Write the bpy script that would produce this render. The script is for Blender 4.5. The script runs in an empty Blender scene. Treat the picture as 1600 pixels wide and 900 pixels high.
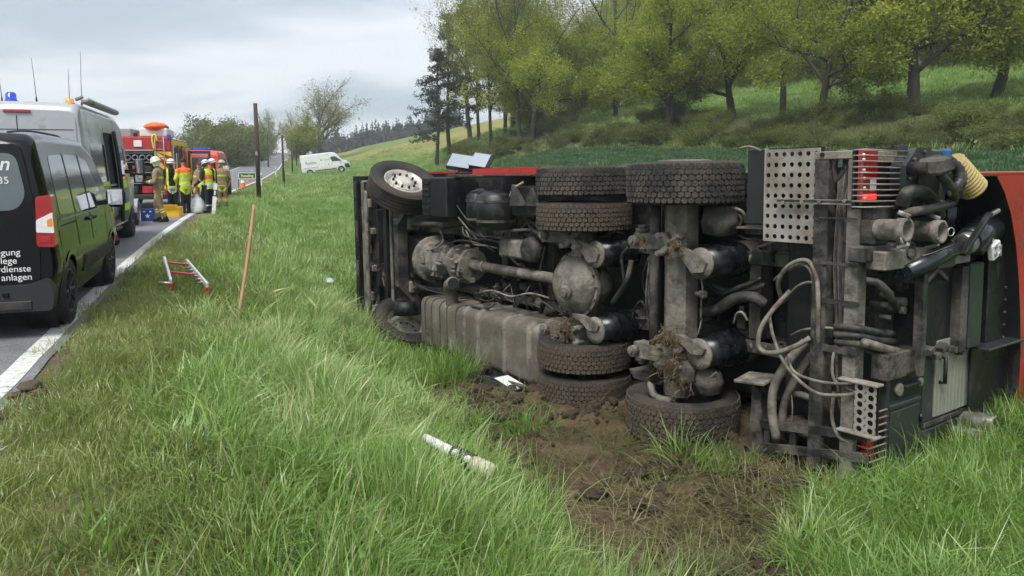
import bpy, bmesh, math, random
import numpy as np
from mathutils import Vector, Matrix

scene = bpy.context.scene
R = math.radians

# ------------------------------------------------------------------ camera
FPX = 1209.0                      # focal length in pixels of a 1600 px wide picture
PITCH = R(7.0)
EYE = 1.65
HORIZON_V = 255.0
CYP = HORIZON_V + FPX * math.tan(PITCH)
cam_data = bpy.data.cameras.new('camera')
cam_data.sensor_width = 36.0
cam_data.lens = FPX / 1600.0 * 36.0
cam_data.shift_y = -(450.0 - CYP) / 1600.0
cam_data.clip_start = 0.05
cam_data.clip_end = 4000.0
cam = bpy.data.objects.new('camera', cam_data)
cam.location = (0, 0, EYE)
cam.rotation_euler = (R(90) - PITCH, 0, 0)
scene.collection.objects.link(cam)
scene.camera = cam

# ------------------------------------------------------------------ overcast sky
SUN_ELEV, SUN_AZ = 58.0, 205.0      # azimuth measured clockwise from +Y (the view direction)
world = bpy.data.worlds.new('World')
scene.world = world
world.use_nodes = True
wn, wl = world.node_tree.nodes, world.node_tree.links
wn.clear()
w_out = wn.new('ShaderNodeOutputWorld')
w_bg = wn.new('ShaderNodeBackground'); w_bg.inputs['Strength'].default_value = 0.1
w_sky = wn.new('ShaderNodeTexSky'); w_sky.sky_type = 'NISHITA'; w_sky.sun_disc = False
w_sky.sun_elevation = R(SUN_ELEV); w_sky.sun_rotation = R(SUN_AZ)
w_tc = wn.new('ShaderNodeTexCoord')
w_sep = wn.new('ShaderNodeSeparateXYZ')
wl.new(w_tc.outputs['Generated'], w_sep.inputs[0])
w_add = wn.new('ShaderNodeMath'); w_add.operation = 'ADD'; w_add.inputs[1].default_value = 0.22
w_abs = wn.new('ShaderNodeMath'); w_abs.operation = 'ABSOLUTE'
wl.new(w_sep.outputs['Z'], w_abs.inputs[0]); wl.new(w_abs.outputs[0], w_add.inputs[0])
w_div = wn.new('ShaderNodeVectorMath'); w_div.operation = 'DIVIDE'
w_comb = wn.new('ShaderNodeCombineXYZ')
for k in range(3): wl.new(w_add.outputs[0], w_comb.inputs[k])
wl.new(w_tc.outputs['Generated'], w_div.inputs[0]); wl.new(w_comb.outputs[0], w_div.inputs[1])
w_map = wn.new('ShaderNodeMapping'); w_map.inputs['Location'].default_value = (3.1, 0.7, 0.0)
w_map.inputs['Scale'].default_value = (0.8, 1.2, 0.0)
wl.new(w_div.outputs[0], w_map.inputs[0])
w_n1 = wn.new('ShaderNodeTexNoise'); w_n1.inputs['Scale'].default_value = 1.15
w_n1.inputs['Detail'].default_value = 6.0; w_n1.inputs['Roughness'].default_value = 0.5; w_n1.inputs['Distortion'].default_value = 0.35
wl.new(w_map.outputs[0], w_n1.inputs['Vector'])
w_ramp = wn.new('ShaderNodeValToRGB')
w_ramp.color_ramp.elements[0].position = 0.38; w_ramp.color_ramp.elements[0].color = (0.305, 0.36, 0.40, 1)
w_ramp.color_ramp.elements[1].position = 0.62; w_ramp.color_ramp.elements[1].color = (0.57, 0.595, 0.63, 1)
w_ramp.color_ramp.interpolation = 'EASE'
wl.new(w_n1.outputs['Fac'], w_ramp.inputs[0])
w_scale = wn.new('ShaderNodeVectorMath'); w_scale.operation = 'SCALE'; w_scale.inputs['Scale'].default_value = 7.6
wl.new(w_ramp.outputs['Color'], w_scale.inputs[0])
w_mix = wn.new('ShaderNodeMix'); w_mix.data_type = 'RGBA'; w_mix.inputs['Factor'].default_value = 0.92
wl.new(w_sky.outputs['Color'], w_mix.inputs['A']); wl.new(w_scale.outputs[0], w_mix.inputs['B'])
wl.new(w_mix.outputs['Result'], w_bg.inputs['Color'])
wl.new(w_bg.outputs[0], w_out.inputs['Surface'])

# ------------------------------------------------------------------ sun behind the cloud
sun_data = bpy.data.lights.new('sun', 'SUN')
sun_data.energy = 1.5
sun_data.angle = R(28.0)
sun_data.color = (1.0, 0.97, 0.92)
sun = bpy.data.objects.new('sun', sun_data)
_az, _el = R(SUN_AZ), R(SUN_ELEV)
_dir = Vector((math.sin(_az) * math.cos(_el), math.cos(_az) * math.cos(_el), math.sin(_el)))
sun.rotation_euler = _dir.to_track_quat('Z', 'Y').to_euler()
sun.location = _dir * 60
scene.collection.objects.link(sun)

# ------------------------------------------------------------------ exposure
vs = scene.view_settings
scene.display_settings.display_device = 'sRGB'
vs.view_transform = 'Standard'
vs.look = 'None'
vs.gamma = 1.0
vs.use_curve_mapping = False
vs.exposure = 1.32
scene.cycles.max_bounces = 5
scene.cycles.diffuse_bounces = 2
scene.cycles.glossy_bounces = 2
scene.cycles.transmission_bounces = 4
scene.cycles.transparent_max_bounces = 8
scene.cycles.use_denoising = True
scene.cycles.use_adaptive_sampling = True
scene.cycles.adaptive_threshold = 0.03
scene.cycles.caustics_reflective = False
scene.cycles.caustics_refractive = False

# ================================================================== helpers
COL = scene.collection

def link(o):
    COL.objects.link(o)
    return o

def tag(o, label=None, cat=None, group=None, kind=None):
    if label: o['label'] = label
    if cat: o['category'] = cat
    if group: o['group'] = group
    if kind: o['kind'] = kind
    return o

def empty(name, loc=(0, 0, 0), rz=0.0, label=None, cat=None, group=None, parent=None):
    o = bpy.data.objects.new(name, None)
    o.empty_display_size = 0.2
    o.location = loc
    o.rotation_euler = (0, 0, rz)
    if parent: o.parent = parent
    link(o)
    return tag(o, label, cat, group)

def copy_tree(o, parent=None):
    c = o.copy()
    link(c)
    c.parent = parent
    for ch in o.children:
        copy_tree(ch, c)
    return c

class MB:
    """collects shapes into one mesh"""
    def __init__(self):
        self.v, self.f, self.sm, self.mi = [], [], [], []
    def add(self, vs, fs, smooth=False, mi=0):
        b = len(self.v)
        self.v.extend([tuple(p) for p in vs])
        for f in fs:
            self.f.append([b + i for i in f]); self.sm.append(smooth); self.mi.append(mi)
        return self
    def box(self, c, s, rot=None, bev=0.0, mi=0):
        hx, hy, hz = s[0] / 2, s[1] / 2, s[2] / 2
        h = (hx, hy, hz)
        b = min(bev, hx * .9, hy * .9, hz * .9)
        vs, fs = [], []
        if b <= 0:
            for sx in (-1, 1):
                for sy in (-1, 1):
                    for sz in (-1, 1): vs.append(Vector((sx * hx, sy * hy, sz * hz)))
            fs = [(0, 1, 3, 2), (4, 6, 7, 5), (0, 4, 5, 1), (2, 3, 7, 6), (0, 2, 6, 4), (1, 5, 7, 3)]
        else:
            idx = {}
            for sx in (-1, 1):
                for sy in (-1, 1):
                    for sz in (-1, 1):
                        sg = (sx, sy, sz)
                        for a in range(3):
                            idx[sg + (a,)] = len(vs)
                            vs.append(Vector([sg[k] * (h[k] if k == a else h[k] - b) for k in range(3)]))
                        fs.append((idx[sg + (0,)], idx[sg + (1,)], idx[sg + (2,)]))
            for a in range(3):
                o1, o2 = (a + 1) % 3, (a + 2) % 3
                for sa in (-1, 1):
                    q = []
                    for s1, s2 in ((-1, -1), (1, -1), (1, 1), (-1, 1)):
                        sg = [0, 0, 0]; sg[a] = sa; sg[o1] = s1; sg[o2] = s2
                        q.append(idx[tuple(sg) + (a,)])
                    fs.append(q)
                for s1 in (-1, 1):
                    for s2 in (-1, 1):
                        sg0 = [0, 0, 0]; sg0[a] = -1; sg0[o1] = s1; sg0[o2] = s2
                        sg1 = list(sg0); sg1[a] = 1
                        fs.append((idx[tuple(sg0) + (o1,)], idx[tuple(sg1) + (o1,)], idx[tuple(sg1) + (o2,)], idx[tuple(sg0) + (o2,)]))
        M = rot.to_matrix() if rot is not None and hasattr(rot, 'to_matrix') else rot
        c = Vector(c)
        vs = [(M @ p if M is not None else p) + c for p in vs]
        return self.add(vs, fs, False, mi)
    def bx(self, x0, x1, y0, y1, z0, z1, bev=0.0, mi=0):
        return self.box(((x0 + x1) / 2, (y0 + y1) / 2, (z0 + z1) / 2), (abs(x1 - x0), abs(y1 - y0), abs(z1 - z0)), None, bev, mi)
    def beam(self, p0, p1, w, h, up=(0, 0, 1), bev=0.0, mi=0):
        p0, p1 = Vector(p0), Vector(p1)
        d = p1 - p0
        L = d.length
        x = d.normalized()
        u = Vector(up)
        y = u.cross(x)
        if y.length < 1e-4: y = Vector((0, 1, 0)).cross(x)
        y.normalize()
        z = x.cross(y)
        M = Matrix((x, y, z)).transposed()
        return self.box((p0 + p1) / 2, (L, w, h), M, bev, mi)
    @staticmethod
    def frame(d):
        d = d.normalized()
        a = Vector((0, 0, 1)) if abs(d.z) < .9 else Vector((1, 0, 0))
        x = a.cross(d).normalized()
        return x, d.cross(x)
    def lathe(self, p0, axis, prof, n=24, smooth=True, caps=True, mi=0, a0=0.0, a1=2 * math.pi):
        p0, axis = Vector(p0), Vector(axis).normalized()
        x, y = MB.frame(axis)
        full = abs(a1 - a0 - 2 * math.pi) < 1e-6
        m = n if full else n + 1
        vs, fs = [], []
        for (t, r) in prof:
            for k in range(m):
                a = a0 + (a1 - a0) * k / n
                vs.append(p0 + axis * t + x * (math.cos(a) * r) + y * (math.sin(a) * r))
        for i in range(len(prof) - 1):
            for k in range(n):
                k2 = (k + 1) % m
                fs.append((i * m + k, i * m + k2, (i + 1) * m + k2, (i + 1) * m + k))
        self.add(vs, fs, smooth, mi)
        if caps and full:
            for i in (0, len(prof) - 1):
                if prof[i][1] > 1e-4:
                    b = len(self.v)
                    self.v.extend([tuple(p) for p in vs[i * m:(i + 1) * m]])
                    self.f.append(list(range(b, b + m))); self.sm.append(False); self.mi.append(mi)
        return self
    def cyl(self, p0, p1, r0, r1=None, n=16, caps=True, smooth=True, mi=0):
        p0, p1 = Vector(p0), Vector(p1)
        return self.lathe(p0, p1 - p0, [(0, r0), ((p1 - p0).length, r0 if r1 is None else r1)], n, smooth, caps, mi)
    def tube(self, pts, r, n=8, sub=4, smooth=True, mi=0, rib=None):
        """round hose through the points (Catmull-Rom)"""
        P = [Vector(p) for p in pts]
        if sub > 1 and len(P) > 2:
            Q = []
            E = [P[0] * 2 - P[1]] + P + [P[-1] * 2 - P[-2]]
            for i in range(1, len(E) - 2):
                a, b, c, d = E[i - 1], E[i], E[i + 1], E[i + 2]
                for k in range(sub):
                    t = k / sub
                    Q.append(.5 * ((2 * b) + (c - a) * t + (2 * a - 5 * b + 4 * c - d) * t * t + (3 * b - a - 3 * c + d) * t ** 3))
            Q.append(P[-1]); P = Q
        vs, fs = [], []
        x = None
        for i, p in enumerate(P):
            t = (P[min(i + 1, len(P) - 1)] - P[max(i - 1, 0)])
            if t.length < 1e-6: t = Vector((0, 0, 1))
            t.normalize()
            if x is None: x, y = MB.frame(t)
            else:
                x = (x - t * x.dot(t))
                x = x.normalized() if x.length > 1e-5 else MB.frame(t)[0]
                y = t.cross(x)
            rr = r[min(int(i / max(1, len(P) - 1) * (len(r) - 1) + .5), len(r) - 1)] if isinstance(r, (list, tuple)) else r
            if rib: rr = rr * (1 + rib * (i % 2))
            for k in range(n):
                a = 2 * math.pi * k / n
                vs.append(p + x * (math.cos(a) * rr) + y * (math.sin(a) * rr))
        for i in range(len(P) - 1):
            for k in range(n):
                k2 = (k + 1) % n
                fs.append((i * n + k, i * n + k2, (i + 1) * n + k2, (i + 1) * n + k))
        fs.append(tuple(range(n))); fs.append(tuple(range((len(P) - 1) * n, len(P) * n)))
        return self.add(vs, fs, smooth, mi)
    def prism(self, poly, o, ux, uy, ext, mi=0, smooth=False):
        o, ux, uy, ext = Vector(o), Vector(ux), Vector(uy), Vector(ext)
        a = [o + ux * p[0] + uy * p[1] for p in poly]
        b = [p + ext for p in a]
        n = len(a)
        fs = [tuple(range(n)), tuple(range(2 * n - 1, n - 1, -1))] + [(i, (i + 1) % n, n + (i + 1) % n, n + i) for i in range(n)]
        return self.add(a + b, fs, smooth, mi)
    def blob(self, c, r, n=10, m=7, jit=0.0, seed=0, mi=0, rot=None):
        rnd = random.Random(seed)
        r = (r, r, r) if isinstance(r, (int, float)) else r
        vs, fs = [], []
        for i in range(m + 1):
            th = math.pi * i / m
            for k in range(n):
                a = 2 * math.pi * k / n
                j = 1 + rnd.uniform(-jit, jit)
                p = Vector((math.sin(th) * math.cos(a) * r[0] * j, math.sin(th) * math.sin(a) * r[1] * j, math.cos(th) * r[2] * j))
                if rot is not None: p = rot @ p
                vs.append(p + Vector(c))
        for i in range(m):
            for k in range(n):
                k2 = (k + 1) % n
                fs.append((i * n + k, i * n + k2, (i + 1) * n + k2, (i + 1) * n + k))
        return self.add(vs, fs, True, mi)
    def mesh(self, name, mats):
        me = bpy.data.meshes.new(name)
        me.from_pydata(self.v, [], self.f)
        for m in (mats if isinstance(mats, (list, tuple)) else [mats]): me.materials.append(m)
        me.polygons.foreach_set('use_smooth', self.sm)
        me.polygons.foreach_set('material_index', self.mi)
        bm = bmesh.new(); bm.from_mesh(me)
        bmesh.ops.remove_doubles(bm, verts=bm.verts, dist=1e-5)
        bmesh.ops.recalc_face_normals(bm, faces=bm.faces)
        bm.to_mesh(me); bm.free()
        me.update()
        return me
    def build(self, name, mats, parent=None, label=None, cat=None, group=None, kind=None, loc=None):
        o = bpy.data.objects.new(name, self.mesh(name, mats))
        if parent: o.parent = parent
        if loc: o.location = loc
        link(o)
        return tag(o, label, cat, group, kind)

def np_mesh(name, verts, faces, mat, smooth=False):
    """fast mesh from numpy arrays; faces (n,3) or (n,4)"""
    me = bpy.data.meshes.new(name)
    nv, (nf, k) = len(verts), faces.shape
    me.vertices.add(nv); me.vertices.foreach_set('co', np.ascontiguousarray(verts, dtype=np.float32).ravel())
    me.loops.add(nf * k); me.loops.foreach_set('vertex_index', np.ascontiguousarray(faces, dtype=np.int32).ravel())
    me.polygons.add(nf)
    me.polygons.foreach_set('loop_start', np.arange(0, nf * k, k, dtype=np.int32))
    me.polygons.foreach_set('use_smooth', np.full(nf, smooth))
    if mat is not None: me.materials.append(mat)
    me.update(calc_edges=True); me.validate()
    return me

def vcol(me, name, rgb):
    a = me.color_attributes.new(name, 'FLOAT_COLOR', 'POINT')
    buf = np.ones((len(me.vertices), 4), dtype=np.float32); buf[:, :3] = rgb
    a.data.foreach_set('color', buf.ravel())

# ---- numpy value noise
def _hash(ix, iy, seed):
    h = (ix.astype(np.int64) * 374761393 + iy.astype(np.int64) * 668265263 + seed * 974634777) & 0xffffffff
    h = ((h ^ (h >> 13)) * 1274126177) & 0xffffffff
    return ((h ^ (h >> 16)) & 0xffff) / 65535.0
def vnoise(x, y, seed=0):
    x, y = np.asarray(x, float), np.asarray(y, float)
    ix, iy = np.floor(x), np.floor(y)
    fx, fy = x - ix, y - iy
    fx, fy = fx * fx * (3 - 2 * fx), fy * fy * (3 - 2 * fy)
    a, b = _hash(ix, iy, seed), _hash(ix + 1, iy, seed)
    c, d = _hash(ix, iy + 1, seed), _hash(ix + 1, iy + 1, seed)
    return (a * (1 - fx) + b * fx) * (1 - fy) + (c * (1 - fx) + d * fx) * fy
def fbm(x, y, seed=0, oct=4):
    s, a, t = 0, .5, 0
    for k in range(oct):
        s = s + a * vnoise(x * 2 ** k, y * 2 ** k, seed + k * 17); t += a; a *= .5
    return s / t
def sstep(a, b, x):
    t = np.clip((np.asarray(x, float) - a) / (b - a), 0, 1)
    return t * t * (3 - 2 * t)

# ---- materials
def new_mat(name):
    m = bpy.data.materials.new(name); m.use_nodes = True
    nt = m.node_tree; nt.nodes.clear()
    out = nt.nodes.new('ShaderNodeOutputMaterial')
    return m, nt.nodes, nt.links, out

def mat(name, col, rough=.6, metal=0.0, var=.18, scale=6.0, dirt=0.0, dirtcol=(.17, .135, .095), dscale=3.0,
        bump=0.0, bscale=40.0, coat=0.0, spec=.5, emit=None, estr=0.0, wrough=.12, trans=0.0):
    m, N, L, out = new_mat(name)
    p = N.new('ShaderNodeBsdfPrincipled')
    tc = N.new('ShaderNodeTexCoord')
    oi = N.new('ShaderNodeObjectInfo')
    va = N.new('ShaderNodeVectorMath'); va.operation = 'ADD'
    vm = N.new('ShaderNodeVectorMath'); vm.operation = 'SCALE'; vm.inputs['Scale'].default_value = 37.0
    cx = N.new('ShaderNodeCombineXYZ')
    for k in range(3): L.new(oi.outputs['Random'], cx.inputs[k])
    L.new(cx.outputs[0], vm.inputs[0]); L.new(tc.outputs['Object'], va.inputs[0]); L.new(vm.outputs[0], va.inputs[1])
    vec = va.outputs[0]
    n1 = N.new('ShaderNodeTexNoise'); n1.inputs['Scale'].default_value = scale; n1.inputs['Detail'].default_value = 5
    n1.inputs['Roughness'].default_value = .6
    L.new(vec, n1.inputs['Vector'])
    mr = N.new('ShaderNodeMapRange'); mr.inputs['From Min'].default_value = .3; mr.inputs['From Max'].default_value = .7
    mr.inputs['To Min'].default_value = 1 - var; mr.inputs['To Max'].default_value = 1 + var
    L.new(n1.outputs['Fac'], mr.inputs['Value'])
    sc = N.new('ShaderNodeVectorMath'); sc.operation = 'SCALE'; sc.inputs[0].default_value = col[:3]
    L.new(mr.outputs[0], sc.inputs['Scale'])
    color = sc.outputs[0]
    rr = N.new('ShaderNodeMapRange'); rr.inputs['From Min'].default_value = .3; rr.inputs['From Max'].default_value = .7
    rr.inputs['To Min'].default_value = max(.02, rough - wrough); rr.inputs['To Max'].default_value = min(1, rough + wrough)
    L.new(n1.outputs['Fac'], rr.inputs['Value'])
    rough_s = rr.outputs[0]
    if dirt > 0:
        n2 = N.new('ShaderNodeTexNoise'); n2.inputs['Scale'].default_value = dscale; n2.inputs['Detail'].default_value = 8
        n2.inputs['Roughness'].default_value = .65
        L.new(vec, n2.inputs['Vector'])
        m2 = N.new('ShaderNodeMapRange'); c0 = .72 - .5 * dirt
        m2.inputs['From Min'].default_value = c0 - .07; m2.inputs['From Max'].default_value = c0 + .07
        L.new(n2.outputs['Fac'], m2.inputs['Value'])
        n3 = N.new('ShaderNodeTexNoise'); n3.inputs['Scale'].default_value = 60; n3.inputs['Detail'].default_value = 3
        L.new(vec, n3.inputs['Vector'])
        m3 = N.new('ShaderNodeMapRange'); m3.inputs['From Min'].default_value = .3; m3.inputs['From Max'].default_value = .7
        m3.inputs['To Min'].default_value = .75; m3.inputs['To Max'].default_value = 1.2
        L.new(n3.outputs['Fac'], m3.inputs['Value'])
        s3 = N.new('ShaderNodeVectorMath'); s3.operation = 'SCALE'; s3.inputs[0].default_value = dirtcol
        L.new(m3.outputs[0], s3.inputs['Scale'])
        mx = N.new('ShaderNodeMix'); mx.data_type = 'RGBA'
        L.new(m2.outputs[0], mx.inputs['Factor']); L.new(color, mx.inputs['A']); L.new(s3.outputs[0], mx.inputs['B'])
        color = mx.outputs['Result']
        mxr = N.new('ShaderNodeMix'); mxr.data_type = 'FLOAT'
        L.new(m2.outputs[0], mxr.inputs['Factor']); L.new(rough_s, mxr.inputs['A']); mxr.inputs['B'].default_value = .95
        rough_s = mxr.outputs['Result']
        if metal > 0:
            mm = N.new('ShaderNodeMath'); mm.operation = 'SUBTRACT'; mm.inputs[0].default_value = 1
            L.new(m2.outputs[0], mm.inputs[1])
            m4 = N.new('ShaderNodeMath'); m4.operation = 'MULTIPLY'; m4.inputs[1].default_value = metal
            L.new(mm.outputs[0], m4.inputs[0]); L.new(m4.outputs[0], p.inputs['Metallic'])
    elif metal > 0:
        p.inputs['Metallic'].default_value = metal
    L.new(color, p.inputs['Base Color']); L.new(rough_s, p.inputs['Roughness'])
    p.inputs['Specular IOR Level'].default_value = spec
    if coat > 0:
        p.inputs['Coat Weight'].default_value = coat; p.inputs['Coat Roughness'].default_value = .06
    if trans > 0: p.inputs['Transmission Weight'].default_value = trans
    if bump > 0:
        nb = N.new('ShaderNodeTexNoise'); nb.inputs['Scale'].default_value = bscale; nb.inputs['Detail'].default_value = 5
        L.new(vec, nb.inputs['Vector'])
        bp = N.new('ShaderNodeBump'); bp.inputs['Strength'].default_value = bump; bp.inputs['Distance'].default_value = .02
        L.new(nb.outputs['Fac'], bp.inputs['Height']); L.new(bp.outputs[0], p.inputs['Normal'])
    if emit:
        p.inputs['Emission Color'].default_value = emit + (1,); p.inputs['Emission Strength'].default_value = estr
    L.new(p.outputs[0], out.inputs['Surface'])
    return m

# ================================================================== terrain
_RY = np.array([-60, -20, 0, 5.6, 10.7, 17.1, 23.6, 45.8, 74.8, 110, 150, 220, 300, 420, 900], float)
_RX = np.array([16.5, 5.0, -1.75, -3.75, -5.65, -7.85, -9.95, -16.5, -24.0, -33.0, -44.0, -61.5, -80, -104, -200], float)
_RZ = np.array([0, 0, 0, 0, 0, 0, 0, 0, .1, .75, 1.9, 4.5, 4.9, 3.5, 0], float)
_yy = np.linspace(-60, 900, 4000)
def _smooth(a, w):
    k = np.hanning(w); k /= k.sum()
    return np.convolve(np.pad(a, w // 2, mode='edge'), k, 'valid')[:len(a)]
_xx = _smooth(np.interp(_yy, _RY, _RX), 41)
_zz = _smooth(np.interp(_yy, _RY, _RZ), 121)
def road_x(y): return np.interp(y, _yy, _xx)
def road_z(y): return np.interp(y, _yy, _zz)
ROAD_W = 6.2
def road_q(x, y): return (np.asarray(x, float) - road_x(y)) * .947       # metres to the right of the edge

LA, LB = np.array([24., 26.]), np.array([-8., 80.])
_ld = (LB - LA) / np.linalg.norm(LB - LA); _ln = np.array([_ld[1], -_ld[0]])
def hedge_r(x, y): return (np.asarray(x, float) - LA[0]) * _ln[0] + (np.asarray(y, float) - LA[1]) * _ln[1]

def zt(x, y):
    x, y = np.asarray(x, float), np.asarray(y, float)
    q = road_q(x, y); zr = road_z(y)
    far = sstep(16, 70, y)
    verge_n = np.interp(q, [-200, -40, -9, -6.8, -6.2, -6.1, -.3, .05, .2, .45, 1.4, 2.0, 2.6, 3.2, 3.8, 400],
                           [-.6, -.6, -.5, -.15, -.05, -.06, -.06, -.015, .006, .0, -.09, -.26, -.52, -.78, -.87, -.87])
    verge_f = np.interp(q, [-200, -40, -9, -6.8, -6.2, -6.1, -.3, .05, .2, .45, 1.2, 2.2, 3.0, 4.0, 6.0, 400],
                           [3, 3, .2, -.1, -.05, -.06, -.06, -.015, .006, .0, -.18, -.65, -.65, -.22, -.12, -.12])
    z = zr + verge_n * (1 - far) + verge_f * far
    r = hedge_r(x, y)
    h1 = np.interp(r, [-60, -34, -20, -8, 0, 2, 6, 10, 30, 50, 90, 200, 600], [0, 0, .8, 2.1, 2.8, 3.2, 4.8, 5.4, 9.6, 16, 32, 58, 90])
    h1 = h1 * (1 - sstep(78, 135, y)) * sstep(3.5 + far * 9, 9 + far * 16, q)
    h2 = np.minimum(.21 * np.maximum(0, q - 9) * sstep(70, 150, y), 22 + .02 * q) * sstep(8, 20, q)
    z = z + np.maximum(h1, h2)
    off = sstep(.2, 1.0, q) + sstep(-6.6, -8, q)
    z = z + off * ((fbm(x * .9, y * .9, 3) - .5) * .16 + (fbm(x * .13, y * .13, 5) - .5) * .5 * sstep(10, 40, np.hypot(x, y)))
    # churned soil round the truck
    mud = mud_mask(x, y)
    z = z + mud * ((fbm(x * 4, y * 4, 11, 4) - .5) * .20 + (fbm(x * 12, y * 12, 12, 4) - .5) * .15)
    s_, d_ = truck_sd(x, y)
    z = z - .20 * sstep(-1.2, -4.5, s_) * sstep(-9.5, -7.5, s_) * sstep(3.0, 3.8, q) * sstep(6, 3.5, d_)
    # soil clods on the shoulder and two scrapes in the verge
    for cx, cy, rr, hh in ((-3.42, 5.38, .16, .05), (-3.35, 5.05, .13, .03), (-1.15, 4.05, .16, -.06), (-1.02, 4.75, .12, -.04)):
        g = np.exp(-(((x - cx) ** 2 + (y - cy) ** 2) / rr ** 2))
        z = z + g * hh * (.5 + fbm(x * 14, y * 14, 21))
    return z

TO = np.array([1.165, 6.71]); TAX = np.array([.585, -.811]); TAY = np.array([.811, .585])
def truck_sd(x, y):
    dx, dy = np.asarray(x, float) - TO[0], np.asarray(y, float) - TO[1]
    return dx * TAX[0] + dy * TAX[1], dx * TAY[0] + dy * TAY[1]
def mud_mask(x, y):
    s, d = truck_sd(x, y)
    q = road_q(x, y)
    wob = (fbm(x * 1.1, y * 1.1, 31) - .5) * 1.2
    m = sstep(3.25, 3.6, q + wob * .3) * sstep(-3.6, -2.6, s + wob * .5) * sstep(3.2, 2.4, d)
    # to the right the field grass is still standing
    edge = x - (1.85 + .42 * (y - 4.4)) + wob * .5
    m = m * (1 - sstep(-.25, .35, edge) * sstep(.55, 1.0, s - .25 * wob))
    return m

def ground_z(x, y): return float(zt(np.array([x]), np.array([y]))[0])

def _axis(lo, hi, c, fine, grow):
    out = [c]; st = fine
    while out[-1] < hi:
        out.append(out[-1] + st); st = fine + grow * max(0, abs(out[-1] - c) - 7)
    o2 = [c]; st = fine
    while o2[-1] > lo:
        o2.append(o2[-1] - st); st = fine + grow * max(0, abs(o2[-1] - c) - 7)
    return np.array(o2[::-1][:-1] + out)
gx = _axis(-900, 900, -1.0, .085, .026)
gy = _axis(-25, 1500, 6.0, .085, .022)
GX, GY = np.meshgrid(gx, gy)
GZ = zt(GX, GY)
nx, ny = len(gx), len(gy)
gv = np.stack([GX.ravel(), GY.ravel(), GZ.ravel()], 1)
ii = np.arange(nx * ny).reshape(ny, nx)
gf = np.stack([ii[:-1, :-1].ravel(), ii[:-1, 1:].ravel(), ii[1:, 1:].ravel(), ii[1:, :-1].ravel()], 1)

def ground_colour(x, y):
    q = road_q(x, y); r = hedge_r(x, y)
    n1, n2, n3 = fbm(x * .6, y * .6, 41), fbm(x * .09, y * .09, 42), fbm(x * 3, y * 3, 43)
    green = np.array([.060, .066, .024]); short = np.array([.160, .155, .062]); soil = np.array([.110, .076, .047])
    shoulder = np.array([.135, .105, .072]); crop = np.array([.034, .082, .026]); mead = np.array([.135, .20, .048])
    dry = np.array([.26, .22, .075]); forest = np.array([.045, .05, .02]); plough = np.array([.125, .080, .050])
    def mix(c, t, w): return c * (1 - w[..., None]) + t * w[..., None]
    c = np.broadcast_to(green, x.shape + (3,)).copy()
    c = mix(c, short, sstep(1.7, .7, q + (n1 - .5)) * (q > -.2))
    c = mix(c, soil * 1.6, sstep(.55, .66, n3) * sstep(1.9, .6, q) * (q > -.2) * .3)
    c = mix(c, shoulder, sstep(.50, .22, q + (n3 - .5) * .5) * sstep(40, 22, y))
    nearf = sstep(-42, -34, r) * sstep(6, 10, q)
    c = mix(c, crop, nearf * sstep(3.0, 4.0, truck_sd(x, y)[1]) * (1 - sstep(-1, 1.5, r + n1)))
    bank = sstep(-1, 1.5, r + n1) * (1 - sstep(80, 110, y))
    c = mix(c, np.array([.075, .075, .032]), bank * (1 - sstep(8, 11, r)))
    c = mix(c, mead * .9, bank * sstep(7, 10, r + n1 * 3) * (1 - sstep(36, 42, r)))
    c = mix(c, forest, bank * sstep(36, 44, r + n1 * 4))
    c = mix(c, mead * .8, sstep(16, 40, y) * (q > .5) * (1 - nearf))
    farm = sstep(75, 95, y) * sstep(3, 6, q)
    c = mix(c, mead, farm)
    c = mix(c, dry, farm * sstep(.40, .62, fbm(x * .05 + .4, y * .03, 47)) * .75 * sstep(95, 120, y))
    pl = sstep(8.5, 9.2, q) * sstep(16.5, 15, q) * sstep(44, 47, y) * sstep(75, 66, y)
    c = mix(c, plough, pl)
    c = mix(c, soil, mud_mask(x, y) * (.55 + .45 * sstep(.35, .55, n3)))
    for cx, cy, rr in ((-3.42, 5.38, .20), (-3.35, 5.05, .18), (-1.15, 4.05, .18), (-1.02, 4.75, .14)):
        c = mix(c, soil * .9, np.exp(-(((x - cx) ** 2 + (y - cy) ** 2) / rr ** 2) ** 2) * .95)
    return c * (.8 + .4 * n1)[..., None] * (.85 + .3 * n2)[..., None]

def ground_mat():
    m, N, L, out = new_mat('ground')
    p = N.new('ShaderNodeBsdfPrincipled'); p.inputs['Roughness'].default_value = .95; p.inputs['Specular IOR Level'].default_value = .15
    at = N.new('ShaderNodeAttribute'); at.attribute_name = 'gcol'
    tc = N.new('ShaderNodeTexCoord')
    n = N.new('ShaderNodeTexNoise'); n.inputs['Scale'].default_value = 9; n.inputs['Detail'].default_value = 9; n.inputs['Roughness'].default_value = .75
    L.new(tc.outputs['Object'], n.inputs['Vector'])
    mr = N.new('ShaderNodeMapRange'); mr.inputs['From Min'].default_value = .3; mr.inputs['From Max'].default_value = .7
    mr.inputs['To Min'].default_value = .55; mr.inputs['To Max'].default_value = 1.5
    L.new(n.outputs['Fac'], mr.inputs['Value'])
    s = N.new('ShaderNodeVectorMath'); s.operation = 'SCALE'
    L.new(at.outputs['Color'], s.inputs[0]); L.new(mr.outputs[0], s.inputs['Scale'])
    L.new(s.outputs[0], p.inputs['Base Color'])
    b = N.new('ShaderNodeBump'); b.inputs['Strength'].default_value = .8; b.inputs['Distance'].default_value = .05
    L.new(n.outputs['Fac'], b.inputs['Height']); L.new(b.outputs[0], p.inputs['Normal'])
    L.new(p.outputs[0], out.inputs['Surface'])
    return m
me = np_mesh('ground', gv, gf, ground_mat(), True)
vcol(me, 'gcol', ground_colour(GX, GY).reshape(-1, 3))
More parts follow.
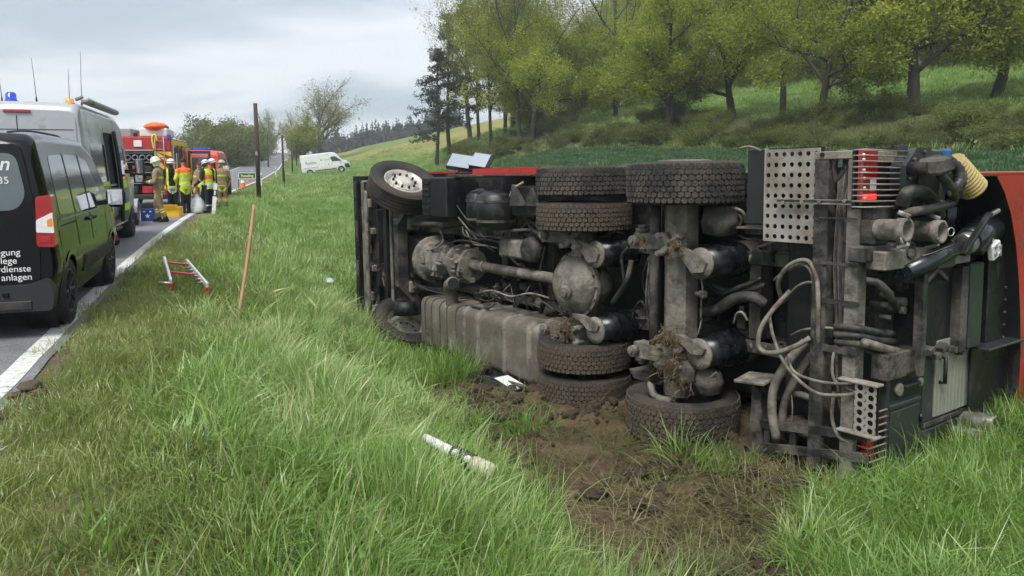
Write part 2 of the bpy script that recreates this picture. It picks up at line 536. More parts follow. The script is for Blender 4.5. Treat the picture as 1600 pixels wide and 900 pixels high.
tag(link(bpy.data.objects.new('ground', me)), kind='structure')

# ------------------------------------------------------------------ road
def asphalt_mat():
    m, N, L, out = new_mat('asphalt')
    p = N.new('ShaderNodeBsdfPrincipled'); p.inputs['Specular IOR Level'].default_value = .4
    tc = N.new('ShaderNodeTexCoord')
    n = N.new('ShaderNodeTexNoise'); n.inputs['Scale'].default_value = 1.1; n.inputs['Detail'].default_value = 8; n.inputs['Roughness'].default_value = .7
    v = N.new('ShaderNodeTexVoronoi'); v.inputs['Scale'].default_value = 75
    L.new(tc.outputs['Object'], n.inputs['Vector']); L.new(tc.outputs['Object'], v.inputs['Vector'])
    r = N.new('ShaderNodeValToRGB')
    r.color_ramp.elements[0].position = .3; r.color_ramp.elements[0].color = (.135, .135, .142, 1)
    r.color_ramp.elements[1].position = .72; r.color_ramp.elements[1].color = (.215, .213, .22, 1)
    L.new(n.outputs['Fac'], r.inputs[0])
    mx = N.new('ShaderNodeMix'); mx.data_type = 'RGBA'; mx.blend_type = 'MULTIPLY'; mx.inputs['Factor'].default_value = .55
    L.new(r.outputs[0], mx.inputs['A']); L.new(v.outputs['Color'], mx.inputs['B'])
    bw = N.new('ShaderNodeRGBToBW'); L.new(v.outputs['Color'], bw.inputs[0])
    mr = N.new('ShaderNodeMapRange'); mr.inputs['To Min'].default_value = .6; mr.inputs['To Max'].default_value = 1.35
    L.new(bw.outputs[0], mr.inputs['Value'])
    sc = N.new('ShaderNodeVectorMath'); sc.operation = 'SCALE'
    L.new(r.outputs[0], sc.inputs[0]); L.new(mr.outputs[0], sc.inputs['Scale'])
    L.new(sc.outputs[0], p.inputs['Base Color'])
    rr = N.new('ShaderNodeMapRange'); rr.inputs['To Min'].default_value = .55; rr.inputs['To Max'].default_value = .9
    L.new(n.outputs['Fac'], rr.inputs['Value']); L.new(rr.outputs[0], p.inputs['Roughness'])
    b = N.new('ShaderNodeBump'); b.inputs['Strength'].default_value = .4; b.inputs['Distance'].default_value = .006
    L.new(v.outputs['Distance'], b.inputs['Height']); L.new(b.outputs[0], p.inputs['Normal'])
    L.new(p.outputs[0], out.inputs['Surface'])
    return m

def strip(name, ys, qa, qb, dz, material, nq=2, wob=0.0, parent=None):
    ys = np.asarray(ys)
    t = np.linspace(0, 1, nq)
    V = []
    for y in ys:
        k = vnoise(np.array([y * 2.3]), np.array([.5]), 9)[0] - .5
        k2 = vnoise(np.array([y * 2.9]), np.array([7.5]), 19)[0] - .5
        for u in t:
            q = qa + (qb - qa) * u + wob * (k * (u == 0) + k2 * (u == 1))
            V.append((float(road_x(y)) + q / .947, y, float(road_z(y)) + dz))
    f = []
    for i in range(len(ys) - 1):
        for j in range(nq - 1):
            f.append((i * nq + j, i * nq + j + 1, (i + 1) * nq + j + 1, (i + 1) * nq + j))
    me = np_mesh(name, np.array(V), np.array(f), material, True)
    o = bpy.data.objects.new(name, me)
    if parent: o.parent = parent
    return link(o)
ry = np.concatenate([np.arange(-20, 30, .4), np.arange(30, 420, 2.0)])
road = tag(strip('road', ry, -ROAD_W, .14, .012, asphalt_mat(), 6, .035), kind='structure')

def paint_mat():
    m, N, L, out = new_mat('road_paint')
    p = N.new('ShaderNodeBsdfPrincipled'); p.inputs['Roughness'].default_value = .7
    tc = N.new('ShaderNodeTexCoord')
    n = N.new('ShaderNodeTexNoise'); n.inputs['Scale'].default_value = 14; n.inputs['Detail'].default_value = 8; n.inputs['Roughness'].default_value = .75
    L.new(tc.outputs['Object'], n.inputs['Vector'])
    r = N.new('ShaderNodeValToRGB')
    r.color_ramp.elements[0].position = .34; r.color_ramp.elements[0].color = (.17, .165, .16, 1)
    r.color_ramp.elements[1].position = .47; r.color_ramp.elements[1].color = (.60, .59, .56, 1)
    L.new(n.outputs['Fac'], r.inputs[0]); L.new(r.outputs[0], p.inputs['Base Color'])
    L.new(p.outputs[0], out.inputs['Surface'])
    return m
PAINT = paint_mat()
strip('edge_line', ry, -.11, .06, .017, PAINT, 2, .02, road)
strip('edge_line', ry, -ROAD_W + .2, -ROAD_W + .35, .017, PAINT, 2, .02, road)
for k in range(26):
    y0 = 30 + k * 9.0
    strip('centre_dash', np.linspace(y0, y0 + 3.4, 4), -ROAD_W / 2 - .07, -ROAD_W / 2 + .07, .017, PAINT, 2, .01, road)

# ================================================================== the overturned tanker truck
# local frame: s runs from the cab to the rear, d from the wheels' tread to the roof, z up (the truck lies on its side)
TRUCK_Z = -.84
truck = empty('overturned_truck', (TO[0], TO[1], TRUCK_Z), math.atan2(TAX[1], TAX[0]),
              'overturned red suction tanker truck lying on its side, muddy underbody facing the road', 'truck')
truck.rotation_euler = (0, R(-1.25), math.atan2(TAX[1], TAX[0]))
def _ray(u, v):
    a, b = (u - 800) / FPX, (CYP - v) / FPX
    return a, math.cos(PITCH) + b * math.sin(PITCH), -math.sin(PITCH) + b * math.cos(PITCH)
def T(u, v, d):
    """measured point on the plane d metres up from the wheels' tread, in the truck's frame"""
    a, b, c = _ray(u, v)
    t = (d + TO @ TAY) / (a * TAY[0] + b * TAY[1])
    return Vector(((a * t - TO[0]) * TAX[0] + (b * t - TO[1]) * TAX[1], d, EYE + c * t - TRUCK_Z))
def S(u, v, s):
    a, b, c = _ray(u, v)
    t = (s + TO @ TAX) / (a * TAX[0] + b * TAX[1])
    return Vector((s, (a * t - TO[0]) * TAY[0] + (b * t - TO[1]) * TAY[1], EYE + c * t - TRUCK_Z))

DUST = (.098, .078, .055)
mFrame = mat('dusty_frame', (.026, .025, .024), .55, 0, .7, 7, .38, (.105, .094, .077), 4.0, .4, 30)
mBeige = mat('dusty_casting', (.125, .115, .098), .6, 0, .65, 6, .38, (.235, .21, .168), 5.0, .5, 28)
mBlack = mat('black_underbody', (.006, .006, .007), .55, 0, .4, 7, .28, (.034, .029, .024), 3.2, .3, 30)
mBlack2 = mat('black_plastic', (.010, .010, .011), .4, 0, .3, 9, .20, (.045, .038, .03), 2.5, .1, 40)
mRubber = mat('tyre_rubber', (.014, .014, .0135), .7, 0, .4, 12, .40, (.055, .044, .032), 2.2, .35, 50)
mTread = mat('tyre_tread', (.024, .0235, .022), .8, 0, .5, 9, .42, (.082, .069, .053), 2.6, .5, 60)
mTreadMud = mat('muddy_tread', (.036, .030, .024), .9, 0, .5, 9, .54, (.088, .068, .047), 2.0, .6, 50)
mRim = mat('cream_rim', (.48, .45, .40), .45, .2, .12, 10, .25, DUST, 6)
mAirbag = mat('air_spring_rubber', (.008, .009, .011), .3, 0, .3, 8, .16, (.06, .05, .038), 4)
mTank = mat('dusty_tank', (.165, .150, .122), .6, .15, .4, 5, .44, (.115, .098, .074), 3.0, .25, 30)
mAlu = mat('dusty_aluminium', (.36, .34, .30), .5, .35, .2, 5, .42, (.20, .175, .135), 2.2, .15, 40)
mSteel = mat('bare_steel', (.42, .41, .39), .4, .8, .15, 12, .35, DUST, 7)
mRedT = mat('truck_red', (.42, .022, .020), .35, 0, .12, 3, .18, (.16, .05, .04), 2.5, coat=.5)
mCabi = mat('cabinet_paint', (.026, .031, .033), .38, 0, .12, 3, .24, (.06, .052, .04), 2.4, coat=.3)
mShut = mat('shutter_slats', (.30, .31, .25), .5, .2, .08, 5, .3, (.22, .2, .15), 2.5)
mTankD = mat('tank_dark', (.014, .019, .023), .3, 0, .15, 3, .2, (.045, .04, .033), 2.5, coat=.4)
mYel = mat('yellow_hose', (.43, .33, .12), .55, 0, .2, 8, .2, (.25, .2, .1), 4)
mHoseG = mat('grey_hose', (.20, .185, .155), .6, 0, .35, 9, .40, (.105, .085, .06), 7)
mHoseK = mat('black_hose', (.02, .02, .02), .5, 0, .3, 10, .3, (.11, .095, .07), 6)
mLampR = mat('red_lens', (.35, .008, .01), .18, 0, .1, 20, coat=.6)
mLampR2 = mat('red_lens_lit', (.75, .02, .02), .2, 0, .1, 20, emit=(1.0, .03, .02), estr=.9)
mLampW = mat('clear_lens', (.75, .75, .74), .15, 0, .08, 30, coat=.5)
mChrome = mat('mirror_glass', (.82, .84, .86), .05, .95, .03, 4)
mBlue = mat('blue_cap', (.02, .12, .30), .45)
mStraw = mat('straw', (.135, .100, .055), .9, 0, .6, 20)
mPump = mat('pump_metal', (.055, .055, .052), .32, .55, .4, 6, .35, (.03, .027, .022), 4.0, .3, 30)
mClod = mat('mud_clod', (.075, .052, .033), .95, 0, .5, 12, bump=.8, bscale=25)

def part(mb, name, m, label=None, parent=None, kind=None):
    return mb.build(name, m, parent or truck, label, kind=kind)
def pbox(mb, u0, v0, u1, v1, d0, d1, bev=.01):
    a, b = T(u0, v0, d0), T(u1, v1, d0)
    return mb.bx(a.x, b.x, d0, d1, b.z, a.z, bev)
def rbox(mb, u0, v0, u1, v1, s0, s1, bev=.006):
    a, b = S(u0, v0, s1), S(u1, v1, s1)
    return mb.bx(s0, s1, a.y, b.y, b.z, a.z, bev)
def hose(name, pts, r, m, n=8, sub=6, rib=None, label=None):
    return part(MB().tube([T(*p) for p in pts], r, n, sub, rib=rib), name, m, label)

# ------------------------------------------------------------------ wheels
def tyre_profile(Rt, W, rb):
    h = W / 2
    return [(-h * .62, rb), (-h * .80, rb + .02), (-h * .98, rb + (Rt - rb) * .45), (-h, rb + (Rt - rb) * .7), (-h * .93, Rt - .035), (-h * .84, Rt - .010),
            (-h * .78, Rt - .004), (h * .78, Rt - .004), (h * .84, Rt - .010), (h * .93, Rt - .035), (h, rb + (Rt - rb) * .7), (h * .98, rb + (Rt - rb) * .45), (h * .80, rb + .02), (h * .62, rb)]
def make_tyre(Rt, W, rb=.30):
    return MB().lathe((0, 0, 0), (0, 0, 1), tyre_profile(Rt, W, rb), 64, True, False)
def make_tread(Rt, W, rows=6, n=58, seed=0):
    rnd = random.Random(seed)
    mb = MB()
    span = W * .90
    rh = span / rows
    for r in range(rows):
        zc = -span / 2 + rh * (r + .5)
        edge = 1 if r in (0, rows - 1) else 0
        for k in range(n):
            a = 2 * math.pi * (k + .5 * (r % 2)) / n
            da = math.pi / n * .90
            hz = rh * .46
            jz = rnd.uniform(-.10, .10) * hz; ja = rnd.uniform(-.10, .10) * da; a += ja; zc_ = zc + jz
            hexa = [(-da, -hz * .35), (-da * .55, -hz), (da * .75, -hz * .9), (da, hz * .3), (da * .55, hz), (-da * .7, hz * .92)]
            top = Rt + .011 - rnd.uniform(0, .006) - edge * .008
            vs = []
            for (aa, zz) in hexa: vs.append((math.cos(a + aa) * top, math.sin(a + aa) * top, zc_ + zz))
            for (aa, zz) in hexa: vs.append((math.cos(a + aa) * (Rt - .012), math.sin(a + aa) * (Rt - .012), zc_ + zz))
            mb.add(vs, [(0, 1, 2, 3, 4, 5)] + [(i, (i + 1) % 6, 6 + (i + 1) % 6, 6 + i) for i in range(6)])
    return mb
def make_rib_tread(Rt, W):
    mb = MB()
    for i in range(5):
        c = -W * .36 + W * .18 * i
        mb.lathe((0, 0, c), (0, 0, 1), [(-W * .078, Rt - .012), (-W * .075, Rt + .012), (W * .075, Rt + .012), (W * .078, Rt - .012)], 64, False, False)
    return mb
me_tyre_d = make_tyre(.495, .30).mesh('tyre', mRubber)
me_tread_d = make_tread(.495, .30, 6, 58, 1).mesh('tread_blocks', mTread)
me_tyre_s = make_tyre(.515, .375).mesh('tyre', mRubber)
me_tread_s = make_tread(.515, .375, 7, 56, 2).mesh('tread_blocks', mTread)
me_tread_sm = make_tread(.515, .375, 7, 56, 3).mesh('tread_blocks', mTreadMud)
me_tread_dm = make_tread(.495, .30, 6, 58, 4).mesh('tread_blocks', mTreadMud)
me_tyre_f = make_tyre(.50, .31).mesh('tyre', mRubber)
me_tread_f = make_rib_tread(.50, .31).mesh('tread_ribs', mRubber)

def dish(rim_r, W, out=1, front=False):
    """wheel disc; out=+1 means the outer face looks along +z"""
    mb = MB()
    h = W / 2
    if front:
        mb.lathe((0, 0, 0), (0, 0, out), [(-h * .7, rim_r), (h * .72, rim_r), (h * .74, rim_r - .015), (h * .2, rim_r - .03), (h * .1, .24), (h * .35, .205), (h * .55, .20), (h * .60, .185), (h * .62, .12), (h * .80, .11), (h * .84, .08), (h * .84, 0)], 40, True, False)
    else:
        mb.lathe((0, 0, 0), (0, 0, out), [(-h * .7, rim_r), (h * .72, rim_r), (h * .74, rim_r - .015), (-h * .1, rim_r - .03), (-h * .5, .25), (-h * .55, .16), (h * .9, .14), (h * 1.0, .11), (h * 1.0, 0)], 40, True, False)
    return mb
def wheel(name, s, z, me_ty, me_tr, W, out, rot=(0, 0, 0), front=False, d=.5, label=None):
    w = dish(.30, W, out, front).build(name, mRim if front else mFrame, truck, label)
    w.location = (s, d, z); w.rotation_euler = rot
    for nm, me_ in (('tyre', me_ty), ('tread', me_tr)):
        o = bpy.data.objects.new(nm, me_); o.parent = w; link(o)
        if nm == 'tread': o['kind'] = 'stuff'
        o.rotation_euler = (0, 0, (s * 3.1 + z) % 6.28)
    if front:
        for k in range(10):
            a = 2 * math.pi * k / 10
            mb = MB().cyl((math.cos(a) * .165, math.sin(a) * .165, out * W * .28), (math.cos(a) * .165, math.sin(a) * .165, out * (W * .28 + .045)), .019, .016, 8)
            mb.build('wheel_nut', mBlack, w)
    return w
for z, out, trd, lab in ((2.315, 1, me_tread_s, None), (.205, -1, me_tread_sm, 'mud-caked wide rear tyre resting in the soil')):
    wheel('wheel', 0.03, z, me_tyre_s, trd, .375, out, label=lab)
for z, out, trd in ((2.335, 1, me_tread_d), (1.975, -1, me_tread_dm), (.525, 1, me_tread_dm), (.165, -1, me_tread_dm)):
    wheel('wheel', -1.35, z, me_tyre_d, trd, .30, out)
wheel('wheel', -5.38, 2.26, me_tyre_f, me_tread_f, .31, 1, (0, R(34), 0), True, .5, 'steered front wheel with cream ten-nut rim')
wheel('wheel', -5.38, .20, me_tyre_f, me_tread_f, .31, -1, (0, R(32), 0), True, .5)
part(MB().lathe((.03, .5, 2.49), (0, 0, 1), [(0, .24), (.025, .24), (.03, .20), (.02, .1), (.02, 0)], 32), 'hub_cap', mBeige)

# ------------------------------------------------------------------ chassis
for zc in (1.65, .86):
    mb = MB()
    mb.bx(-6.1, 1.7, .80, .815, zc - .055, zc + .055, .004)
    mb.bx(-6.1, 1.7, .815, 1.08, zc + (.04 if zc > 1.25 else -.055), zc + (.055 if zc > 1.25 else -.04), .004)
    mb.bx(-6.1, 1.7, 1.08, 1.095, zc - .055, zc + .055, .004)
    part(mb, 'chassis_rail', mFrame)
for s in (-6.0, -4.9, -3.3, -2.35, -.65, .55, 1.3):
    part(MB().bx(s - .06, s + .06, .84, 1.04, .91, 1.60, .01), 'cross_member', mFrame)
rnd = random.Random(5)
mb = MB()
for zc in (1.65, .86):
    for k in range(38):
        s = -5.9 + k * .19 + rnd.uniform(-.03, .03)
        mb.cyl((s, .80, zc + rnd.choice((-.03, .03))), (s, .785, zc + rnd.choice((-.03, .03))), .013, n=6)
part(mb, 'frame_bolt', mBeige, kind='stuff')

# tank barrel above the frame and its support saddles
mb = MB()
mb.lathe((-3.55, 2.28, 1.27), (1, 0, 0), [(-.18, .0), (-.16, .45), (-.05, .95), (.1, 1.13), (4.9, 1.13)], 48, True, False)
part(mb, 'tank_barrel', mTankD)  # shade under the body is put into this dark colour; tank likely red
part(MB().bx(-3.6, 1.5, 1.10, 1.22, .32, 2.22, .02), 'sub_frame', mBlack)
for s in (-3.2, -1.9, -.6, .75):
    part(MB().bx(s - .05, s + .05, 1.12, 1.8, .2, 2.36, .02), 'tank_saddle', mBlack)
# flat box body side above the wheels, the long dark skirt panels on both flanks
mb = MB(); mb.bx(-1.05, .95, 1.12, 1.9, 2.36, 2.40, .006)
part(mb, 'flank_panel', mBlack2)
mb = MB(); mb.bx(-3.4, 1.5, 1.15, 1.9, .10, .14, .006)
part(mb, 'flank_panel', mBlack2)
for k in range(5):     # grey ribbed locker side seen behind the rear axle
    part(MB().bx(.28, .92, 1.04, 1.09, 1.70 + k * .125, 1.80 + k * .125, .012), 'locker_rib', mFrame)
part(MB().bx(-.9, .95, 1.06, 1.10, 1.69, 2.36, .004), 'locker_side', mBlack)

# ------------------------------------------------------------------ cab
cab = MB()
prof = [(-6.86, .74), (-6.92, .9), (-6.90, 1.5), (-6.62, 2.9), (-6.45, 3.1), (-4.75, 3.1), (-4.62, 3.0), (-4.60, 1.25), (-4.80, 1.12), (-6.2, 1.12), (-6.35, .95), (-6.5, .74)]
cab.prism([(p[0], p[1]) for p in prof], (0, 0, .03), (1, 0, 0), (0, 1, 0), (0, 0, 2.42))
part(cab, 'cab', mBlack2)
part(MB().prism([(-6.83, .75), (-6.88, 1.5), (-6.62, 2.9), (-6.45, 3.06), (-4.75, 3.06), (-4.66, 2.9), (-4.66, 1.18), (-5.0, 1.18), (-5.2, 1.10), (-5.9, 1.10), (-6.2, 1.0), (-6.3, .75)], (0, 0, 2.452), (1, 0, 0), (0, 1, 0), (0, 0, .03)), 'cab_side', mRedT, 'bright red cab side now facing the sky')
a = T(742, 258, .42); b = T(846, 266, .42)
part(MB().prism([(a.x, .42), (b.x, .42), (b.x, 1.2), (a.x, 1.2)], (0, 0, 2.42), (1, 0, 0), (0, 1, 0), (0, 0, .075)), 'side_skirt', mRedT, 'red side skirt along the upper edge')
part(MB().bx(a.x - .35, b.x, .40, .55, 2.395, 2.418, .004), 'skirt_trim', mFrame)
# bumper and radiator underside
part(MB().prism([(-7.02, .46), (-7.06, .62), (-7.02, 1.0), (-6.9, 1.0), (-6.88, .46)], (0, 0, .05), (1, 0, 0), (0, 1, 0), (0, 0, 2.38)), 'front_bumper', mBlack2)
for k in range(7):
    part(MB().bx(-7.0 , -6.90, .445, .465, .16 + k * .32, .42 + k * .32, .006), 'bumper_grille', mBlack if k % 2 else mFrame)
part(MB().bx(-6.84, -6.72, .50, .62, .12, 2.36, .02), 'bumper_beam', mBeige)
part(MB().bx(-6.68, -6.64, .56, .70, .10, 2.30, .01), 'bumper_beam', mFrame)
for k in range(9):
    part(MB().box((-6.66 + .05 * (k % 2), .53, .25 + k * .25), (.12, .06, .09 + .05 * (k % 3)), None, .012), 'bumper_fitting', (mFrame, mBeige, mBlack)[k % 3])
part(MB().tube([(-6.62, .50, .3), (-6.60, .48, .8), (-6.60, .48, 1.7), (-6.63, .50, 2.2)], .035, 8, 5), 'bumper_tube', mBeige)
for z in (.3, .95, 1.55, 2.2):
    part(MB().bx(-6.72, -6.52, .52, .64, z - .05, z + .05, .012), 'bumper_bracket', mBeige)
part(MB().bx(-6.58, -6.46, .60, .95, .65, 1.90, .01), 'radiator', mBlack)
for k in range(6):
    part(MB().bx(-6.60, -6.585, .62, .93, .70 + k * .2, .84 + k * .2, .003), 'radiator_rib', mFrame)
# front axle: beam, tie rod, drag link, leaf springs
part(MB().prism([(.35, .62), (.6, .55), (.8, .36), (1.72, .36), (1.95, .55), (2.2, .62), (2.2, .75), (1.9, .72), (1.68, .52), (.86, .52), (.65, .72), (.35, .75)], (-5.44, 0, 0), (0, 0, 1), (0, 1, 0), (.13, 0, 0)), 'front_axle_beam', mFrame)
part(MB().tube([(-5.62, .46, .30), (-5.66, .44, .45), (-5.66, .44, 2.05), (-5.62, .46, 2.18)], .028, 8, 4), 'tie_rod', mBeige)
part(MB().prism([(.40, 0), (.7, .05), (2.0, .05), (2.12, 0), (2.0, -.05), (.7, -.07)], (-5.80, .40, 0), (0, 0, 1), (1, 0, 0), (0, .10, 0)), 'stabiliser_bar', mBlack)
for zc in (1.72, .78):
    part(MB().tube([(-6.2, .78, zc), (-5.9, .70, zc), (-5.38, .60, zc), (-4.9, .70, zc), (-4.5, .80, zc)], .045, 6, 5), 'leaf_spring', mFrame)
    part(MB().cyl((-5.30, .55, zc + .16), (-5.1, 1.1, zc + .2), .05, n=12), 'shock_absorber', mBlack)
    part(MB().bx(-5.48, -5.28, .52, .72, zc - .09, zc + .09, .02), 'spring_clamp', mBeige)
for zc, w in ((2.26, -1), (.27, 1)):
    part(MB().cyl((-5.38, .5, zc + w * .10), (-5.38, .5, zc + w * .30), .19, .15, n=20), 'brake_drum', mBlack)
# front mudguard ends and step
mb = MB(); pbox(mb, 661, 266, 700, 330, .32, .80, .015)
mud1 = part(mb, 'wheel_arch_liner', mBlack2)
for k in range(6):
    mb = MB(); pbox(mb, 662, 272 + k * 10, 672, 277 + k * 10, .30, .32, .003); part(mb, 'liner_rib', mBlack, None, mud1)
mb = MB(); pbox(mb, 664, 494, 678, 560, .34, .8, .012)
mud2 = part(mb, 'wheel_arch_liner', mBlack2)
for k in range(5):
    mb = MB(); pbox(mb, 665, 500 + k * 10, 676, 506 + k * 10, .32, .34, .003); part(mb, 'liner_rib', mFrame, None, mud2)
# mirrors on the upper flank
for (u0, u1, lean) in ((709, 741, -.10), (744, 768, -.05)):
    a, b = T(u0, 241, 1.0), T(u1, 262, 1.0)
    c = (a + b) / 2; c.z = 2.60
    M = Matrix.Rotation(R(58), 3, 'X') @ Matrix.Rotation(R(14), 3, 'Y')
    w_ = abs(b.x - a.x)
    mir = part(MB().box(c, (w_, .26, .07), M, .03), 'door_mirror', mBlack2)
    n_ = M @ Vector((0, 0, 1))
    part(MB().box(c + n_ * .038, (w_ * .82, .20, .012), M, .004), 'mirror_glass', mChrome, None, mir)
part(MB().tube([(-4.55, .9, 2.44), (-4.5, .98, 2.52), (-4.3, 1.0, 2.56), (-3.9, 1.0, 2.58)], .02, 6, 4), 'mirror_arm', mBlack2)

# ------------------------------------------------------------------ engine, gearbox, propeller shaft
part(MB().prism([(-5.9, .98), (-5.85, 1.50), (-5.2, 1.52), (-4.95, 1.46), (-4.95, 1.02), (-5.3, .96)], (0, .55, 0), (1, 0, 0), (0, 0, 1), (0, .7, 0)), 'engine_sump', mBlack)
gb = MB()
gb.lathe((-4.95, .72, 1.22), (1, 0, 0), [(0, .33), (.10, .34), (.12, .29), (.30, .25), (.32, .28), (.36, .28), (.38, .24), (.75, .22), (.78, .26), (.84, .26), (.86, .20), (1.02, .19), (1.05, .22), (1.10, .22), (1.12, .12)], 20, False)
rnd = random.Random(8)
part(gb, 'gearbox', mBeige)
for k in range(34):
    s = -4.85 + rnd.uniform(0, 1.0); a = rnd.uniform(R(150), R(330)); rr = .235 - .03 * (s > -4.3)
    c = (s, .72 + math.sin(a) * rr, 1.22 + math.cos(a) * rr)
    part(MB().box(c, (rnd.uniform(.04, .14), rnd.uniform(.03, .10), rnd.uniform(.03, .12)), Matrix.Rotation(rnd.uniform(-.4, .4), 3, 'X'), .012), 'casting_boss', mBeige)
for k in range(10):
    a = 2 * math.pi * k / 10
    part(MB().box((-4.0 + .01, .72 + math.sin(a) * .25, 1.22 + math.cos(a) * .25), (.10, .035, .035), Matrix.Rotation(-a, 3, 'X'), .008), 'flange_bolt', mBeige)
part(MB().box((-4.2, .50, 1.14), (.18, .12, .16), None, .02), 'drain_cover', mBlack)
p0, p1 = Vector((-3.86, .70, 1.225)), Vector((-1.72, .56, 1.245))
part(MB().cyl(p0, p0.lerp(p1, .14), .075, .07, 20).cyl(p0.lerp(p1, .14), p0.lerp(p1, .17), .075, n=20).cyl(p0.lerp(p1, .17), p1, .062, n=20), 'propeller_shaft', mBeige)
part(MB().cyl(p0.lerp(p1, -.03), p0.lerp(p1, .015), .10, n=16), 'shaft_flange', mFrame)
part(MB().cyl(p0.lerp(p1, .965), p1 + Vector((.05, 0, 0)), .095, n=16), 'shaft_flange', mFrame)

# ------------------------------------------------------------------ exhaust box, fuel tank (lower flank)
def rounded_tank(s0, s1, d0, d1, z0, z1, r, m, name, label=None):
    pts = []
    for (cx, cz, a0) in ((d0 + r, z0 + r, 180), (d1 - r, z0 + r, 270), (d1 - r, z1 - r, 0), (d0 + r, z1 - r, 90)):
        for k in range(6):
            a = R(a0 + 90 * k / 5)
            pts.append((cx + math.cos(a) * r, cz + math.sin(a) * r))
    n = len(pts); e = .03
    cx = sum(p[0] for p in pts) / n; cz = sum(p[1] for p in pts) / n
    def ring(s, k): return [(s, cx + (p[0] - cx) * k, cz + (p[1] - cz) * k) for p in pts]
    rings = [ring(s0, .93), ring(s0 + e, 1.0), ring(s1 - e, 1.0), ring(s1, .93)]
    vs = sum(rings, [])
    fs = [tuple(range(n)), tuple(range(3 * n, 4 * n))]
    mb = MB()
    for i in range(3):
        fs += [(i * n + k, i * n + (k + 1) % n, (i + 1) * n + (k + 1) % n, (i + 1) * n + k) for k in range(n)]
    mb.add(vs, fs[:2]); mb.add(vs, fs[2:], True)
    return part(mb, name, m, label), pts
muff, _ = rounded_tank(-4.62, -3.72, .32, 1.0, .05, .74, .10, mTank, 'exhaust_box', 'dusty beige exhaust box')
for s in (-4.50, -4.32, -4.10, -3.92):
    rounded_tank(s, s + .05, .308, 1.01, .038, .752, .11, mTank, 'exhaust_box_rib')
ftank, _ = rounded_tank(-3.66, -1.92, .30, .98, .02, .73, .12, mTank, 'fuel_tank', 'dusty aluminium fuel tank with strap bands')
for s in (-3.50, -3.18, -2.62, -2.12):
    rounded_tank(s, s + .10, .278, 1.0, .0, .755, .13, mBeige, 'tank_strap')
e0 = T(702, 478, .36)
part(MB().tube([(e0.x, .42, .70), (e0.x, .40, .86), (e0.x + .03, .36, .96), (e0.x + .16, .32, 1.02), (e0.x + .22, .30, 1.03)], .085, 16, 5), 'exhaust_elbow', mTank, 'dusty exhaust outlet elbow')
part(MB().cyl((e0.x + .215, .302, 1.029), (e0.x + .235, .295, 1.032), .07, n=16), 'exhaust_mouth', mBlack)
for k in range(7):
    s = -3.6 + k * .27
    part(MB().tube([(s, .62, .80), (s + .1, .56, .90 + .05 * (k % 2)), (s + .3, .60, .86)], .012, 6, 4), 'cable', mHoseK)
# side under-run rail and the torn-off sill lying under the tank
part(MB().tube([T(735, 575, .2), T(800, 592, .2), T(842, 606, .2)], .022, 8, 3), 'side_guard_rail', mFrame)

# ------------------------------------------------------------------ upper flank: air reservoirs, battery box
for (u0, u1, v0, v1, dd) in ((727, 751, 286, 350, .62), (747, 786, 288, 356, .44)):
    a, b = T(u0, v0, dd - .12), T(u1, v1, dd - .12)
    r = abs(b.x - a.x) / 2 * .92; sc_ = (a.x + b.x) / 2
    part(MB().lathe((sc_, dd, b.z), (0, 0, 1), [(0, .02), (.02, r * .6), (.07, r), (a.z - b.z - .07, r), (a.z - b.z - .02, r * .6), (a.z - b.z, .02)], 24), 'air_reservoir', mBlack2)
    for t in (.25, .72):
        z = b.z + (a.z - b.z) * t
        part(MB().lathe((sc_, dd, z - .015), (0, 0, 1), [(0, r), (0, r + .008), (.03, r + .008), (.03, r)], 24, False, False), 'reservoir_strap', mFrame)
mb = MB(); pbox(mb, 802, 283, 843, 333, .40, .95, .02)
bat = part(mb, 'battery_box', mBlack2)
a = T(806, 300, .39)
part(MB().prism([(0, 0), (.26, 0), (.05, .24)], (a.x, .33, a.z - .1), (1, 0, 0), (0, 0, 1), (0, .06, 0)), 'triangle_bracket', mFrame, None, bat)
part(MB().prism([(0, 0), (.22, 0), (.10, .2)], (a.x + .28, .35, a.z - .1), (1, 0, 0), (0, 0, 1), (0, .04, 0)), 'triangle_bracket', mFrame, None, bat)
hose('yellow_cable', [(800, 300, .4), (806, 288, .38), (815, 282, .38), (822, 278, .4)], .014, mYel)
mb = MB(); pbox(mb, 672, 268, 706, 322, .55, 1.1, .02); part(mb, 'control_unit', mBlack)
mb = MB(); pbox(mb, 700, 284, 728, 345, .62, 1.1, .02); part(mb, 'valve_block', mFrame)
for k in range(5):
    mb = MB(); pbox(mb, 702, 288 + k * 11, 727, 296 + k * 11, .60, .62, .004); part(mb, 'valve_plate', mFrame)
part(MB().bx(-4.3, -1.9, .95, 1.10, 1.70, 2.42, .01), 'locker_floor', mBlack)
mb = MB(); pbox(mb, 700, 262, 846, 270, .46, .56, .006); part(mb, 'step_edge', mFrame)
mb = MB(); pbox(mb, 786, 300, 802, 352, .55, .9, .02); part(mb, 'bracket', mFrame)
mb = MB(); pbox(mb, 780, 365, 822, 400, .50, .80, .03); part(mb, 'valve_block', mBeige)
mb = MB().lathe(T(826, 384, .45), (0, 1, 0), [(0, .05), (.0, .13), (.05, .15), (.12, .15), (.15, .1)], 18); part(mb, 'brake_valve', mFrame)
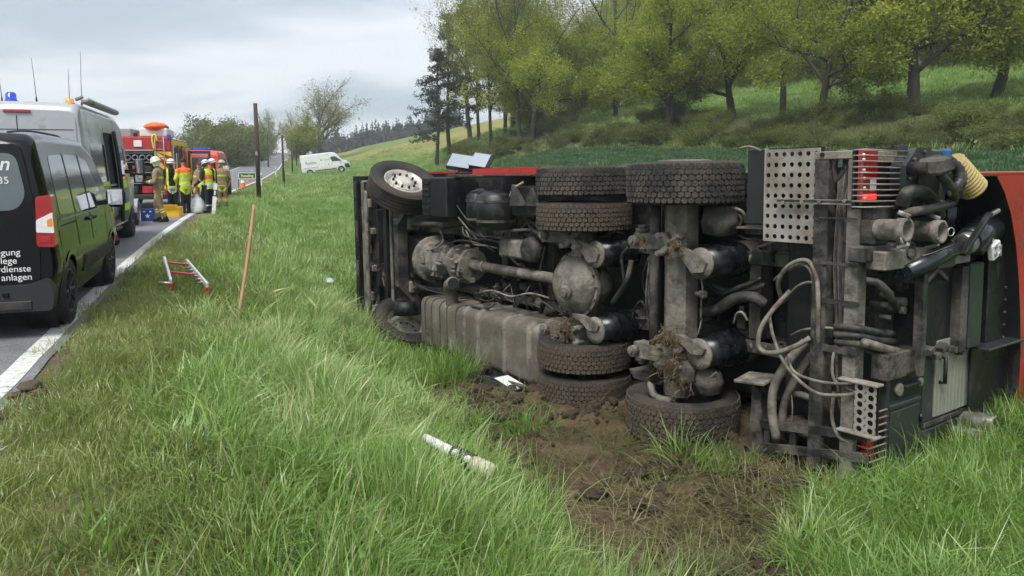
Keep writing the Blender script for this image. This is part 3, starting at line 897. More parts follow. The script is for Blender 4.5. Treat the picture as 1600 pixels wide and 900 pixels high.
for k, (pts, r) in enumerate([
    ([(690, 270, .5), (700, 300, .48), (715, 325, .5), (735, 350, .55), (750, 368, .6)], .012),
    ([(695, 268, .5), (710, 298, .48), (722, 320, .5), (742, 345, .55), (762, 366, .6)], .010),
    ([(725, 345, .55), (728, 358, .5), (745, 365, .5), (765, 366, .5), (785, 372, .55)], .014),
    ([(730, 350, .55), (742, 372, .5), (760, 375, .5), (780, 380, .55)], .010),
    ([(738, 352, .5), (750, 360, .46), (772, 362, .48), (790, 358, .55)], .012),
    ([(820, 350, .6), (830, 340, .55), (845, 348, .5), (850, 362, .55)], .025),
    ([(790, 345, .6), (800, 352, .55), (835, 352, .55)], .018),
    ([(840, 330, .6), (832, 345, .55), (842, 358, .5), (858, 362, .5)], .03),
    ([(700, 372, .6), (720, 366, .52), (750, 372, .5), (775, 384, .55)], .012),
    ([(745, 450, .6), (770, 446, .5), (800, 456, .5), (830, 452, .55), (860, 460, .6)], .012),
    ([(745, 456, .6), (765, 462, .5), (785, 450, .5), (800, 436, .6)], .010),
    ([(705, 480, .5), (730, 470, .42), (760, 474, .42), (775, 466, .5)], .016),
    ([(710, 490, .5), (735, 478, .40), (750, 488, .42), (772, 480, .5)], .014),
    ([(800, 440, .6), (806, 470, .55), (816, 462, .5), (830, 440, .6)], .010),
    ([(640, 425, .6), (665, 440, .5), (690, 448, .5), (715, 452, .6)], .012),
    ([(690, 350, .6), (694, 366, .55), (680, 378, .5), (650, 380, .55)], .014),
    ([(612, 345, .6), (606, 380, .5), (610, 420, .5), (606, 450, .55)], .018),
    ([(598, 420, .55), (604, 440, .5), (618, 444, .5), (622, 425, .55)], .012)]):
    hose('cable', pts, r, mHoseK if k % 3 else mHoseG)

# ------------------------------------------------------------------ drive axle
ax = MB()
ax.lathe((-1.35, .5, .60), (0, 0, 1), [(0, .10), (.25, .11), (.40, .15), (.52, .25), (.60, .30), (.72, .30), (.80, .25), (.92, .15), (1.07, .11), (1.32, .10)], 28)
part(ax, 'drive_axle', mBeige)
part(MB().lathe((-1.36, .40, 1.25), (0, -1, 0), [(-.12, .30), (0, .315), (.03, .31), (.10, .275), (.16, .20), (.19, .12), (.195, 0)], 32), 'differential_cover', mBeige, 'round dusty differential cover')
part(MB().lathe((-1.36, .41, 1.25), (0, -1, 0), [(-.02, .31), (-.02, .345), (.025, .345), (.025, .31)], 32, False, False), 'differential_flange', mBeige)
for k in range(16):
    a = 2 * math.pi * k / 16
    part(MB().cyl((-1.36 + math.cos(a) * .328, .385, 1.25 + math.sin(a) * .328), (-1.36 + math.cos(a) * .328, .365, 1.25 + math.sin(a) * .328), .013, n=6), 'flange_bolt', mFrame)
part(MB().cyl((-1.30, .24, 1.22), (-1.24, .13, 1.20), .07, .06, 14).cyl((-1.24, .13, 1.20), (-1.225, .10, 1.195), .04, n=6), 'drain_plug', mBeige)
part(MB().box((-1.36, .23, 1.22), (.10, .04, .17), None, .01), 'boss', mBeige)
part(MB().cyl((-1.72, .55, 1.245), (-1.55, .52, 1.245), .13, .19, 20), 'pinion_housing', mBeige)

def suspension(s0, zc, up):
    """trailing arm, clamp, air spring; up=+1 for the upper side"""
    part(MB().prism([(-.46, -.08), (-.40, .075), (.02, .06), (.05, -.06)], (s0 - .06, .30, zc + up * .06), (1, 0, 0), (0, 0, 1), (0, .13, 0)), 'trailing_arm', mBeige)
    part(MB().cyl((s0 - .42, .28, zc + up * .06), (s0 - .42, .22, zc + up * .06), .05, n=12).cyl((s0 - .42, .22, zc + up * .06), (s0 - .42, .20, zc + up * .06), .028, n=6), 'arm_bolt', mBeige)
    part(MB().cyl((s0 - .42, .36, zc + up * .13), (s0 - .42, .36, zc + up * .17), .06, n=12).cyl((s0 - .42, .36, zc + up * .17), (s0 - .42, .36, zc + up * .20), .035, n=6), 'arm_bushing', mBeige)
    clamp = MB()
    for a in (38, -38):
        clamp.box((s0 + .02, .27, zc + up * .05), (.30, .05, .06), Matrix.Rotation(R(a), 3, 'Y'), .012)
    for dx in (-.10, .10):
        for dz in (-.08, .08):
            clamp.cyl((s0 + .02 + dx, .34, zc + up * .05 + dz), (s0 + .02 + dx, .20, zc + up * .05 + dz), .026, n=8)
    part(clamp, 'axle_clamp', mBeige)
    part(MB().prism([(-.03, -.05), (.10, -.10), (.26, -.30), (.40, -.27), (.44, -.14), (.34, -.04), (.12, .05), (-.03, .05)], (s0 + .02, .30, zc + (0 if up > 0 else .14)), (.85, 0, 0), (0, 0, .62 if up > 0 else .42), (0, .05, 0)), 'spring_arm', mBeige)
    zc2 = zc - up * .10 if up > 0 else zc + .02
    c = Vector((s0 + .30, .33, zc2))
    part(MB().lathe(c, (0, 1, 0), [(0, .06), (0, .135), (.02, .14), (.035, .13)], 28), 'spring_plate', mBeige)
    part(MB().lathe(c + Vector((0, .035, 0)), (0, 1, 0), [(0, .130), (.16, .135), (.18, .150), (.22, .155), (.25, .142), (.28, .156), (.34, .162), (.37, .146), (.40, .160), (.48, .160)], 32), 'air_spring', mAirbag, 'black rubber air spring')
    part(MB().lathe(c + Vector((0, .515, 0)), (0, 1, 0), [(0, .15), (.04, .165), (.18, .165), (.20, .15)], 32), 'spring_piston', mFrame)
    part(MB().cyl((s0 + .14, .42, zc - up * .02), (s0 + .06, 1.05, zc - up * .06), .045, n=14), 'shock_absorber', mBlack)
suspension(-1.30, 1.70, 1); suspension(-1.30, .80, -1)
suspension(.06, 1.72, 1); suspension(.06, .80, -1)
# rear axle: hexagonal vertical beam
mb = MB()
mb.prism([(-.11, .40), (-.05, .36), (.08, .36), (.13, .42), (.13, .58), (.05, .64), (-.08, .62)], (.0, 0, .36), (1, 0, 0), (0, 1, 0), (0, 0, 1.78))
part(mb, 'rear_axle_beam', mBeige, 'pale dusty rear axle beam')
part(MB().cyl((-.20, .36, .45), (-.20, .36, 2.15), .045, n=14), 'stabiliser_rod', mFrame)
part(MB().cyl((-.34, .58, .7), (-.34, .58, 1.8), .05, n=12), 'stabiliser_rod', mBlack)
part(MB().box((.12, .45, .62), (.36, .3, .22), None, .05), 'brake_chamber', mFrame)
part(MB().lathe((.32, .50, .42), (0, 0, 1), [(0, .05), (.03, .13), (.10, .14), (.12, .15), (.15, .14), (.22, .12), (.26, .04)], 20), 'brake_chamber', mFrame)
part(MB().lathe((.34, .62, 1.84), (0, 0, 1), [(0, .05), (.03, .15), (.10, .16), (.12, .17), (.15, .16), (.26, .14), (.30, .04)], 20), 'brake_chamber', mFrame)
part(MB().tube([(-.22, .34, .44), (-.15, .30, .36), (-.05, .30, .33), (.06, .32, .34)], .035, 8, 4), 'steering_link', mBeige)
part(MB().prism([(-.55, .40), (-.20, .40), (-.15, .48), (-.62, .48)], (0, .45, 0), (1, 0, 0), (0, 0, 1), (0, .35, 0)), 'bracket_cap', mFrame)
part(MB().bx(-.52, -.32, .50, .85, .02, .42, .02), 'bracket_post', mBlack)
# finned cooler between the axles
part(MB().bx(-.62, -.10, .86, 1.02, 1.74, 2.20, .008), 'cooler_core', mBlack)
for k in range(11):
    part(MB().bx(-.60 + k * .045, -.585 + k * .045, .82, .86, 1.76, 2.18, .003), 'cooler_fin', mFrame)
part(MB().bx(-.62, .30, .78, .84, 1.70, 1.735, .008), 'cooler_shelf', mFrame)
# cable looms between the axles
for k in range(16):
    rnd = random.Random(100 + k)
    u = 1012 + rnd.uniform(0, 38)
    pts = [(u + rnd.uniform(-6, 6), v, .62 + rnd.uniform(-.05, .1)) for v in (400, 430, 455, 480, 500)]
    pts.append((1040 + rnd.uniform(-5, 40), 506 + rnd.uniform(-6, 6), .6))
    hose('loom_cable', pts, rnd.uniform(.006, .013), (mHoseK, mFrame, mHoseG)[k % 3], 6, 4)
for k, (pts, r, m_) in enumerate([
    ([(1105, 345, .7), (1110, 330, .62), (1135, 325, .6), (1165, 332, .62), (1172, 352, .7)], .013, mHoseG),
    ([(1125, 320, .8), (1155, 335, .7), (1165, 350, .68), (1150, 362, .66), (1120, 358, .7)], .020, mHoseK),
    ([(1100, 490, .7), (1125, 485, .6), (1150, 470, .58), (1180, 468, .6), (1200, 480, .65)], .05, mFrame),
    ([(1105, 440, .8), (1130, 460, .7), (1165, 450, .68), (1195, 438, .7)], .025, mHoseK),
    ([(1110, 445, .8), (1140, 455, .72), (1180, 455, .7), (1200, 448, .7)], .022, mFrame),
    ([(1098, 430, .5), (1102, 450, .46), (1100, 470, .46), (1098, 500, .5)], .010, mHoseG),
    ([(1100, 498, .52), (1096, 515, .5), (1090, 530, .5)], .008, mHoseG),
    ([(1092, 555, .45), (1096, 580, .42), (1108, 592, .42), (1122, 584, .45)], .010, mHoseG),
    ([(1150, 508, .45), (1155, 494, .42), (1164, 492, .42), (1172, 505, .45)], .010, mHoseG),
    ([(985, 385, .5), (975, 400, .5), (978, 440, .55), (968, 460, .6)], .016, mHoseK),
    ([(960, 470, .6), (975, 450, .55), (985, 430, .55), (990, 405, .6)], .03, mHoseK),
    ([(990, 500, .6), (995, 480, .55), (1005, 470, .52), (1015, 485, .55)], .012, mHoseK),
    ([(855, 380, .55), (850, 400, .55), (845, 430, .6), (850, 455, .65)], .012, mHoseK)]):
    hose('air_hose', pts, r, m_)
part(MB().box(T(1102, 462, .42), (.07, .07, .07), None, .015).cyl(T(1102, 462, .42) + Vector((-.06, -.02, 0)), T(1102, 462, .42) + Vector((.0, -.02, 0)), .025, n=8), 'level_valve', mFrame)
# grass and soil wrapped round the clamps
def snarl(c, r, n, seed):
    rnd = random.Random(seed); mb = MB()
    for k in range(n):
        p = Vector(c) + Vector([rnd.gauss(0, r * .5) for _ in range(3)])
        q = p + Vector([rnd.gauss(0, r * .6), rnd.gauss(-.02, r * .4), rnd.gauss(-.04, r * .6)])
        w = Vector((rnd.uniform(-.004, .004), 0, rnd.uniform(.001, .004)))
        mid = (p + q) / 2 + Vector([rnd.gauss(0, r * .25) for _ in range(3)])
        mb.add([p - w, p + w, mid + w, mid - w, q], [(0, 1, 2, 3), (3, 2, 4)])
    return mb
for c, r, n in ((T(1048, 530, .2), .10, 240), (T(1052, 572, .22), .12, 160), (T(885, 510, .22), .12, 220), (T(1010, 375, .2), .05, 60), (T(630, 545, .30), .11, 160), (T(606, 410, .45), .10, 120), (T(1066, 598, .3), .10, 110), (T(1062, 385, .2), .07, 70), (T(760, 565, .2), .10, 60)):
    part(snarl(c, r, n, int(c[0] * 100)), 'caught_grass', mStraw, kind='stuff')
    part(MB().blob(c, (r * .55, r * .4, r * .6), 9, 7, .35, int(n)), 'mud_lump', mClod)

# small fittings crowding the frame
rnd = random.Random(4242)
for k in range(95):
    s = rnd.uniform(-5.0, 1.3); z = rnd.choice((rnd.uniform(.92, 1.58), rnd.uniform(1.60, 2.0), rnd.uniform(.78, .9)))
    if abs(s + 1.35) < .38 and abs(z - 1.25) < .4: continue
    if s < -3.8 and .95 < z < 1.5: continue
    d = rnd.uniform(.80, 1.02)
    m_ = rnd.choice((mFrame, mBlack, mBlack2, mFrame, mBeige))
    t = rnd.random()
    if t < .45:
        part(MB().box((s, d, z), (rnd.uniform(.05, .26), rnd.uniform(.06, .2), rnd.uniform(.04, .16)), Matrix.Rotation(rnd.uniform(-.2, .2), 3, 'Y'), .01), 'fitting_bracket', m_)
    elif t < .75:
        ax_ = rnd.choice(((1, 0, 0), (0, 0, 1), (0, -1, 0))); r_ = rnd.uniform(.025, .075); L_ = rnd.uniform(.06, .22)
        part(MB().lathe((s, d, z), ax_, [(0, r_ * .8), (.01, r_), (L_ * .6, r_), (L_ * .62, r_ * 1.15), (L_ * .7, r_ * 1.15), (L_ * .72, r_ * .6), (L_, r_ * .5)], 14), 'fitting_valve', m_)
    else:
        pts = [(s, d, z)]
        for j in range(4): pts.append((pts[-1][0] + rnd.uniform(.05, .22), min(1.05, max(.72, pts[-1][1] + rnd.uniform(-.1, .1))), pts[-1][2] + rnd.uniform(-.14, .14)))
        part(MB().tube(pts, rnd.uniform(.008, .02), 7, 5), 'fitting_hose', rnd.choice((mHoseK, mHoseG, mFrame)))

# ------------------------------------------------------------------ rear frame of the truck
def perforated(mb, s0, s1, z0, z1, d0, th, nx_, nz_, hr, seg=8):
    """sheet facing -d with a grid of round holes"""
    cx_, cz_ = (s1 - s0) / nx_, (z1 - z0) / nz_
    for i in range(nx_):
        for j in range(nz_):
            a0, b0 = s0 + i * cx_, z0 + j * cz_
            c = (a0 + cx_ / 2, b0 + cz_ / 2)
            sq, ci = [], []
            for k in range(seg):
                a = 2 * math.pi * (k + .5) / seg
                ca, sa = math.cos(a), math.sin(a)
                t = min(cx_ / 2 / max(abs(ca), 1e-6), cz_ / 2 / max(abs(sa), 1e-6))
                sq.append((c[0] + ca * t, c[1] + sa * t)); ci.append((c[0] + ca * hr, c[1] + sa * hr))
            corners = [(a0 + cx_, b0 + cz_), (a0, b0 + cz_), (a0, b0), (a0 + cx_, b0)]
            out = []
            for k in range(seg):
                out.append(sq[k])
            vs = [(p[0], d0, p[1]) for p in ci] + [(p[0], d0, p[1]) for p in sq] + [(p[0], d0 + th, p[1]) for p in ci] + [(p[0], d0, p[1]) for p in corners]
            fs = []
            for k in range(seg):
                k2 = (k + 1) % seg
                fs.append((k, k2, seg + k2, seg + k)); fs.append((k, k2, 2 * seg + k2, 2 * seg + k))
            for q, (ka) in enumerate(range(0, seg, seg // 4)):
                pass
            for q in range(4):
                ang = [R(45), R(135), R(225), R(315)][q]
                k = int((ang / (2 * math.pi)) * seg - .5 + 1e-6)
                fs.append((seg + k, seg + (k + 1) % seg, 3 * seg + q))
            mb.add(vs, fs)
    return mb
# upper perforated aluminium plate
a, b = T(1205, 236, .42), T(1286, 389, .42)
pl = part(perforated(MB(), a.x, b.x, b.z, a.z - .01, .42, .004, 7, 9, .0185, 16), 'perforated_plate', mAlu, 'dusty aluminium plate punched with rows of round holes')
mb = MB(); mb.bx(a.x, b.x, .46, .47, b.z, a.z, 0); part(mb, 'hole_shade_sheet', mBlack)  # black sheet close behind the holes, its colour supplies their shade
part(MB().bx(a.x - .004, a.x + .006, .418, .50, b.z, a.z, .002), 'plate_flange', mAlu, None, pl)
# posts and top beam
P1, P2 = 1.455, 1.715
for s, w in ((P1, .115), (P2, .10)):
    mb = MB(); mb.bx(s - w / 2, s + w / 2, .40, .412, .10, 2.50, .003); mb.bx(s - w / 2, s - w / 2 + .012, .412, .52, .10, 2.50, .003)
    mb.bx(s + w / 2 - .012, s + w / 2, .412, .52, .10, 2.50, .003)
    part(mb, 'rear_post', mFrame if s == P1 else mBeige)
part(MB().bx(P1 - .06, P2 + .06, .395, .54, 2.485, 2.545, .006), 'top_beam', mAlu)
part(MB().bx(P2 + .06, P2 + .09, .40, .86, 2.46, 2.54, .006), 'top_beam', mAlu)
for u in (1296, 1348):
    p = T(u, 235, .393); part(MB().cyl((p.x, .396, 2.522), (p.x, .385, 2.522), .018, n=8), 'beam_bolt', mBlack)
# L-shaped cross bar in front of the plate
a, b = T(1222, 316, .38), T(1356, 329, .38)
mb = MB(); mb.bx(a.x, b.x, .375, .385, b.z, a.z, .002); mb.bx(a.x, b.x, .36, .375, b.z - .004, b.z + .006, .002); mb.bx(a.x, b.x, .36, .375, a.z - .006, a.z + .004, .002)
bar = part(mb, 'cross_bar', mBeige)
for u in (1232, 1262, 1290, 1330):
    p = T(u, 322, .37); part(MB().cyl((p.x, .375, p.z), (p.x, .355, p.z), .016, n=6), 'bar_bolt', mBeige, None, bar)
# dark mud flap plate left of the perforated plate
a, b = T(1181, 238, .46), T(1205, 355, .46)
part(MB().prism([(0, 0), (.30, .10), (.30, .13), (0, .03)], (a.x - .02, .46, b.z), (1, 0, 0), (0, 1, 0), (0, 0, a.z - b.z)), 'mudguard_plate', mBlack2)
part(MB().bx(a.x - .12, b.x + .05, .44, .75, b.z - .05, b.z - .03, .006), 'mudguard_lip', mFrame)
part(MB().tube([(a.x - .14, .5, a.z + .02), (a.x, .46, a.z + .03), (a.x + .12, .44, a.z - .01)], .012, 6, 4), 'mudguard_edge', mBeige)
# dark body behind the rear frame
part(MB().bx(.95, 1.36, .72, 1.15, .12, 2.46, .03), 'locker_wall', mBlack)
part(MB().bx(1.36, 1.62, 1.0, 1.2, .2, 2.44, .03), 'locker_wall', mBlack)
# bundle of hoses running down between the posts
rnd = random.Random(77)
for k in range(9):
    u0 = 1318 + k * 2.6
    top = rnd.uniform(240, 262)
    pts = [(1338 - rnd.uniform(0, 6), top, .50), (u0 + 4, 285, .47), (1318 + k * 1.4, 335, .46), (1312 + k * 2.2 + rnd.uniform(-2, 2), 420, .455), (1311 + k * 2.2 + rnd.uniform(-2, 2), 520, .455), (1314 + k * 2 + rnd.uniform(-4, 6), 600, .46), (1316 + k * 2.5, 650, .50)]
    hose('loom_hose', pts, rnd.uniform(.008, .014), (mHoseG, mFrame, mHoseK)[k % 3], 7, 5)
hose('loom_hose', [(1320, 300, .5), (1312, 268, .46), (1322, 246, .45), (1338, 246, .5)], .020, mHoseG, 8)
hose('loom_hose', [(1310, 310, .52), (1322, 285, .47), (1338, 268, .5)], .022, mFrame, 8)
hose('loom_hose', [(1315, 330, .52), (1328, 300, .48), (1342, 290, .52)], .026, mHoseK, 8)
for v in (348, 420, 480, 555):
    mb = MB(); pbox(mb, 1288, v, 1348, v + 2, .385, .39, 0); part(mb, 'cable_tie', mFrame)
# loose grey hoses
for pts, r in (
    ([(1225, 470, .55), (1222, 445, .45), (1240, 420, .42), (1268, 414, .42), (1282, 440, .40), (1284, 480, .38), (1283, 530, .40), (1286, 560, .45)], .022),
    ([(1215, 442, .60), (1235, 428, .5), (1262, 420, .45), (1276, 440, .43), (1278, 500, .42), (1272, 560, .44)], .017),
    ([(1228, 478, .60), (1250, 455, .48), (1272, 448, .43), (1284, 460, .42), (1288, 520, .42)], .015),
    ([(1240, 460, .5), (1212, 490, .38), (1192, 520, .33), (1190, 548, .32), (1210, 557, .32), (1245, 548, .34), (1270, 535, .38)], .025),
    ([(1206, 495, .45), (1212, 530, .36), (1226, 568, .33), (1250, 600, .32), (1280, 622, .32), (1315, 626, .34), (1340, 624, .38)], .017),
    ([(1235, 560, .42), (1242, 585, .36), (1270, 600, .34), (1310, 608, .34), (1345, 606, .38)], .015),
    ([(1312, 545, .42), (1305, 570, .38), (1306, 600, .37), (1322, 612, .37), (1340, 622, .40)], .015),
    ([(1306, 620, .42), (1302, 660, .40), (1312, 690, .40), (1335, 702, .42)], .018),
    ([(1236, 600, .55), (1240, 640, .48), (1238, 670, .46)], .007),
    ([(1262, 540, .5), (1232, 575, .42), (1212, 610, .38), (1208, 650, .38), (1214, 690, .40)], .046),
    ([(1272, 560, .6), (1244, 600, .52), (1226, 640, .5), (1224, 680, .5)], .040),
    ([(1228, 635, .65), (1240, 622, .6), (1262, 625, .58), (1285, 640, .6)], .035),
    ([(1330, 530, .45), (1300, 520, .42), (1260, 522, .42), (1240, 530, .5)], .012)):
    hose('loose_hose', pts, r * .8, mHoseG, 10, 6)
# lower ladder-like frame near the ground
for v0, v1, dd in ((664, 676, .40), (700, 710, .40)):
    a, b = T(1188, v0 + 2, dd), T(1356, v1 + 16, dd)
    part(MB().beam((a.x, .41, a.z), (b.x, .41, b.z), .02, .075, (0, 0, 1), .004), 'lower_rail', mFrame)
for u in (1200, 1240, 1284, 1320):
    a = T(u, 672, .43); part(MB().bx(a.x - .03, a.x + .03, .42, .46, .02, a.z, .006), 'lower_stay', mFrame)
part(MB().bx(1.0, 1.45, .50, .80, .28, .36, .03), 'muddy_ledge', mBeige)
for k in range(5):
    part(MB().blob((1.05 + k * .09, .55 + .04 * (k % 2), .37), (.08, .10, .035), 8, 6, .3, k), 'mud_lump', mClod)
part(MB().prism([(0, 0), (.24, .02), (.26, .10), (.17, .14), (.15, .72), (.06, .78), (.04, .16), (0, .12)], (.80, .42, -.03), (1, 0, 0), (0, 0, .86), (0, .10, 0)), 'torn_mudguard', mFrame, 'torn muddy mudguard stub')
part(MB().box((.90, .42, .70), (.30, .22, .03), Matrix.Rotation(R(10), 3, 'X') @ Matrix.Rotation(R(-6), 3, 'Y'), .008), 'mudguard_cap', mBeige)
# lower perforated step
a, b = T(1341, 606, .385), T(1371, 692, .385)
lp = part(perforated(MB(), a.x, b.x, b.z, a.z, .37, .004, 2, 6, .022, 12), 'perforated_step', mAlu, 'small perforated step plate near the ground')
part(MB().bx(a.x, b.x, .40, .41, b.z, a.z), 'hole_shade_sheet', mBlack, None, lp)  # another black sheet that paints the step's holes dark
part(MB().bx(a.x - .12, b.x + .02, .34, .43, a.z, a.z + .018, .004), 'step_lip', mAlu, None, lp)
part(MB().bx(a.x - .12, b.x + .02, .34, .43, b.z - .018, b.z, .004), 'step_lip', mAlu, None, lp)

# ------------------------------------------------------------------ tail lamps behind wire guards
RS = 1.84
def guard(name, u0, v0, u1, v1, nb, lit, lab):
    a, b = S(u0, v0, RS), S(u1, v1, RS)
    g = part(MB().bx(RS - .08, RS - .06, a.y, b.y, b.z, a.z, .004), name, mBlack, lab)
    w = (b.y - a.y)
    part(MB().bx(RS - .06, RS - .015, a.y + w * .04, a.y + w * .44, b.z + (a.z - b.z) * .10, a.z - .015, .012), 'lamp_lens', mLampR, None, g)
    l0, l1 = lit
    part(MB().bx(RS - .055, RS - .011, a.y + w * .06, a.y + w * .42, b.z + (a.z - b.z) * l0, b.z + (a.z - b.z) * l1, .01), 'lamp_lit', mLampR2, None, g)
    part(MB().bx(RS - .052, RS - .010, a.y + w * .24, a.y + w * .40, b.z + (a.z - b.z) * (l1 + .02), b.z + (a.z - b.z) * (l1 + .24), .01), 'lamp_clear', mLampW, None, g)
    for k in range(nb):
        z = b.z + (a.z - b.z) * (k + .5) / nb
        part(MB().tube([(RS - .06, a.y - .02, z), (RS + .035, a.y - .02, z), (RS + .035, b.y, z - .01), (RS - .05, b.y, z - .01)], .0065, 6, 1), 'guard_wire', mAlu, None, g)
    part(MB().bx(RS - .06, RS + .03, b.y - .004, b.y + .02, b.z - .02, a.z + .02, .004), 'guard_edge', mFrame, None, g)
    return g
guard('tail_lamp', 1361, 238, 1416, 333, 11, (.14, .26), 'red tail lamp behind wire guard at the top')
guard('tail_lamp', 1358, 648, 1391, 728, 9, (.62, .82), 'red tail lamp behind wire guard in the grass')
for v in (251, 258, 275, 288, 303, 318):
    p = S(1362, v, RS + .0); part(MB().blob((RS - .01, p.y + .01, p.z), .012, 8, 6), 'reflector_dot', mLampW)

# ------------------------------------------------------------------ pump, pipes and couplings
def rcyl(u, v, s, r, s2, m, name, n=28, inner=None, label=None):
    p = S(u, v, s2)
    prof = [(0, r * .92), (.02, r), (s2 - s - .07, r), (s2 - s - .065, r * 1.14), (s2 - s, r * 1.14), (s2 - s, r * .86), (s2 - s - .12, r * .82), (s2 - s - .13, 0)]
    o = part(MB().lathe((s, p.y, p.z), (1, 0, 0), prof, n, True, False), name, m, label)
    return o, p
c1, p = rcyl(1428, 371, 1.86, .075, 2.08, mBeige, 'pipe_coupling', label='open suction coupling beside the tail lamp')
for sg in (-1, 1):
    part(MB().box((2.05, p.y, p.z + sg * .11), (.09, .03, .03), Matrix.Rotation(R(20 * sg), 3, 'Y'), .006), 'coupling_lever', mSteel, None, c1)
c2, p = rcyl(1482, 373, 1.80, .075, 2.10, mBeige, 'pipe_coupling', label='second open suction coupling with pull ring')
for sg in (-1, 1):
    part(MB().box((2.02, p.y + .02, p.z + sg * .11), (.10, .03, .03), Matrix.Rotation(R(20 * sg), 3, 'Y'), .006), 'coupling_lever', mSteel, None, c2)
ring = S(1495, 373, 2.15)
def torus(c, r1, r2, ax, name, m, parent=None):
    x_, y_ = MB.frame(Vector(ax)); c = Vector(c)
    pts = [c + x_ * math.cos(2 * math.pi * k / 14) * r1 + y_ * math.sin(2 * math.pi * k / 14) * r1 for k in range(15)]
    return part(MB().tube(pts, r2, 6, 1), name, m, None, parent)
torus(ring, .030, .005, (1, -.3, 0), 'pull_ring', mSteel)
hose_s = lambda name, pts, r, m, n=8, sub=6, rib=None: part(MB().tube([S(*p) for p in pts], r, n, sub, rib=rib), name, m)
torus(S(1418, 388, 2.12), .022, .006, (1, .4, .3), 'pull_ring', mSteel)
hose_s('pull_cord', [(1495, 385, 2.14), (1498, 392, 2.14), (1470, 404, 2.1), (1450, 410, 2.05)], .004, mHoseG, 5)
mb = MB(); rbox(mb, 1376, 335, 1402, 350, 1.70, 1.86); rbox(mb, 1376, 352, 1398, 392, 1.62, 1.87, .02); part(mb, 'valve_housing', mFrame)
part(MB().lathe(S(1420, 400, 1.9), (1, 0, .0), [(0, .06), (.06, .065), (.06, .05), (0, .045)], 20), 'pipe_stub', mFrame)
mb = MB(); rbox(mb, 1358, 396, 1420, 412, 1.74, 1.86, .01); part(mb, 'rear_rail', mFrame)
mb = MB(); rbox(mb, 1392, 404, 1455, 424, 1.80, 1.95, .01); part(mb, 'rear_rail', mBeige)
mb = MB(); rbox(mb, 1450, 406, 1500, 426, 1.84, 1.97, .01); part(mb, 'rear_rail', mFrame)
pc = S(1402, 492, 1.72)
part(MB().lathe((1.22, pc.y, pc.z), (1, 0, 0), [(0, .30), (.18, .30), (.20, .34), (.25, .34), (.27, .29), (.42, .28), (.46, .22), (.50, .10), (.52, 0)], 28), 'vacuum_pump', mPump)
mb = MB(); a = S(1372, 440, 1.70)
part(MB().prism([(0, 0), (.55, .10), (.60, .02), (.55, -.42), (.30, -.62), (.0, -.55)], (1.50, a.y, a.z), (0, 1, 0), (0, 0, 1), (.22, 0, 0)), 'pump_housing', mPump)
for k, (u, v) in enumerate(((1400, 470), (1415, 480), (1408, 492), (1424, 498), (1390, 486), (1432, 486), (1396, 505))):
    p = S(u, v, 1.80); part(MB().cyl((1.68, p.y, p.z), (1.80 + .03 * (k % 3), p.y, p.z), .035 - .003 * k, n=10), 'pump_fitting', mBeige)
hose_s('pump_hose', [(1360, 448, 1.84), (1378, 452, 1.90), (1392, 465, 1.92), (1402, 482, 1.86), (1408, 492, 1.80)], .028, mFrame, 10)
for v in (522, 534, 546):
    hose_s('pump_pipe', [(1310, v - 4, 1.60), (1345, v, 1.78), (1375, v + 6, 1.82), (1400, v + 8, 1.80)], .026, mFrame, 10)
hose_s('pump_pipe', [(1355, 545, 1.84), (1372, 550, 1.86), (1392, 556, 1.86), (1410, 560, 1.84)], .035, mBeige, 10)
a, b = S(1392, 566, 1.93), S(1450, 588, 1.93)
part(MB().bx(1.80, 1.93, a.y, b.y, b.z, a.z, .008), 'rear_rail', mFrame)
for u, v in ((1440, 442), (1436, 520), (1420, 456), (1445, 505)):
    p = S(u, v, 1.80); part(MB().cyl((1.70, p.y, p.z), (1.80, p.y, p.z), .05, n=12).cyl((1.80, p.y, p.z), (1.83, p.y, p.z), .02, n=6), 'pump_port', mPump)
# grey pump box with a chevron mouth
a, b = S(1456, 428, 1.98), S(1512, 558, 1.98)
bx_ = part(MB().bx(1.70, 1.90, a.y + .04, b.y + .02, b.z, a.z - .03, .012), 'equipment_box', mBlack)
part(MB().bx(1.90, 1.98, a.y - .02, a.y + .035, b.z - .1, a.z - .05, .008), 'box_flange', mFrame, None, bx_)
part(MB().bx(1.60, 1.985, b.y - .10, b.y, b.z, a.z - .04, .010), 'box_flange', mFrame, None, bx_)
part(MB().bx(1.55, 2.0, b.y + .005, b.y + .22, b.z + .02, a.z - .02, .012), 'box_side', mCabi, None, bx_)
part(MB().prism([(0, 0), (.17, .09), (.34, 0), (.34, -.03), (.17, .05), (0, -.03)], (1.62, a.y, a.z - .10), (0, 1, 0), (0, 0, 1), (.36, 0, 0)), 'box_hood', mFrame, None, bx_)
part(MB().bx(1.75, 1.96, a.y - .02, b.y + .06, a.z - .015, a.z + .06, .008), 'box_lid', mAlu, None, bx_)
for k in range(7):
    rnd = random.Random(300 + k); p = S(1448 + k * 10, 556 + rnd.uniform(-4, 10), 1.95)
    part(MB().box((1.92, p.y, p.z), (.10, .08, .05), Matrix.Rotation(rnd.uniform(-.5, .5), 3, 'X'), .006), 'linkage_piece', mFrame)

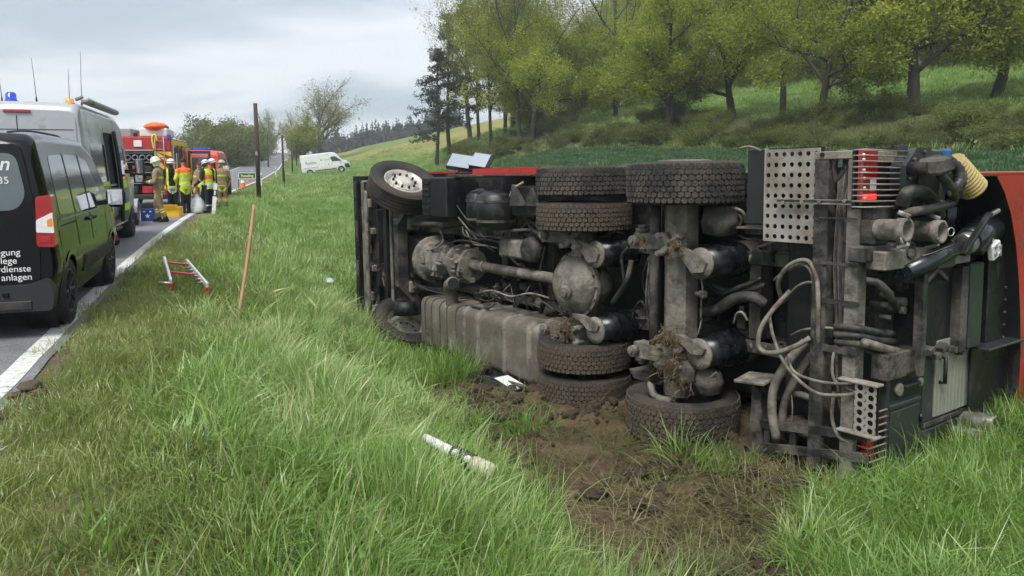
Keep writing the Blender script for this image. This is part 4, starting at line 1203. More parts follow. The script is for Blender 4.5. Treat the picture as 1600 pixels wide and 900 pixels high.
# ------------------------------------------------------------------ control cabinet and roller shutter
CS = 1.90
def du(u): return S(u, 620, CS).y
cab2 = part(MB().bx(1.40, CS - .02, .66, du(1533), .0, 1.04, .012), 'control_cabinet', mCabi, 'dark green-grey control cabinet at the rear')
def cpanel(name, u0, u1, z0, z1, m, out=.012, lab=None):
    return part(MB().bx(CS - .03, CS - .02 + out, du(u0), du(u1), z0, z1, .006), name, m, lab, cab2)
cpanel('cabinet_door', 1398, 1441, .03, .60, mCabi, .016)
cpanel('cabinet_door', 1446, 1512, .03, .36, mCabi, .022)
cpanel('cabinet_frame', 1396, 1442, .62, .655, mCabi, .024)
cpanel('control_panel', 1398, 1443, .67, 1.0, mBlack2, .006)
for u, zz, r in ((1405, .90, .05), (1408, .76, .05), (1440, .92, .035), (1440, .77, .035)):
    part(MB().lathe((CS - .02, du(u), zz), (1, 0, 0), [(0, r), (.03, r), (.032, r * .8), (.03, 0)], 18), 'gauge', mSteel if u > 1430 else mBeige, None, cab2)
for zz in (.78, .88):
    part(MB().bx(CS - .01, CS + .04, du(1412), du(1434), zz - .012, zz + .012, .005), 'control_lever', mBlack2, None, cab2)
for zz in (.15, .48):
    part(MB().cyl((CS, du(1443), zz - .03), (CS, du(1443), zz + .03), .014, n=8), 'door_hinge', mBlack2, None, cab2)
cpanel('shutter_frame', 1446, 1533, .38, 1.12, mCabi, .012)
d_0, d_1 = du(1462), du(1521)
for k in range(11):
    w_ = (d_1 - d_0) / 11
    part(MB().bx(CS - .02, CS + .008, d_0 + k * w_ + .002, d_0 + (k + 1) * w_ - .002, .44, 1.06, .006), 'shutter_slat', mShut, None, cab2)
hd = du(1468)
part(MB().tube([(CS, hd, .72), (CS + .05, hd, .72), (CS + .05, hd, .92), (CS, hd, .92)], .016, 6, 1), 'shutter_handle', mBlack2, None, cab2)
cpanel('shutter_post', 1523, 1533, .38, 1.22, mCabi, .03)
part(MB().beam((CS + .004, du(1447), .405), (CS + .004, du(1530), .405), .02, .035, (0, 0, 1), .004), 'shutter_sill', mFrame, None, cab2)
# hose couplings poking out low at the right
for (u, v, r, s2) in ((1560, 676, .075, 2.16), (1540, 694, .055, 2.12)):
    p = S(u, v, s2)
    part(MB().lathe((1.90, p.y - .03, p.z), (1, 0, 0), [(0, r), (.03, r), (.035, r * 1.12), (.06, r), (.065, r * 1.12), (.09, r), (.1, r * 1.2), (s2 - 1.90 - .02, r * 1.25), (s2 - 1.90, r * 1.15), (s2 - 1.90 - .01, r * .95), (.1, r * .9), (.1, 0)], 20, True, False), 'hose_coupling', mSteel)
p = S(1532, 668, 1.98)
part(MB().tube([(1.80, p.y, p.z), (1.90, p.y, p.z), (1.98, p.y, p.z), (2.03, p.y, p.z)], .075, 14, 6, rib=.10), 'red_hose_cuff', mRedT)
# ------------------------------------------------------------------ tank end, hatch, arms, red cowl
tb = S(1548, 485, 1.86)
part(MB().lathe((1.30, tb.y, tb.z), (1, 0, 0), [(0, .60), (.42, .60), (.50, .55), (.55, .42), (.58, .2), (.585, 0)], 40), 'tank_end', mTankD, 'dark domed tank end')
a, b = S(1556, 392, 1.96), S(1586, 558, 1.96)
mb = MB(); mb.bx(1.90, 1.96, a.y, b.y, b.z, a.z, .01)
vr = part(mb, 'upright_rail', mBlack2)
for k in range(9):
    z = b.z + (a.z - b.z) * (k + .5) / 9
    part(MB().cyl((1.955, (a.y + b.y) / 2 + .05, z), (1.968, (a.y + b.y) / 2 + .05, z), .012, n=8), 'rail_bolt', mFrame, None, vr)
lamp = S(1561, 400, 2.05)
wl_ = part(MB().box(lamp, (.05, .15, .13), Matrix.Rotation(R(20), 3, 'X'), .01), 'work_lamp', mLampW)
for j in range(4):
    part(MB().cyl(lamp + Vector((.02, -.04 + .08 * (j % 2), -.03 + .06 * (j // 2))), lamp + Vector((.035, -.04 + .08 * (j % 2), -.03 + .06 * (j // 2))), .018, n=10), 'lamp_bead', mSteel, None, wl_)
a, b = S(1533, 556, 2.0), S(1590, 636, 2.0)
tr = part(MB().bx(1.93, 1.95, a.y, b.y, b.z, a.z, .005), 'tray', mBlack2, 'open black tray')
for (d0, d1, z0, z1) in ((a.y, b.y, b.z - .02, b.z), (b.y - .02, b.y, b.z, a.z), (a.y, b.y, a.z, a.z + .02)):
    part(MB().bx(1.93, 2.08, d0, d1, z0, z1, .004), 'tray_edge', mCabi, None, tr)
# hatch flange with knob assembly, top right
fc = S(1452, 287, 1.92)
oct_ = [(math.cos(R(22.5 + 45 * k)) * .26, math.sin(R(22.5 + 45 * k)) * .24) for k in range(8)]
hf = part(MB().prism(oct_, (1.80, fc.y, fc.z), (0, 1, 0), (0, 0, 1), (.12, 0, 0)), 'hatch_flange', mCabi, 'octagonal dark hatch flange')
part(MB().bx(1.5, 1.88, fc.y, fc.y + .46, fc.z - .24, fc.z + .22, .02), 'hatch_box', mCabi, None, hf)
for k in range(8):
    a_ = R(45 * k)
    part(MB().cyl((1.92, fc.y + math.cos(a_) * .2, fc.z + math.sin(a_) * .19), (1.945, fc.y + math.cos(a_) * .2, fc.z + math.sin(a_) * .19), .016, n=6), 'flange_bolt', mFrame, None, hf)
part(MB().bx(1.93, 1.955, fc.y - .10, fc.y + .20, fc.z - .15, fc.z + .14, .01), 'hatch_plate', mBlack2, None, hf)
vb = S(1474, 268, 2.06)
part(MB().box(vb, (.16, .24, .12), Matrix.Rotation(R(8), 3, 'X'), .02), 'valve_actuator', mFrame)
part(MB().cyl(vb + Vector((-.14, -.10, -.02)), vb + Vector((.0, -.10, -.02)), .05, n=14), 'actuator_neck', mBlack)
p = S(1491, 262, 2.08)
part(MB().box(p, (.05, .06, .18), None, .012), 'blue_cap', mBlue)
part(MB().box(S(1488, 298, 1.98), (.03, .05, .10), Matrix.Rotation(R(20), 3, 'X'), .01), 'blue_cap', mBlue)
hose_s('hydraulic_hose', [(1480, 282, 2.08), (1490, 295, 2.10), (1500, 312, 2.08), (1497, 326, 2.05), (1470, 335, 2.03), (1440, 340, 2.0), (1416, 344, 1.92)], .034, mHoseK, 12, 6)
hose_s('hydraulic_hose', [(1484, 284, 2.08), (1492, 300, 2.1), (1494, 315, 2.08)], .014, mHoseG, 8, 5)
hose_s('hydraulic_hose', [(1418, 332, 1.92), (1430, 310, 1.96), (1455, 312, 1.96), (1470, 330, 1.94), (1476, 345, 1.9)], .05, mHoseK, 12, 6)
hose_s('spiral_guard', [(1494, 262, 2.02), (1508, 275, 2.06), (1511, 292, 2.08), (1505, 304, 2.07), (1503, 316, 2.05)], .042, mHoseK, 12, 5, .18)
y0, y1 = S(1500, 268, 1.94), S(1533, 306, 2.02)
part(MB().tube([y0.lerp(y1, t) for t in np.linspace(-.12, 1, 23)], .100, 24, 1, False, rib=.08), 'yellow_suction_hose', mYel, 'pale yellow corrugated suction hose')
hc0, hc1 = S(1430, 432, 1.95), S(1520, 388, 2.0)
part(MB().cyl(hc0 - (hc1 - hc0) * .1, hc1, .062, n=20), 'hydraulic_cylinder', mTankD)
part(MB().cyl(hc1.lerp(hc0, .10), hc1.lerp(hc0, -.02), .085, n=20), 'cylinder_collar', mSteel)
part(MB().cyl(hc1, S(1552, 362, 1.85), .10, .14, 20), 'outlet_throat', mTankD)
k0, k1 = S(1512, 408, 2.1), S(1556, 342, 2.1)
part(MB().beam(k0, k1, .035, .05, (1, 0, 0), .008), 'hatch_arm', mBlack2)
part(MB().beam(k1 + Vector((0, -.04, -.03)), S(1570, 338, 2.1), .03, .03, (1, 0, 0), .006), 'arm_handle', mSteel)
part(MB().beam(S(1535, 404, 2.04), S(1552, 384, 2.04), .06, .07, (1, 0, 0), .01), 'arm_knuckle', mBlack2)
q0, q1 = S(1478, 330, 1.93), S(1478, 350, 1.93)
part(MB().box(q0, (.06, .12, .08), None, .02), 'clip', mSteel)
mb = MB(); rbox(mb, 1500, 322, 1560, 420, 1.45, 1.70, .05); part(mb, 'tank_neck', mTankD)
mb = MB(); rbox(mb, 1420, 340, 1500, 400, 1.40, 1.60, .05); part(mb, 'tank_neck', mBlack)
# the red cowl round the tank's end: inner edge measured, outer edge beyond the picture
inner = [(1532, 284), (1568, 284), (1580, 310), (1589, 345), (1595, 390), (1598, 440), (1599, 500), (1598, 560), (1594, 610), (1586, 650), (1577, 682)]
IN = [S(u, v, 2.06) for u, v in inner]
poly = [(p.y, p.z) for p in IN[1:]]
poly = poly + [(poly[-1][0] + .1, -.02), (3.2, -.02), (3.42, .5), (3.46, 1.3), (3.4, 1.95), (3.1, 2.36)]
cow = part(MB().prism(poly, (2.02, 0, 0), (0, 1, 0), (0, 0, 1), (.04, 0, 0)), 'red_cowl', mRedT, 'red rear cowl with a large arched opening')
rim = MB()
for i in range(1, len(IN) - 1):
    p, q = IN[i], IN[i + 1]
    rim.add([(2.06, p.y, p.z), (2.06, q.y, q.z), (1.45, q.y - .02, q.z), (1.45, p.y - .02, p.z)], [(0, 1, 2, 3)], True)
part(rim, 'cowl_reveal', mBlack2, None, cow)
part(MB().bx(1.2, 2.06, IN[0].y - .05, 3.3, 2.35, 2.38, .006), 'cowl_side', mRedT, None, cow)
part(MB().tube([(1.9, 1.6, .10), (2.05, 1.85, .16), (2.06, 2.15, .10), (1.95, 2.5, .04)], .07, 12, 5), 'cowl_foot', mRedT, None, cow)

# ================================================================== vehicles on the road
HEAD = math.atan2(.33, .944)          # the road's direction: vehicles look along it
mGlass = mat('car_glass', (.012, .016, .018), .06, 0, .1, 2, spec=.8, wrough=.02, coat=.4)
mGlassL = mat('light_glass', (.10, .13, .14), .06, 0, .1, 2, spec=.8, wrough=.02, coat=.4)
mGlassS = mat('side_glass', (.05, .062, .062), .04, 0, .1, 2, spec=.9, wrough=.02, coat=.8)  # base colour lightened to paint in the reflection on the side windows
mTyreC = mat('car_tyre', (.018, .018, .018), .8, 0, .2, 14, .2, (.06, .055, .045), 4)
mRimK = mat('dark_alloy', (.03, .03, .032), .35, .6, .1, 8)
mRimS = mat('silver_alloy', (.40, .40, .41), .35, .8, .1, 8)
mTrim = mat('trim_plastic', (.016, .016, .017), .55, 0, .15, 10, .15, (.07, .06, .05), 3)
mBlackP = mat('black_paint', (.003, .0035, .004), .14, 0, .1, 2, .08, (.010, .0095, .009), 2.0, coat=.35, spec=.2, wrough=.04)
mSilverP = mat('silver_paint', (.45, .465, .485), .38, .35, .05, 2, .2, (.22, .21, .20), 2.0, coat=.6)
mWhiteP = mat('white_paint', (.72, .75, .73), .4, 0, .04, 2, .15, (.45, .43, .38), 1.5, coat=.4)
mFireR = mat('fire_red', (.40, .012, .014), .35, 0, .08, 3, .12, (.2, .06, .05), 2, coat=.5)
mCoral = mat('luminous_red', (.72, .085, .07), .4, 0, .06, 3, coat=.3)
mNeon = mat('neon_yellow', (.62, .78, .03), .5, 0, .05, 4)
mBlueS = mat('stripe_blue', (.03, .11, .33), .4, 0, .05, 4)
mYell = mat('warning_yellow', (.78, .62, .02), .45, 0, .05, 4)
mBlueL = mat('blue_beacon', (.01, .05, .55), .15, 0, .05, 6, coat=.6)
mAmber = mat('amber_beacon', (.80, .28, .01), .15, 0, .05, 6, coat=.6)
mOrange = mat('orange_plastic', (.80, .14, .02), .5, 0, .08, 6)
mBlueC = mat('blue_crate', (.015, .055, .26), .5, 0, .1, 6)
mYelC = mat('yellow_crate', (.78, .44, .01), .45, 0, .06, 6)
mWhite = mat('matt_white', (.74, .74, .72), .6, 0, .06, 6)
mGreyM = mat('galvanised', (.33, .34, .35), .5, .5, .15, 6, .2)
mGreyD = mat('dark_grey', (.05, .052, .056), .5, 0, .12, 6)
mText = mat('white_lettering', (.78, .78, .76), .5, 0, .02, 6)

def text_part(body, size, m, parent, loc, rot, align='LEFT', shear=0.0, name='lettering', ext=.002, bold=0.0):
    cu = bpy.data.curves.new(name, 'FONT')
    cu.body = body; cu.size = size; cu.align_x = align; cu.shear = shear; cu.extrude = ext; cu.offset = bold
    tmp = bpy.data.objects.new('tmp', cu); link(tmp)
    dg = bpy.context.evaluated_depsgraph_get()
    me_ = bpy.data.meshes.new_from_object(tmp.evaluated_get(dg))
    bpy.data.objects.remove(tmp); me_.materials.clear(); me_.materials.append(m)
    o = bpy.data.objects.new(name, me_); o.parent = parent; o.location = loc; o.rotation_euler = rot
    o['kind'] = 'stuff'
    return link(o)

class Shell:
    """car body lofted along y (0 = rear, L = front); x right, z up"""
    def __init__(self, L, hw, roof, sill, arches, belt, k, rc, plan, arch_r):
        self.L, self.hw, self.belt, self.k, self.rc, self.sill, self.arches, self.ar = L, hw, belt, k, rc, sill, arches, arch_r
        self.ry, self.rz = zip(*roof); self.py, self.pw = zip(*plan)
    def top(self, y): return float(np.interp(y, self.ry, self.rz))
    def w(self, y): return self.hw * float(np.interp(y, self.py, self.pw))
    def x(self, y, z):
        low = max(0, (self.belt * .62 - z)) * .10
        mid = .03 * math.exp(-((z - self.belt * .62) / .22) ** 2)
        return self.w(y) - self.k * max(0, z - self.belt) ** 1.15 - low + mid - .03
    def body(self, name, m, parent, ny=90, nz=12, label=None):
        ys = sorted(set([round(v, 4) for v in list(np.linspace(0, self.L, ny)) + list(self.ry) + list(self.py)] +
                        [round(yc + self.ar * math.cos(t), 4) for yc in self.arches for t in np.linspace(0, math.pi, 19)]))
        ys = [y for y in ys if 0 <= y <= self.L]
        rings = []
        for y in ys:
            zb = self.sill
            for yc in self.arches:
                if abs(y - yc) < self.ar: zb = max(zb, .32 + math.sqrt(self.ar ** 2 - (y - yc) ** 2))
            zt_ = self.top(y); rc = min(self.rc, (zt_ - zb) * .45)
            pts = []
            zs = np.linspace(zb, zt_ - rc, nz)
            for z in zs: pts.append((self.x(y, z), y, z))
            x0 = pts[-1][0]
            for t in np.linspace(0, 1, 6)[1:]:
                a = t * R(80)
                pts.append((x0 - rc * (1 - math.cos(a)) , y, zt_ - rc + rc * math.sin(a) * .97))
            xr = pts[-1][0]
            for t in (.66, .33): pts.append((xr * t, y, zt_ - .0 + .012 * (1 - t * t)))
            full = pts + [(0, y, zt_ + .014)] + [(-p[0], p[1], p[2]) for p in reversed(pts)]
            rings.append(full)
        n = len(rings[0]); vs = [p for r_ in rings for p in r_]
        fs = [(i * n + k, i * n + k + 1, (i + 1) * n + k + 1, (i + 1) * n + k) for i in range(len(rings) - 1) for k in range(n - 1)]
        mb = MB(); mb.add(vs, fs, True)
        for r_ in (rings[0], rings[-1]): mb.add(r_, [tuple(range(n))])
        o = mb.build(name, m, parent, label)
        und = MB()
        und.bx(-self.hw * .86, self.hw * .86, .15, self.L - .2, self.sill + .04, min(.55, self.sill + .35), 0)
        for yc in self.arches:
            for sx in (-1, 1):
                und.lathe((sx * (self.hw - .34), yc, .32), (sx, 0, 0), [(0, 0), (0, self.ar + .01), (.24, self.ar + .01)], 24, True, False)
        und.build('underbody', mTrim, parent)
        return o
    def side(self, mb, poly, side=1, off=.004, sub=6):
        """patch on the flank following the body; poly in (y,z)"""
        P = []
        for i, a in enumerate(poly):
            b = poly[(i + 1) % len(poly)]
            for k in range(sub): P.append((a[0] + (b[0] - a[0]) * k / sub, a[1] + (b[1] - a[1]) * k / sub))
        c = (sum(p[0] for p in P) / len(P), sum(p[1] for p in P) / len(P))
        vs = [(side * (self.x(*c) + off), c[0], c[1])]; fs = []
        n = len(P)
        for t in (.5, 1.0):
            for p in P:
                yy, zz_ = c[0] + (p[0] - c[0]) * t, c[1] + (p[1] - c[1]) * t
                vs.append((side * (self.x(yy, zz_) + off), yy, zz_))
        for k in range(n):
            fs.append((0, 1 + k, 1 + (k + 1) % n)); fs.append((1 + k, 1 + (k + 1) % n, 1 + n + (k + 1) % n, 1 + n + k))
        for p in P: vs.append((side * (self.x(*p) + off - .02), p[0], p[1]))
        fs += [(1 + n + k, 1 + n + (k + 1) % n, 1 + 2 * n + (k + 1) % n, 1 + 2 * n + k) for k in range(n)]
        return mb.add(vs, fs)
def rnd_poly(poly, r=.05, n=4):
    out = []
    m_ = len(poly)
    for i, p in enumerate(poly):
        a, b, c = Vector(poly[i - 1]), Vector(p), Vector(poly[(i + 1) % m_])
        ra = min(r, (a - b).length * .45); rb = min(r, (c - b).length * .45)
        p0, p1 = b + (a - b).normalized() * ra, b + (c - b).normalized() * rb
        for k in range(n + 1):
            t = k / n
            q = p0 * (1 - t) ** 2 + b * 2 * t * (1 - t) + p1 * t * t
            out.append((q.x, q.y))
    return out
def car_wheel(parent, x, y, r, w, side, m_rim, spokes=10):
    ww = MB().lathe((0, 0, 0), (side, 0, 0), [(-w * .45, r * .66), (w * .42, r * .66), (w * .44, r * .62), (w * .30, r * .56), (w * .22, r * .2), (w * .30, r * .14), (w * .30, 0)], 28, True, False)
    o = ww.build('wheel', mTrim if spokes else m_rim, parent); o.location = (x, y, r)
    MB().lathe((0, 0, 0), (side, 0, 0), [(-w * .4, r * .64), (-w * .5, r * .75), (-w * .48, r * .93), (-w * .38, r), (w * .38, r), (w * .48, r * .93), (w * .5, r * .75), (w * .45, r * .64)], 36, True, False).build('tyre', mTyreC, o)
    if spokes:
        MB().lathe((0, 0, 0), (side, 0, 0), [(w * .40, r * .66), (w * .46, r * .65), (w * .46, r * .61), (w * .38, r * .58)], 36, True, False).build('rim', m_rim, o)
        for k in range(spokes):
            a = 2 * math.pi * k / spokes
            MB().beam((side * w * .36, math.cos(a) * r * .10, math.sin(a) * r * .10), (side * w * .42, math.cos(a) * r * .60, math.sin(a) * r * .60), .022, .028, (1, 0, 0), .004).build('spoke', m_rim, o)
        MB().lathe((0, 0, 0), (side, 0, 0), [(w * .30, r * .15), (w * .44, r * .13), (w * .45, 0)], 16).build('hub', m_rim, o)
    return o

# ------------------------------------------------------------------ black van in front, seen from its right rear corner
def place(name, right_wheel, hw, yc, label, cat, z=.012, head=HEAD, group=None):
    """empty at the vehicle's rear centre so that the wheel at (hw, yc) touches right_wheel"""
    c, s_ = math.cos(head), math.sin(head)
    wx, wy = right_wheel
    ox = wx - (c * hw - s_ * yc); oy = wy - (s_ * hw + c * yc)
    return empty(name, (ox, oy, z), head, label, cat, group)
bv = place('black_van', (-4.65, 7.80), .80, .63, 'black compact van with white lettering on its tailgate, parked on the road', 'van', head=R(19.5))
sh = Shell(4.6, .925, [(0, 1.70), (.05, 1.80), (.14, 1.86), (.5, 1.885), (2.4, 1.87), (3.0, 1.72), (3.55, 1.22), (4.1, 1.08), (4.45, .92), (4.6, .62)], .26,
           [.63, 3.34], 1.02, .16, .10, [(0, .955), (.06, .985), (.16, 1.0), (3.5, 1.0), (4.2, .93), (4.6, .70)], .37)
sh.body('body', mBlackP, bv)
for side in (1, -1):
    for nm, poly in (('side_window', [(.42, 1.10), (.50, 1.66), (1.12, 1.68), (1.12, 1.08)]), ('side_window', [(1.20, 1.08), (1.20, 1.68), (1.92, 1.68), (1.95, 1.06)]), ('front_window', [(2.05, 1.06), (2.02, 1.67), (2.45, 1.62), (3.02, 1.12), (3.02, 1.05)])):
        sh.side(MB(), rnd_poly(poly, .06), side).build(nm, mGlassS, bv)
    for poly in ([(1.155, .42), (1.15, 1.70), (1.165, 1.70), (1.17, .42)], [(2.0, .40), (1.98, 1.70), (1.994, 1.70), (2.014, .40)], [(3.06, .45), (3.04, 1.05), (3.053, 1.05), (3.073, .45)], [(.4, .985), (.4, 1.0), (1.15, 1.0), (1.15, .985)]):
        sh.side(MB(), poly, side, .002, 3).build('door_gap', mTrim, bv)
    sh.side(MB(), rnd_poly([(1.36, .42), (1.36, .60), (3.28, .60), (3.28, .44)], .05), side, .012).build('door_cladding', mTrim, bv)
    for yh in (1.86, 2.14):
        MB().box((side * (sh.x(yh, .98) + .018), yh, .97), (.03, .20, .04), None, .012).build('door_handle', mTrim, bv)
    sh.side(MB(), [(.4, 1.045), (.4, 1.06), (3.0, 1.05), (3.0, 1.035)], side, .008, 3).build('window_trim', mGreyM if side > 0 else mTrim, bv)
    sh.side(MB(), rnd_poly([(.30, .80), (.30, .96), (.44, .96), (.46, .80)], .04), side, .003).build('fuel_flap', mBlackP, bv)
    mirr = MB().box((side * 1.05, 2.92, 1.16), (.22, .12, .24), None, .05).build('door_mirror', mTrim, bv)
    MB().box((side * 1.05, 2.855, 1.165), (.17, .012, .19), None, .004).build('mirror_glass', mChrome, mirr)
    MB().beam((side * .85, 2.95, 1.09), (side * .98, 2.93, 1.11), .08, .06, bev=.01).build('mirror_arm', mTrim, bv)
    for yc in (.63, 3.34):
        car_wheel(bv, side * .80, yc, .335, .215, side, mRimK, 10)
    for yc in (.63, 3.34):
        mbx = MB()
        for k in range(16):
            a0, a1 = math.pi * k / 16, math.pi * (k + 1) / 16
            P = [(yc + math.cos(a) * rr, .32 + math.sin(a) * rr) for a, rr in ((a0, .372), (a1, .372), (a1, .415), (a0, .415))]
            mbx.add([(side * (sh.x(y_, max(z_, .30)) + .006), y_, z_) for y_, z_ in P], [(0, 1, 2, 3)], True)
        mbx.build('arch_trim', mBlackP, bv)
def rear_poly(poly, y, th=.012): return MB().prism(poly, (0, y, 0), (1, 0, 0), (0, 0, 1), (0, th, 0))
rear_poly(rnd_poly([(-.78, .50), (-.80, 1.0), (-.70, 1.76), (.70, 1.76), (.80, 1.0), (.78, .50)], .08), -.022, .03).build('tailgate', mBlackP, bv)
rear_poly(rnd_poly([(-.64, 1.17), (-.72, 1.30), (-.66, 1.68), (.66, 1.68), (.72, 1.30), (.64, 1.17)], .09), -.034, .016).build('rear_window', mGlassL, bv)
MB().prism(rnd_poly([(-.88, .26), (-.90, .42), (-.86, .56), (-.7, .50), (.7, .50), (.86, .56), (.90, .42), (.88, .26)], .05), (0, -.10, 0), (1, 0, 0), (0, 0, 1), (0, .16, 0)).build('rear_bumper', mTrim, bv)
MB().bx(-.72, .72, -.115, -.10, .28, .36, .01).build('bumper_lip', mTrim, bv)
MB().box((.52, -.108, .42), (.05, .01, .05), None, .01).build('parking_sensor', mBlackP, bv)
for sx in (1, -1):
    tl = MB().prism(rnd_poly([(sx * .775, .84), (sx * .79, 1.29), (sx * .915, 1.31), (sx * .925, .83)], .03), (0, -.035, 0), (1, 0, 0), (0, 0, 1), (0, .15, 0)).build('tail_lamp', mLampR, bv, 'red and clear tail lamp' if sx > 0 else None)
    MB().prism(rnd_poly([(sx * .78, .97), (sx * .785, 1.08), (sx * .918, 1.15), (sx * .922, .96)], .012), (0, -.041, 0), (1, 0, 0), (0, 0, 1), (0, .03, 0)).build('lamp_clear', mLampW, tl)
    MB().prism(rnd_poly([(sx * .87, 1.02), (sx * .87, 1.08), (sx * .912, 1.10), (sx * .914, 1.02)], .01), (0, -.044, 0), (1, 0, 0), (0, 0, 1), (0, .03, 0)).build('lamp_amber', mAmber, tl)
    MB().bx(sx * .795, sx * .90, -.040, -.03, .87, .93, .004).build('lamp_lower', mLampR, tl)
RB = (R(90), 0, 0)
text_part('in', .17, mText, bv, (.61, -.037, 1.53), RB, 'RIGHT', .25, bold=.002)
text_part('335', .088, mText, bv, (.60, -.037, 1.41), RB, 'RIGHT', bold=.0)
for k, w_ in enumerate(('t', 'igung', 'lege', 'rdienste', 'anlagen')):
    text_part(w_, .082, mText, bv, ((.47, .64, .61, .715, .72)[k], -.025, .845 - k * .076), RB, 'RIGHT', bold=.0)
bv.scale = (1.03, 1.03, 1.03)
MB().bx(-.55, -.15, -.03, -.02, 1.02, 1.08, .004).build('badge_strip', mTrim, bv)
MB().tube([(.55, .25, 1.87), (.57, .9, 1.905), (.57, 2.2, 1.90), (.55, 2.5, 1.86)], .014, 6, 4).build('roof_rail', mTrim, bv)

# ------------------------------------------------------------------ silver emergency van behind it
pv = place('police_van', (-8.62, 17.35), .90, 4.75, 'tall silver emergency van with blue and yellow side stripes and roof beacons', 'van', head=R(19.0))
sp = Shell(5.9, 1.01, [(0, 2.48), (.05, 2.56), (.15, 2.62), (.6, 2.65), (3.9, 2.63), (4.4, 2.52), (5.1, 1.55), (5.6, 1.32), (5.85, 1.10), (5.9, .8)], .38,
           [1.15, 4.75], 1.15, .075, .14, [(0, .97), (.06, .99), (.2, 1.0), (4.6, 1.0), (5.4, .95), (5.9, .75)], .40)
sp.body('body', mSilverP, pv)
for side in (1, -1):
    for poly in ([(.55, 1.30), (.55, 1.98), (2.0, 1.98), (2.0, 1.30)], [(3.52, 1.30), (3.52, 1.98), (4.30, 1.98), (4.72, 1.45), (4.74, 1.28)]):
        sp.side(MB(), rnd_poly(poly, .07), side).build('side_window', mGlass, pv)
    for (z0, z1_, m_) in ((1.13, 1.28, mNeon), (.82, 1.13, mBlueS), (.68, .82, mNeon)):
        for (y0, y1) in ((.12, 2.08), (3.42, 4.30)):
            sp.side(MB(), [(y0, z0), (y0, z1_), (y1, z1_), (y1, z0)], side, .003).build('side_stripe', m_, pv)
    for yv in (2.10, 3.40, 4.42):
        sp.side(MB(), [(yv, .50), (yv, 2.30), (yv + .015, 2.30), (yv + .015, .50)], side, .003, 4).build('door_gap', mTrim, pv)
    sp.side(MB(), [(.4, .42), (.4, .60), (4.3, .60), (4.3, .42)], side, .004).build('lower_cladding', mGreyD, pv)
    for yc in (1.15, 4.75):
        car_wheel(pv, side * .90, yc, .35, .225, side, mRimK, 8)
    mi = MB().box((side * 1.20, 4.72, 1.56), (.20, .12, .38), None, .05).build('door_mirror', mTrim, pv)
    MB().box((side * 1.20, 4.655, 1.57), (.15, .012, .31), None, .004).build('mirror_glass', mChrome, mi)
    MB().beam((side * .95, 4.78, 1.45), (side * 1.12, 4.74, 1.48), .08, .08, bev=.01).build('mirror_arm', mTrim, pv)
# side door slid back; black patch on the closed flank paints the shade inside
sp.side(MB(), rnd_poly([(2.14, .56), (2.14, 2.22), (3.36, 2.22), (3.36, .56)], .06), 1, .003).build('dark_door_patch', mat('painted_interior_shade', (.008, .008, .009), .9), pv)
dr = MB(); DO = .075
dp = rnd_poly([(2.75, .50), (2.75, 2.26), (3.62, 2.26), (3.62, .50)], .06)
sp.side(dr, dp, 1, DO).build('sliding_door', mSilverP, pv)
sp.side(MB(), rnd_poly([(2.85, 1.30), (2.85, 1.98), (3.55, 1.98), (3.55, 1.30)], .06), 1, DO + .004).build('door_window', mGlassL, pv)
for (z0, z1_, m_) in ((1.13, 1.28, mNeon), (.82, 1.13, mBlueS), (.68, .82, mNeon)):
    sp.side(MB(), [(2.77, z0), (2.77, z1_), (3.60, z1_), (3.60, z0)], 1, DO + .003).build('side_stripe', m_, pv)
sp.side(MB(), [(2.76, .50), (2.76, .66), (3.61, .66), (3.61, .50)], 1, DO + .003).build('lower_cladding', mGreyD, pv)
MB().tube([(sp.x(2.70, 2.2) + .10, 2.70, 2.26), (sp.x(2.70, 1.6) + .11, 2.70, 1.7), (sp.x(2.7, 1.0) + .11, 2.70, 1.0), (sp.x(2.7, .5) + .10, 2.72, .48)], .035, 8, 4).build('door_seal', mTrim, pv)
MB().bx(.93, 1.10, 1.7, 2.45, .36, .42, .01).build('step', mTrim, pv)
MB().bx(.98, 1.02, .35, 2.7, 1.20, 1.235, .004).build('slide_rail', mGreyM, pv)
# rear
rear_poly(rnd_poly([(-.83, .70), (-.83, 2.40), (.83, 2.40), (.83, .70)], .10), -.02, .03).build('rear_doors', mSilverP, pv)
MB().bx(-.006, .006, -.026, -.01, .7, 2.40).build('door_gap', mTrim, pv)
for sx in (1, -1):
    rear_poly(rnd_poly([(sx * .07, 1.42), (sx * .07, 2.02), (sx * .76, 2.02), (sx * .76, 1.42)], .10), -.030, .014).build('rear_window', mGlass, pv)
    MB().prism(rnd_poly([(sx * .86, .95), (sx * .86, 1.45), (sx * .97, 1.45), (sx * .98, .95)], .02), (0, -.03, 0), (1, 0, 0), (0, 0, 1), (0, .10, 0)).build('tail_lamp', mLampR, pv)
MB().bx(-.80, .80, -.024, -.018, 2.17, 2.185).build('panel_crease', mGreyD, pv)
MB().bx(-.18, .20, -.05, .02, 2.44, 2.49, .01).build('brake_lamp', mLampR, pv)
MB().bx(-.95, .95, -.08, .1, .42, .68, .03).build('rear_bumper', mTrim, pv)
def beacon(x, y, z, r, h, m_, name):
    MB().lathe((x, y, z), (0, 0, 1), [(0, r * 1.1), (.02, r * 1.1), (.02, r), (h * .8, r * .92), (h, r * .6), (h, 0)], 20).build(name, m_, pv)
beacon(-.18, .50, 2.65, .085, .15, mBlueL, 'blue_beacon')
beacon(-.40, .35, 2.63, .06, .08, mAmber, 'amber_beacon'); beacon(.70, .35, 2.62, .07, .09, mAmber, 'amber_beacon')
MB().tube([(.74, .62, 2.71), (.86, .62, 2.76)], .03, 8, 1).build('awning_bracket', mGreyM, pv)
MB().box((.90, 2.2, 2.69), (.14, 3.3, .11), None, .035).build('roof_awning', mGreyM, pv, 'rolled grey awning along the roof edge')
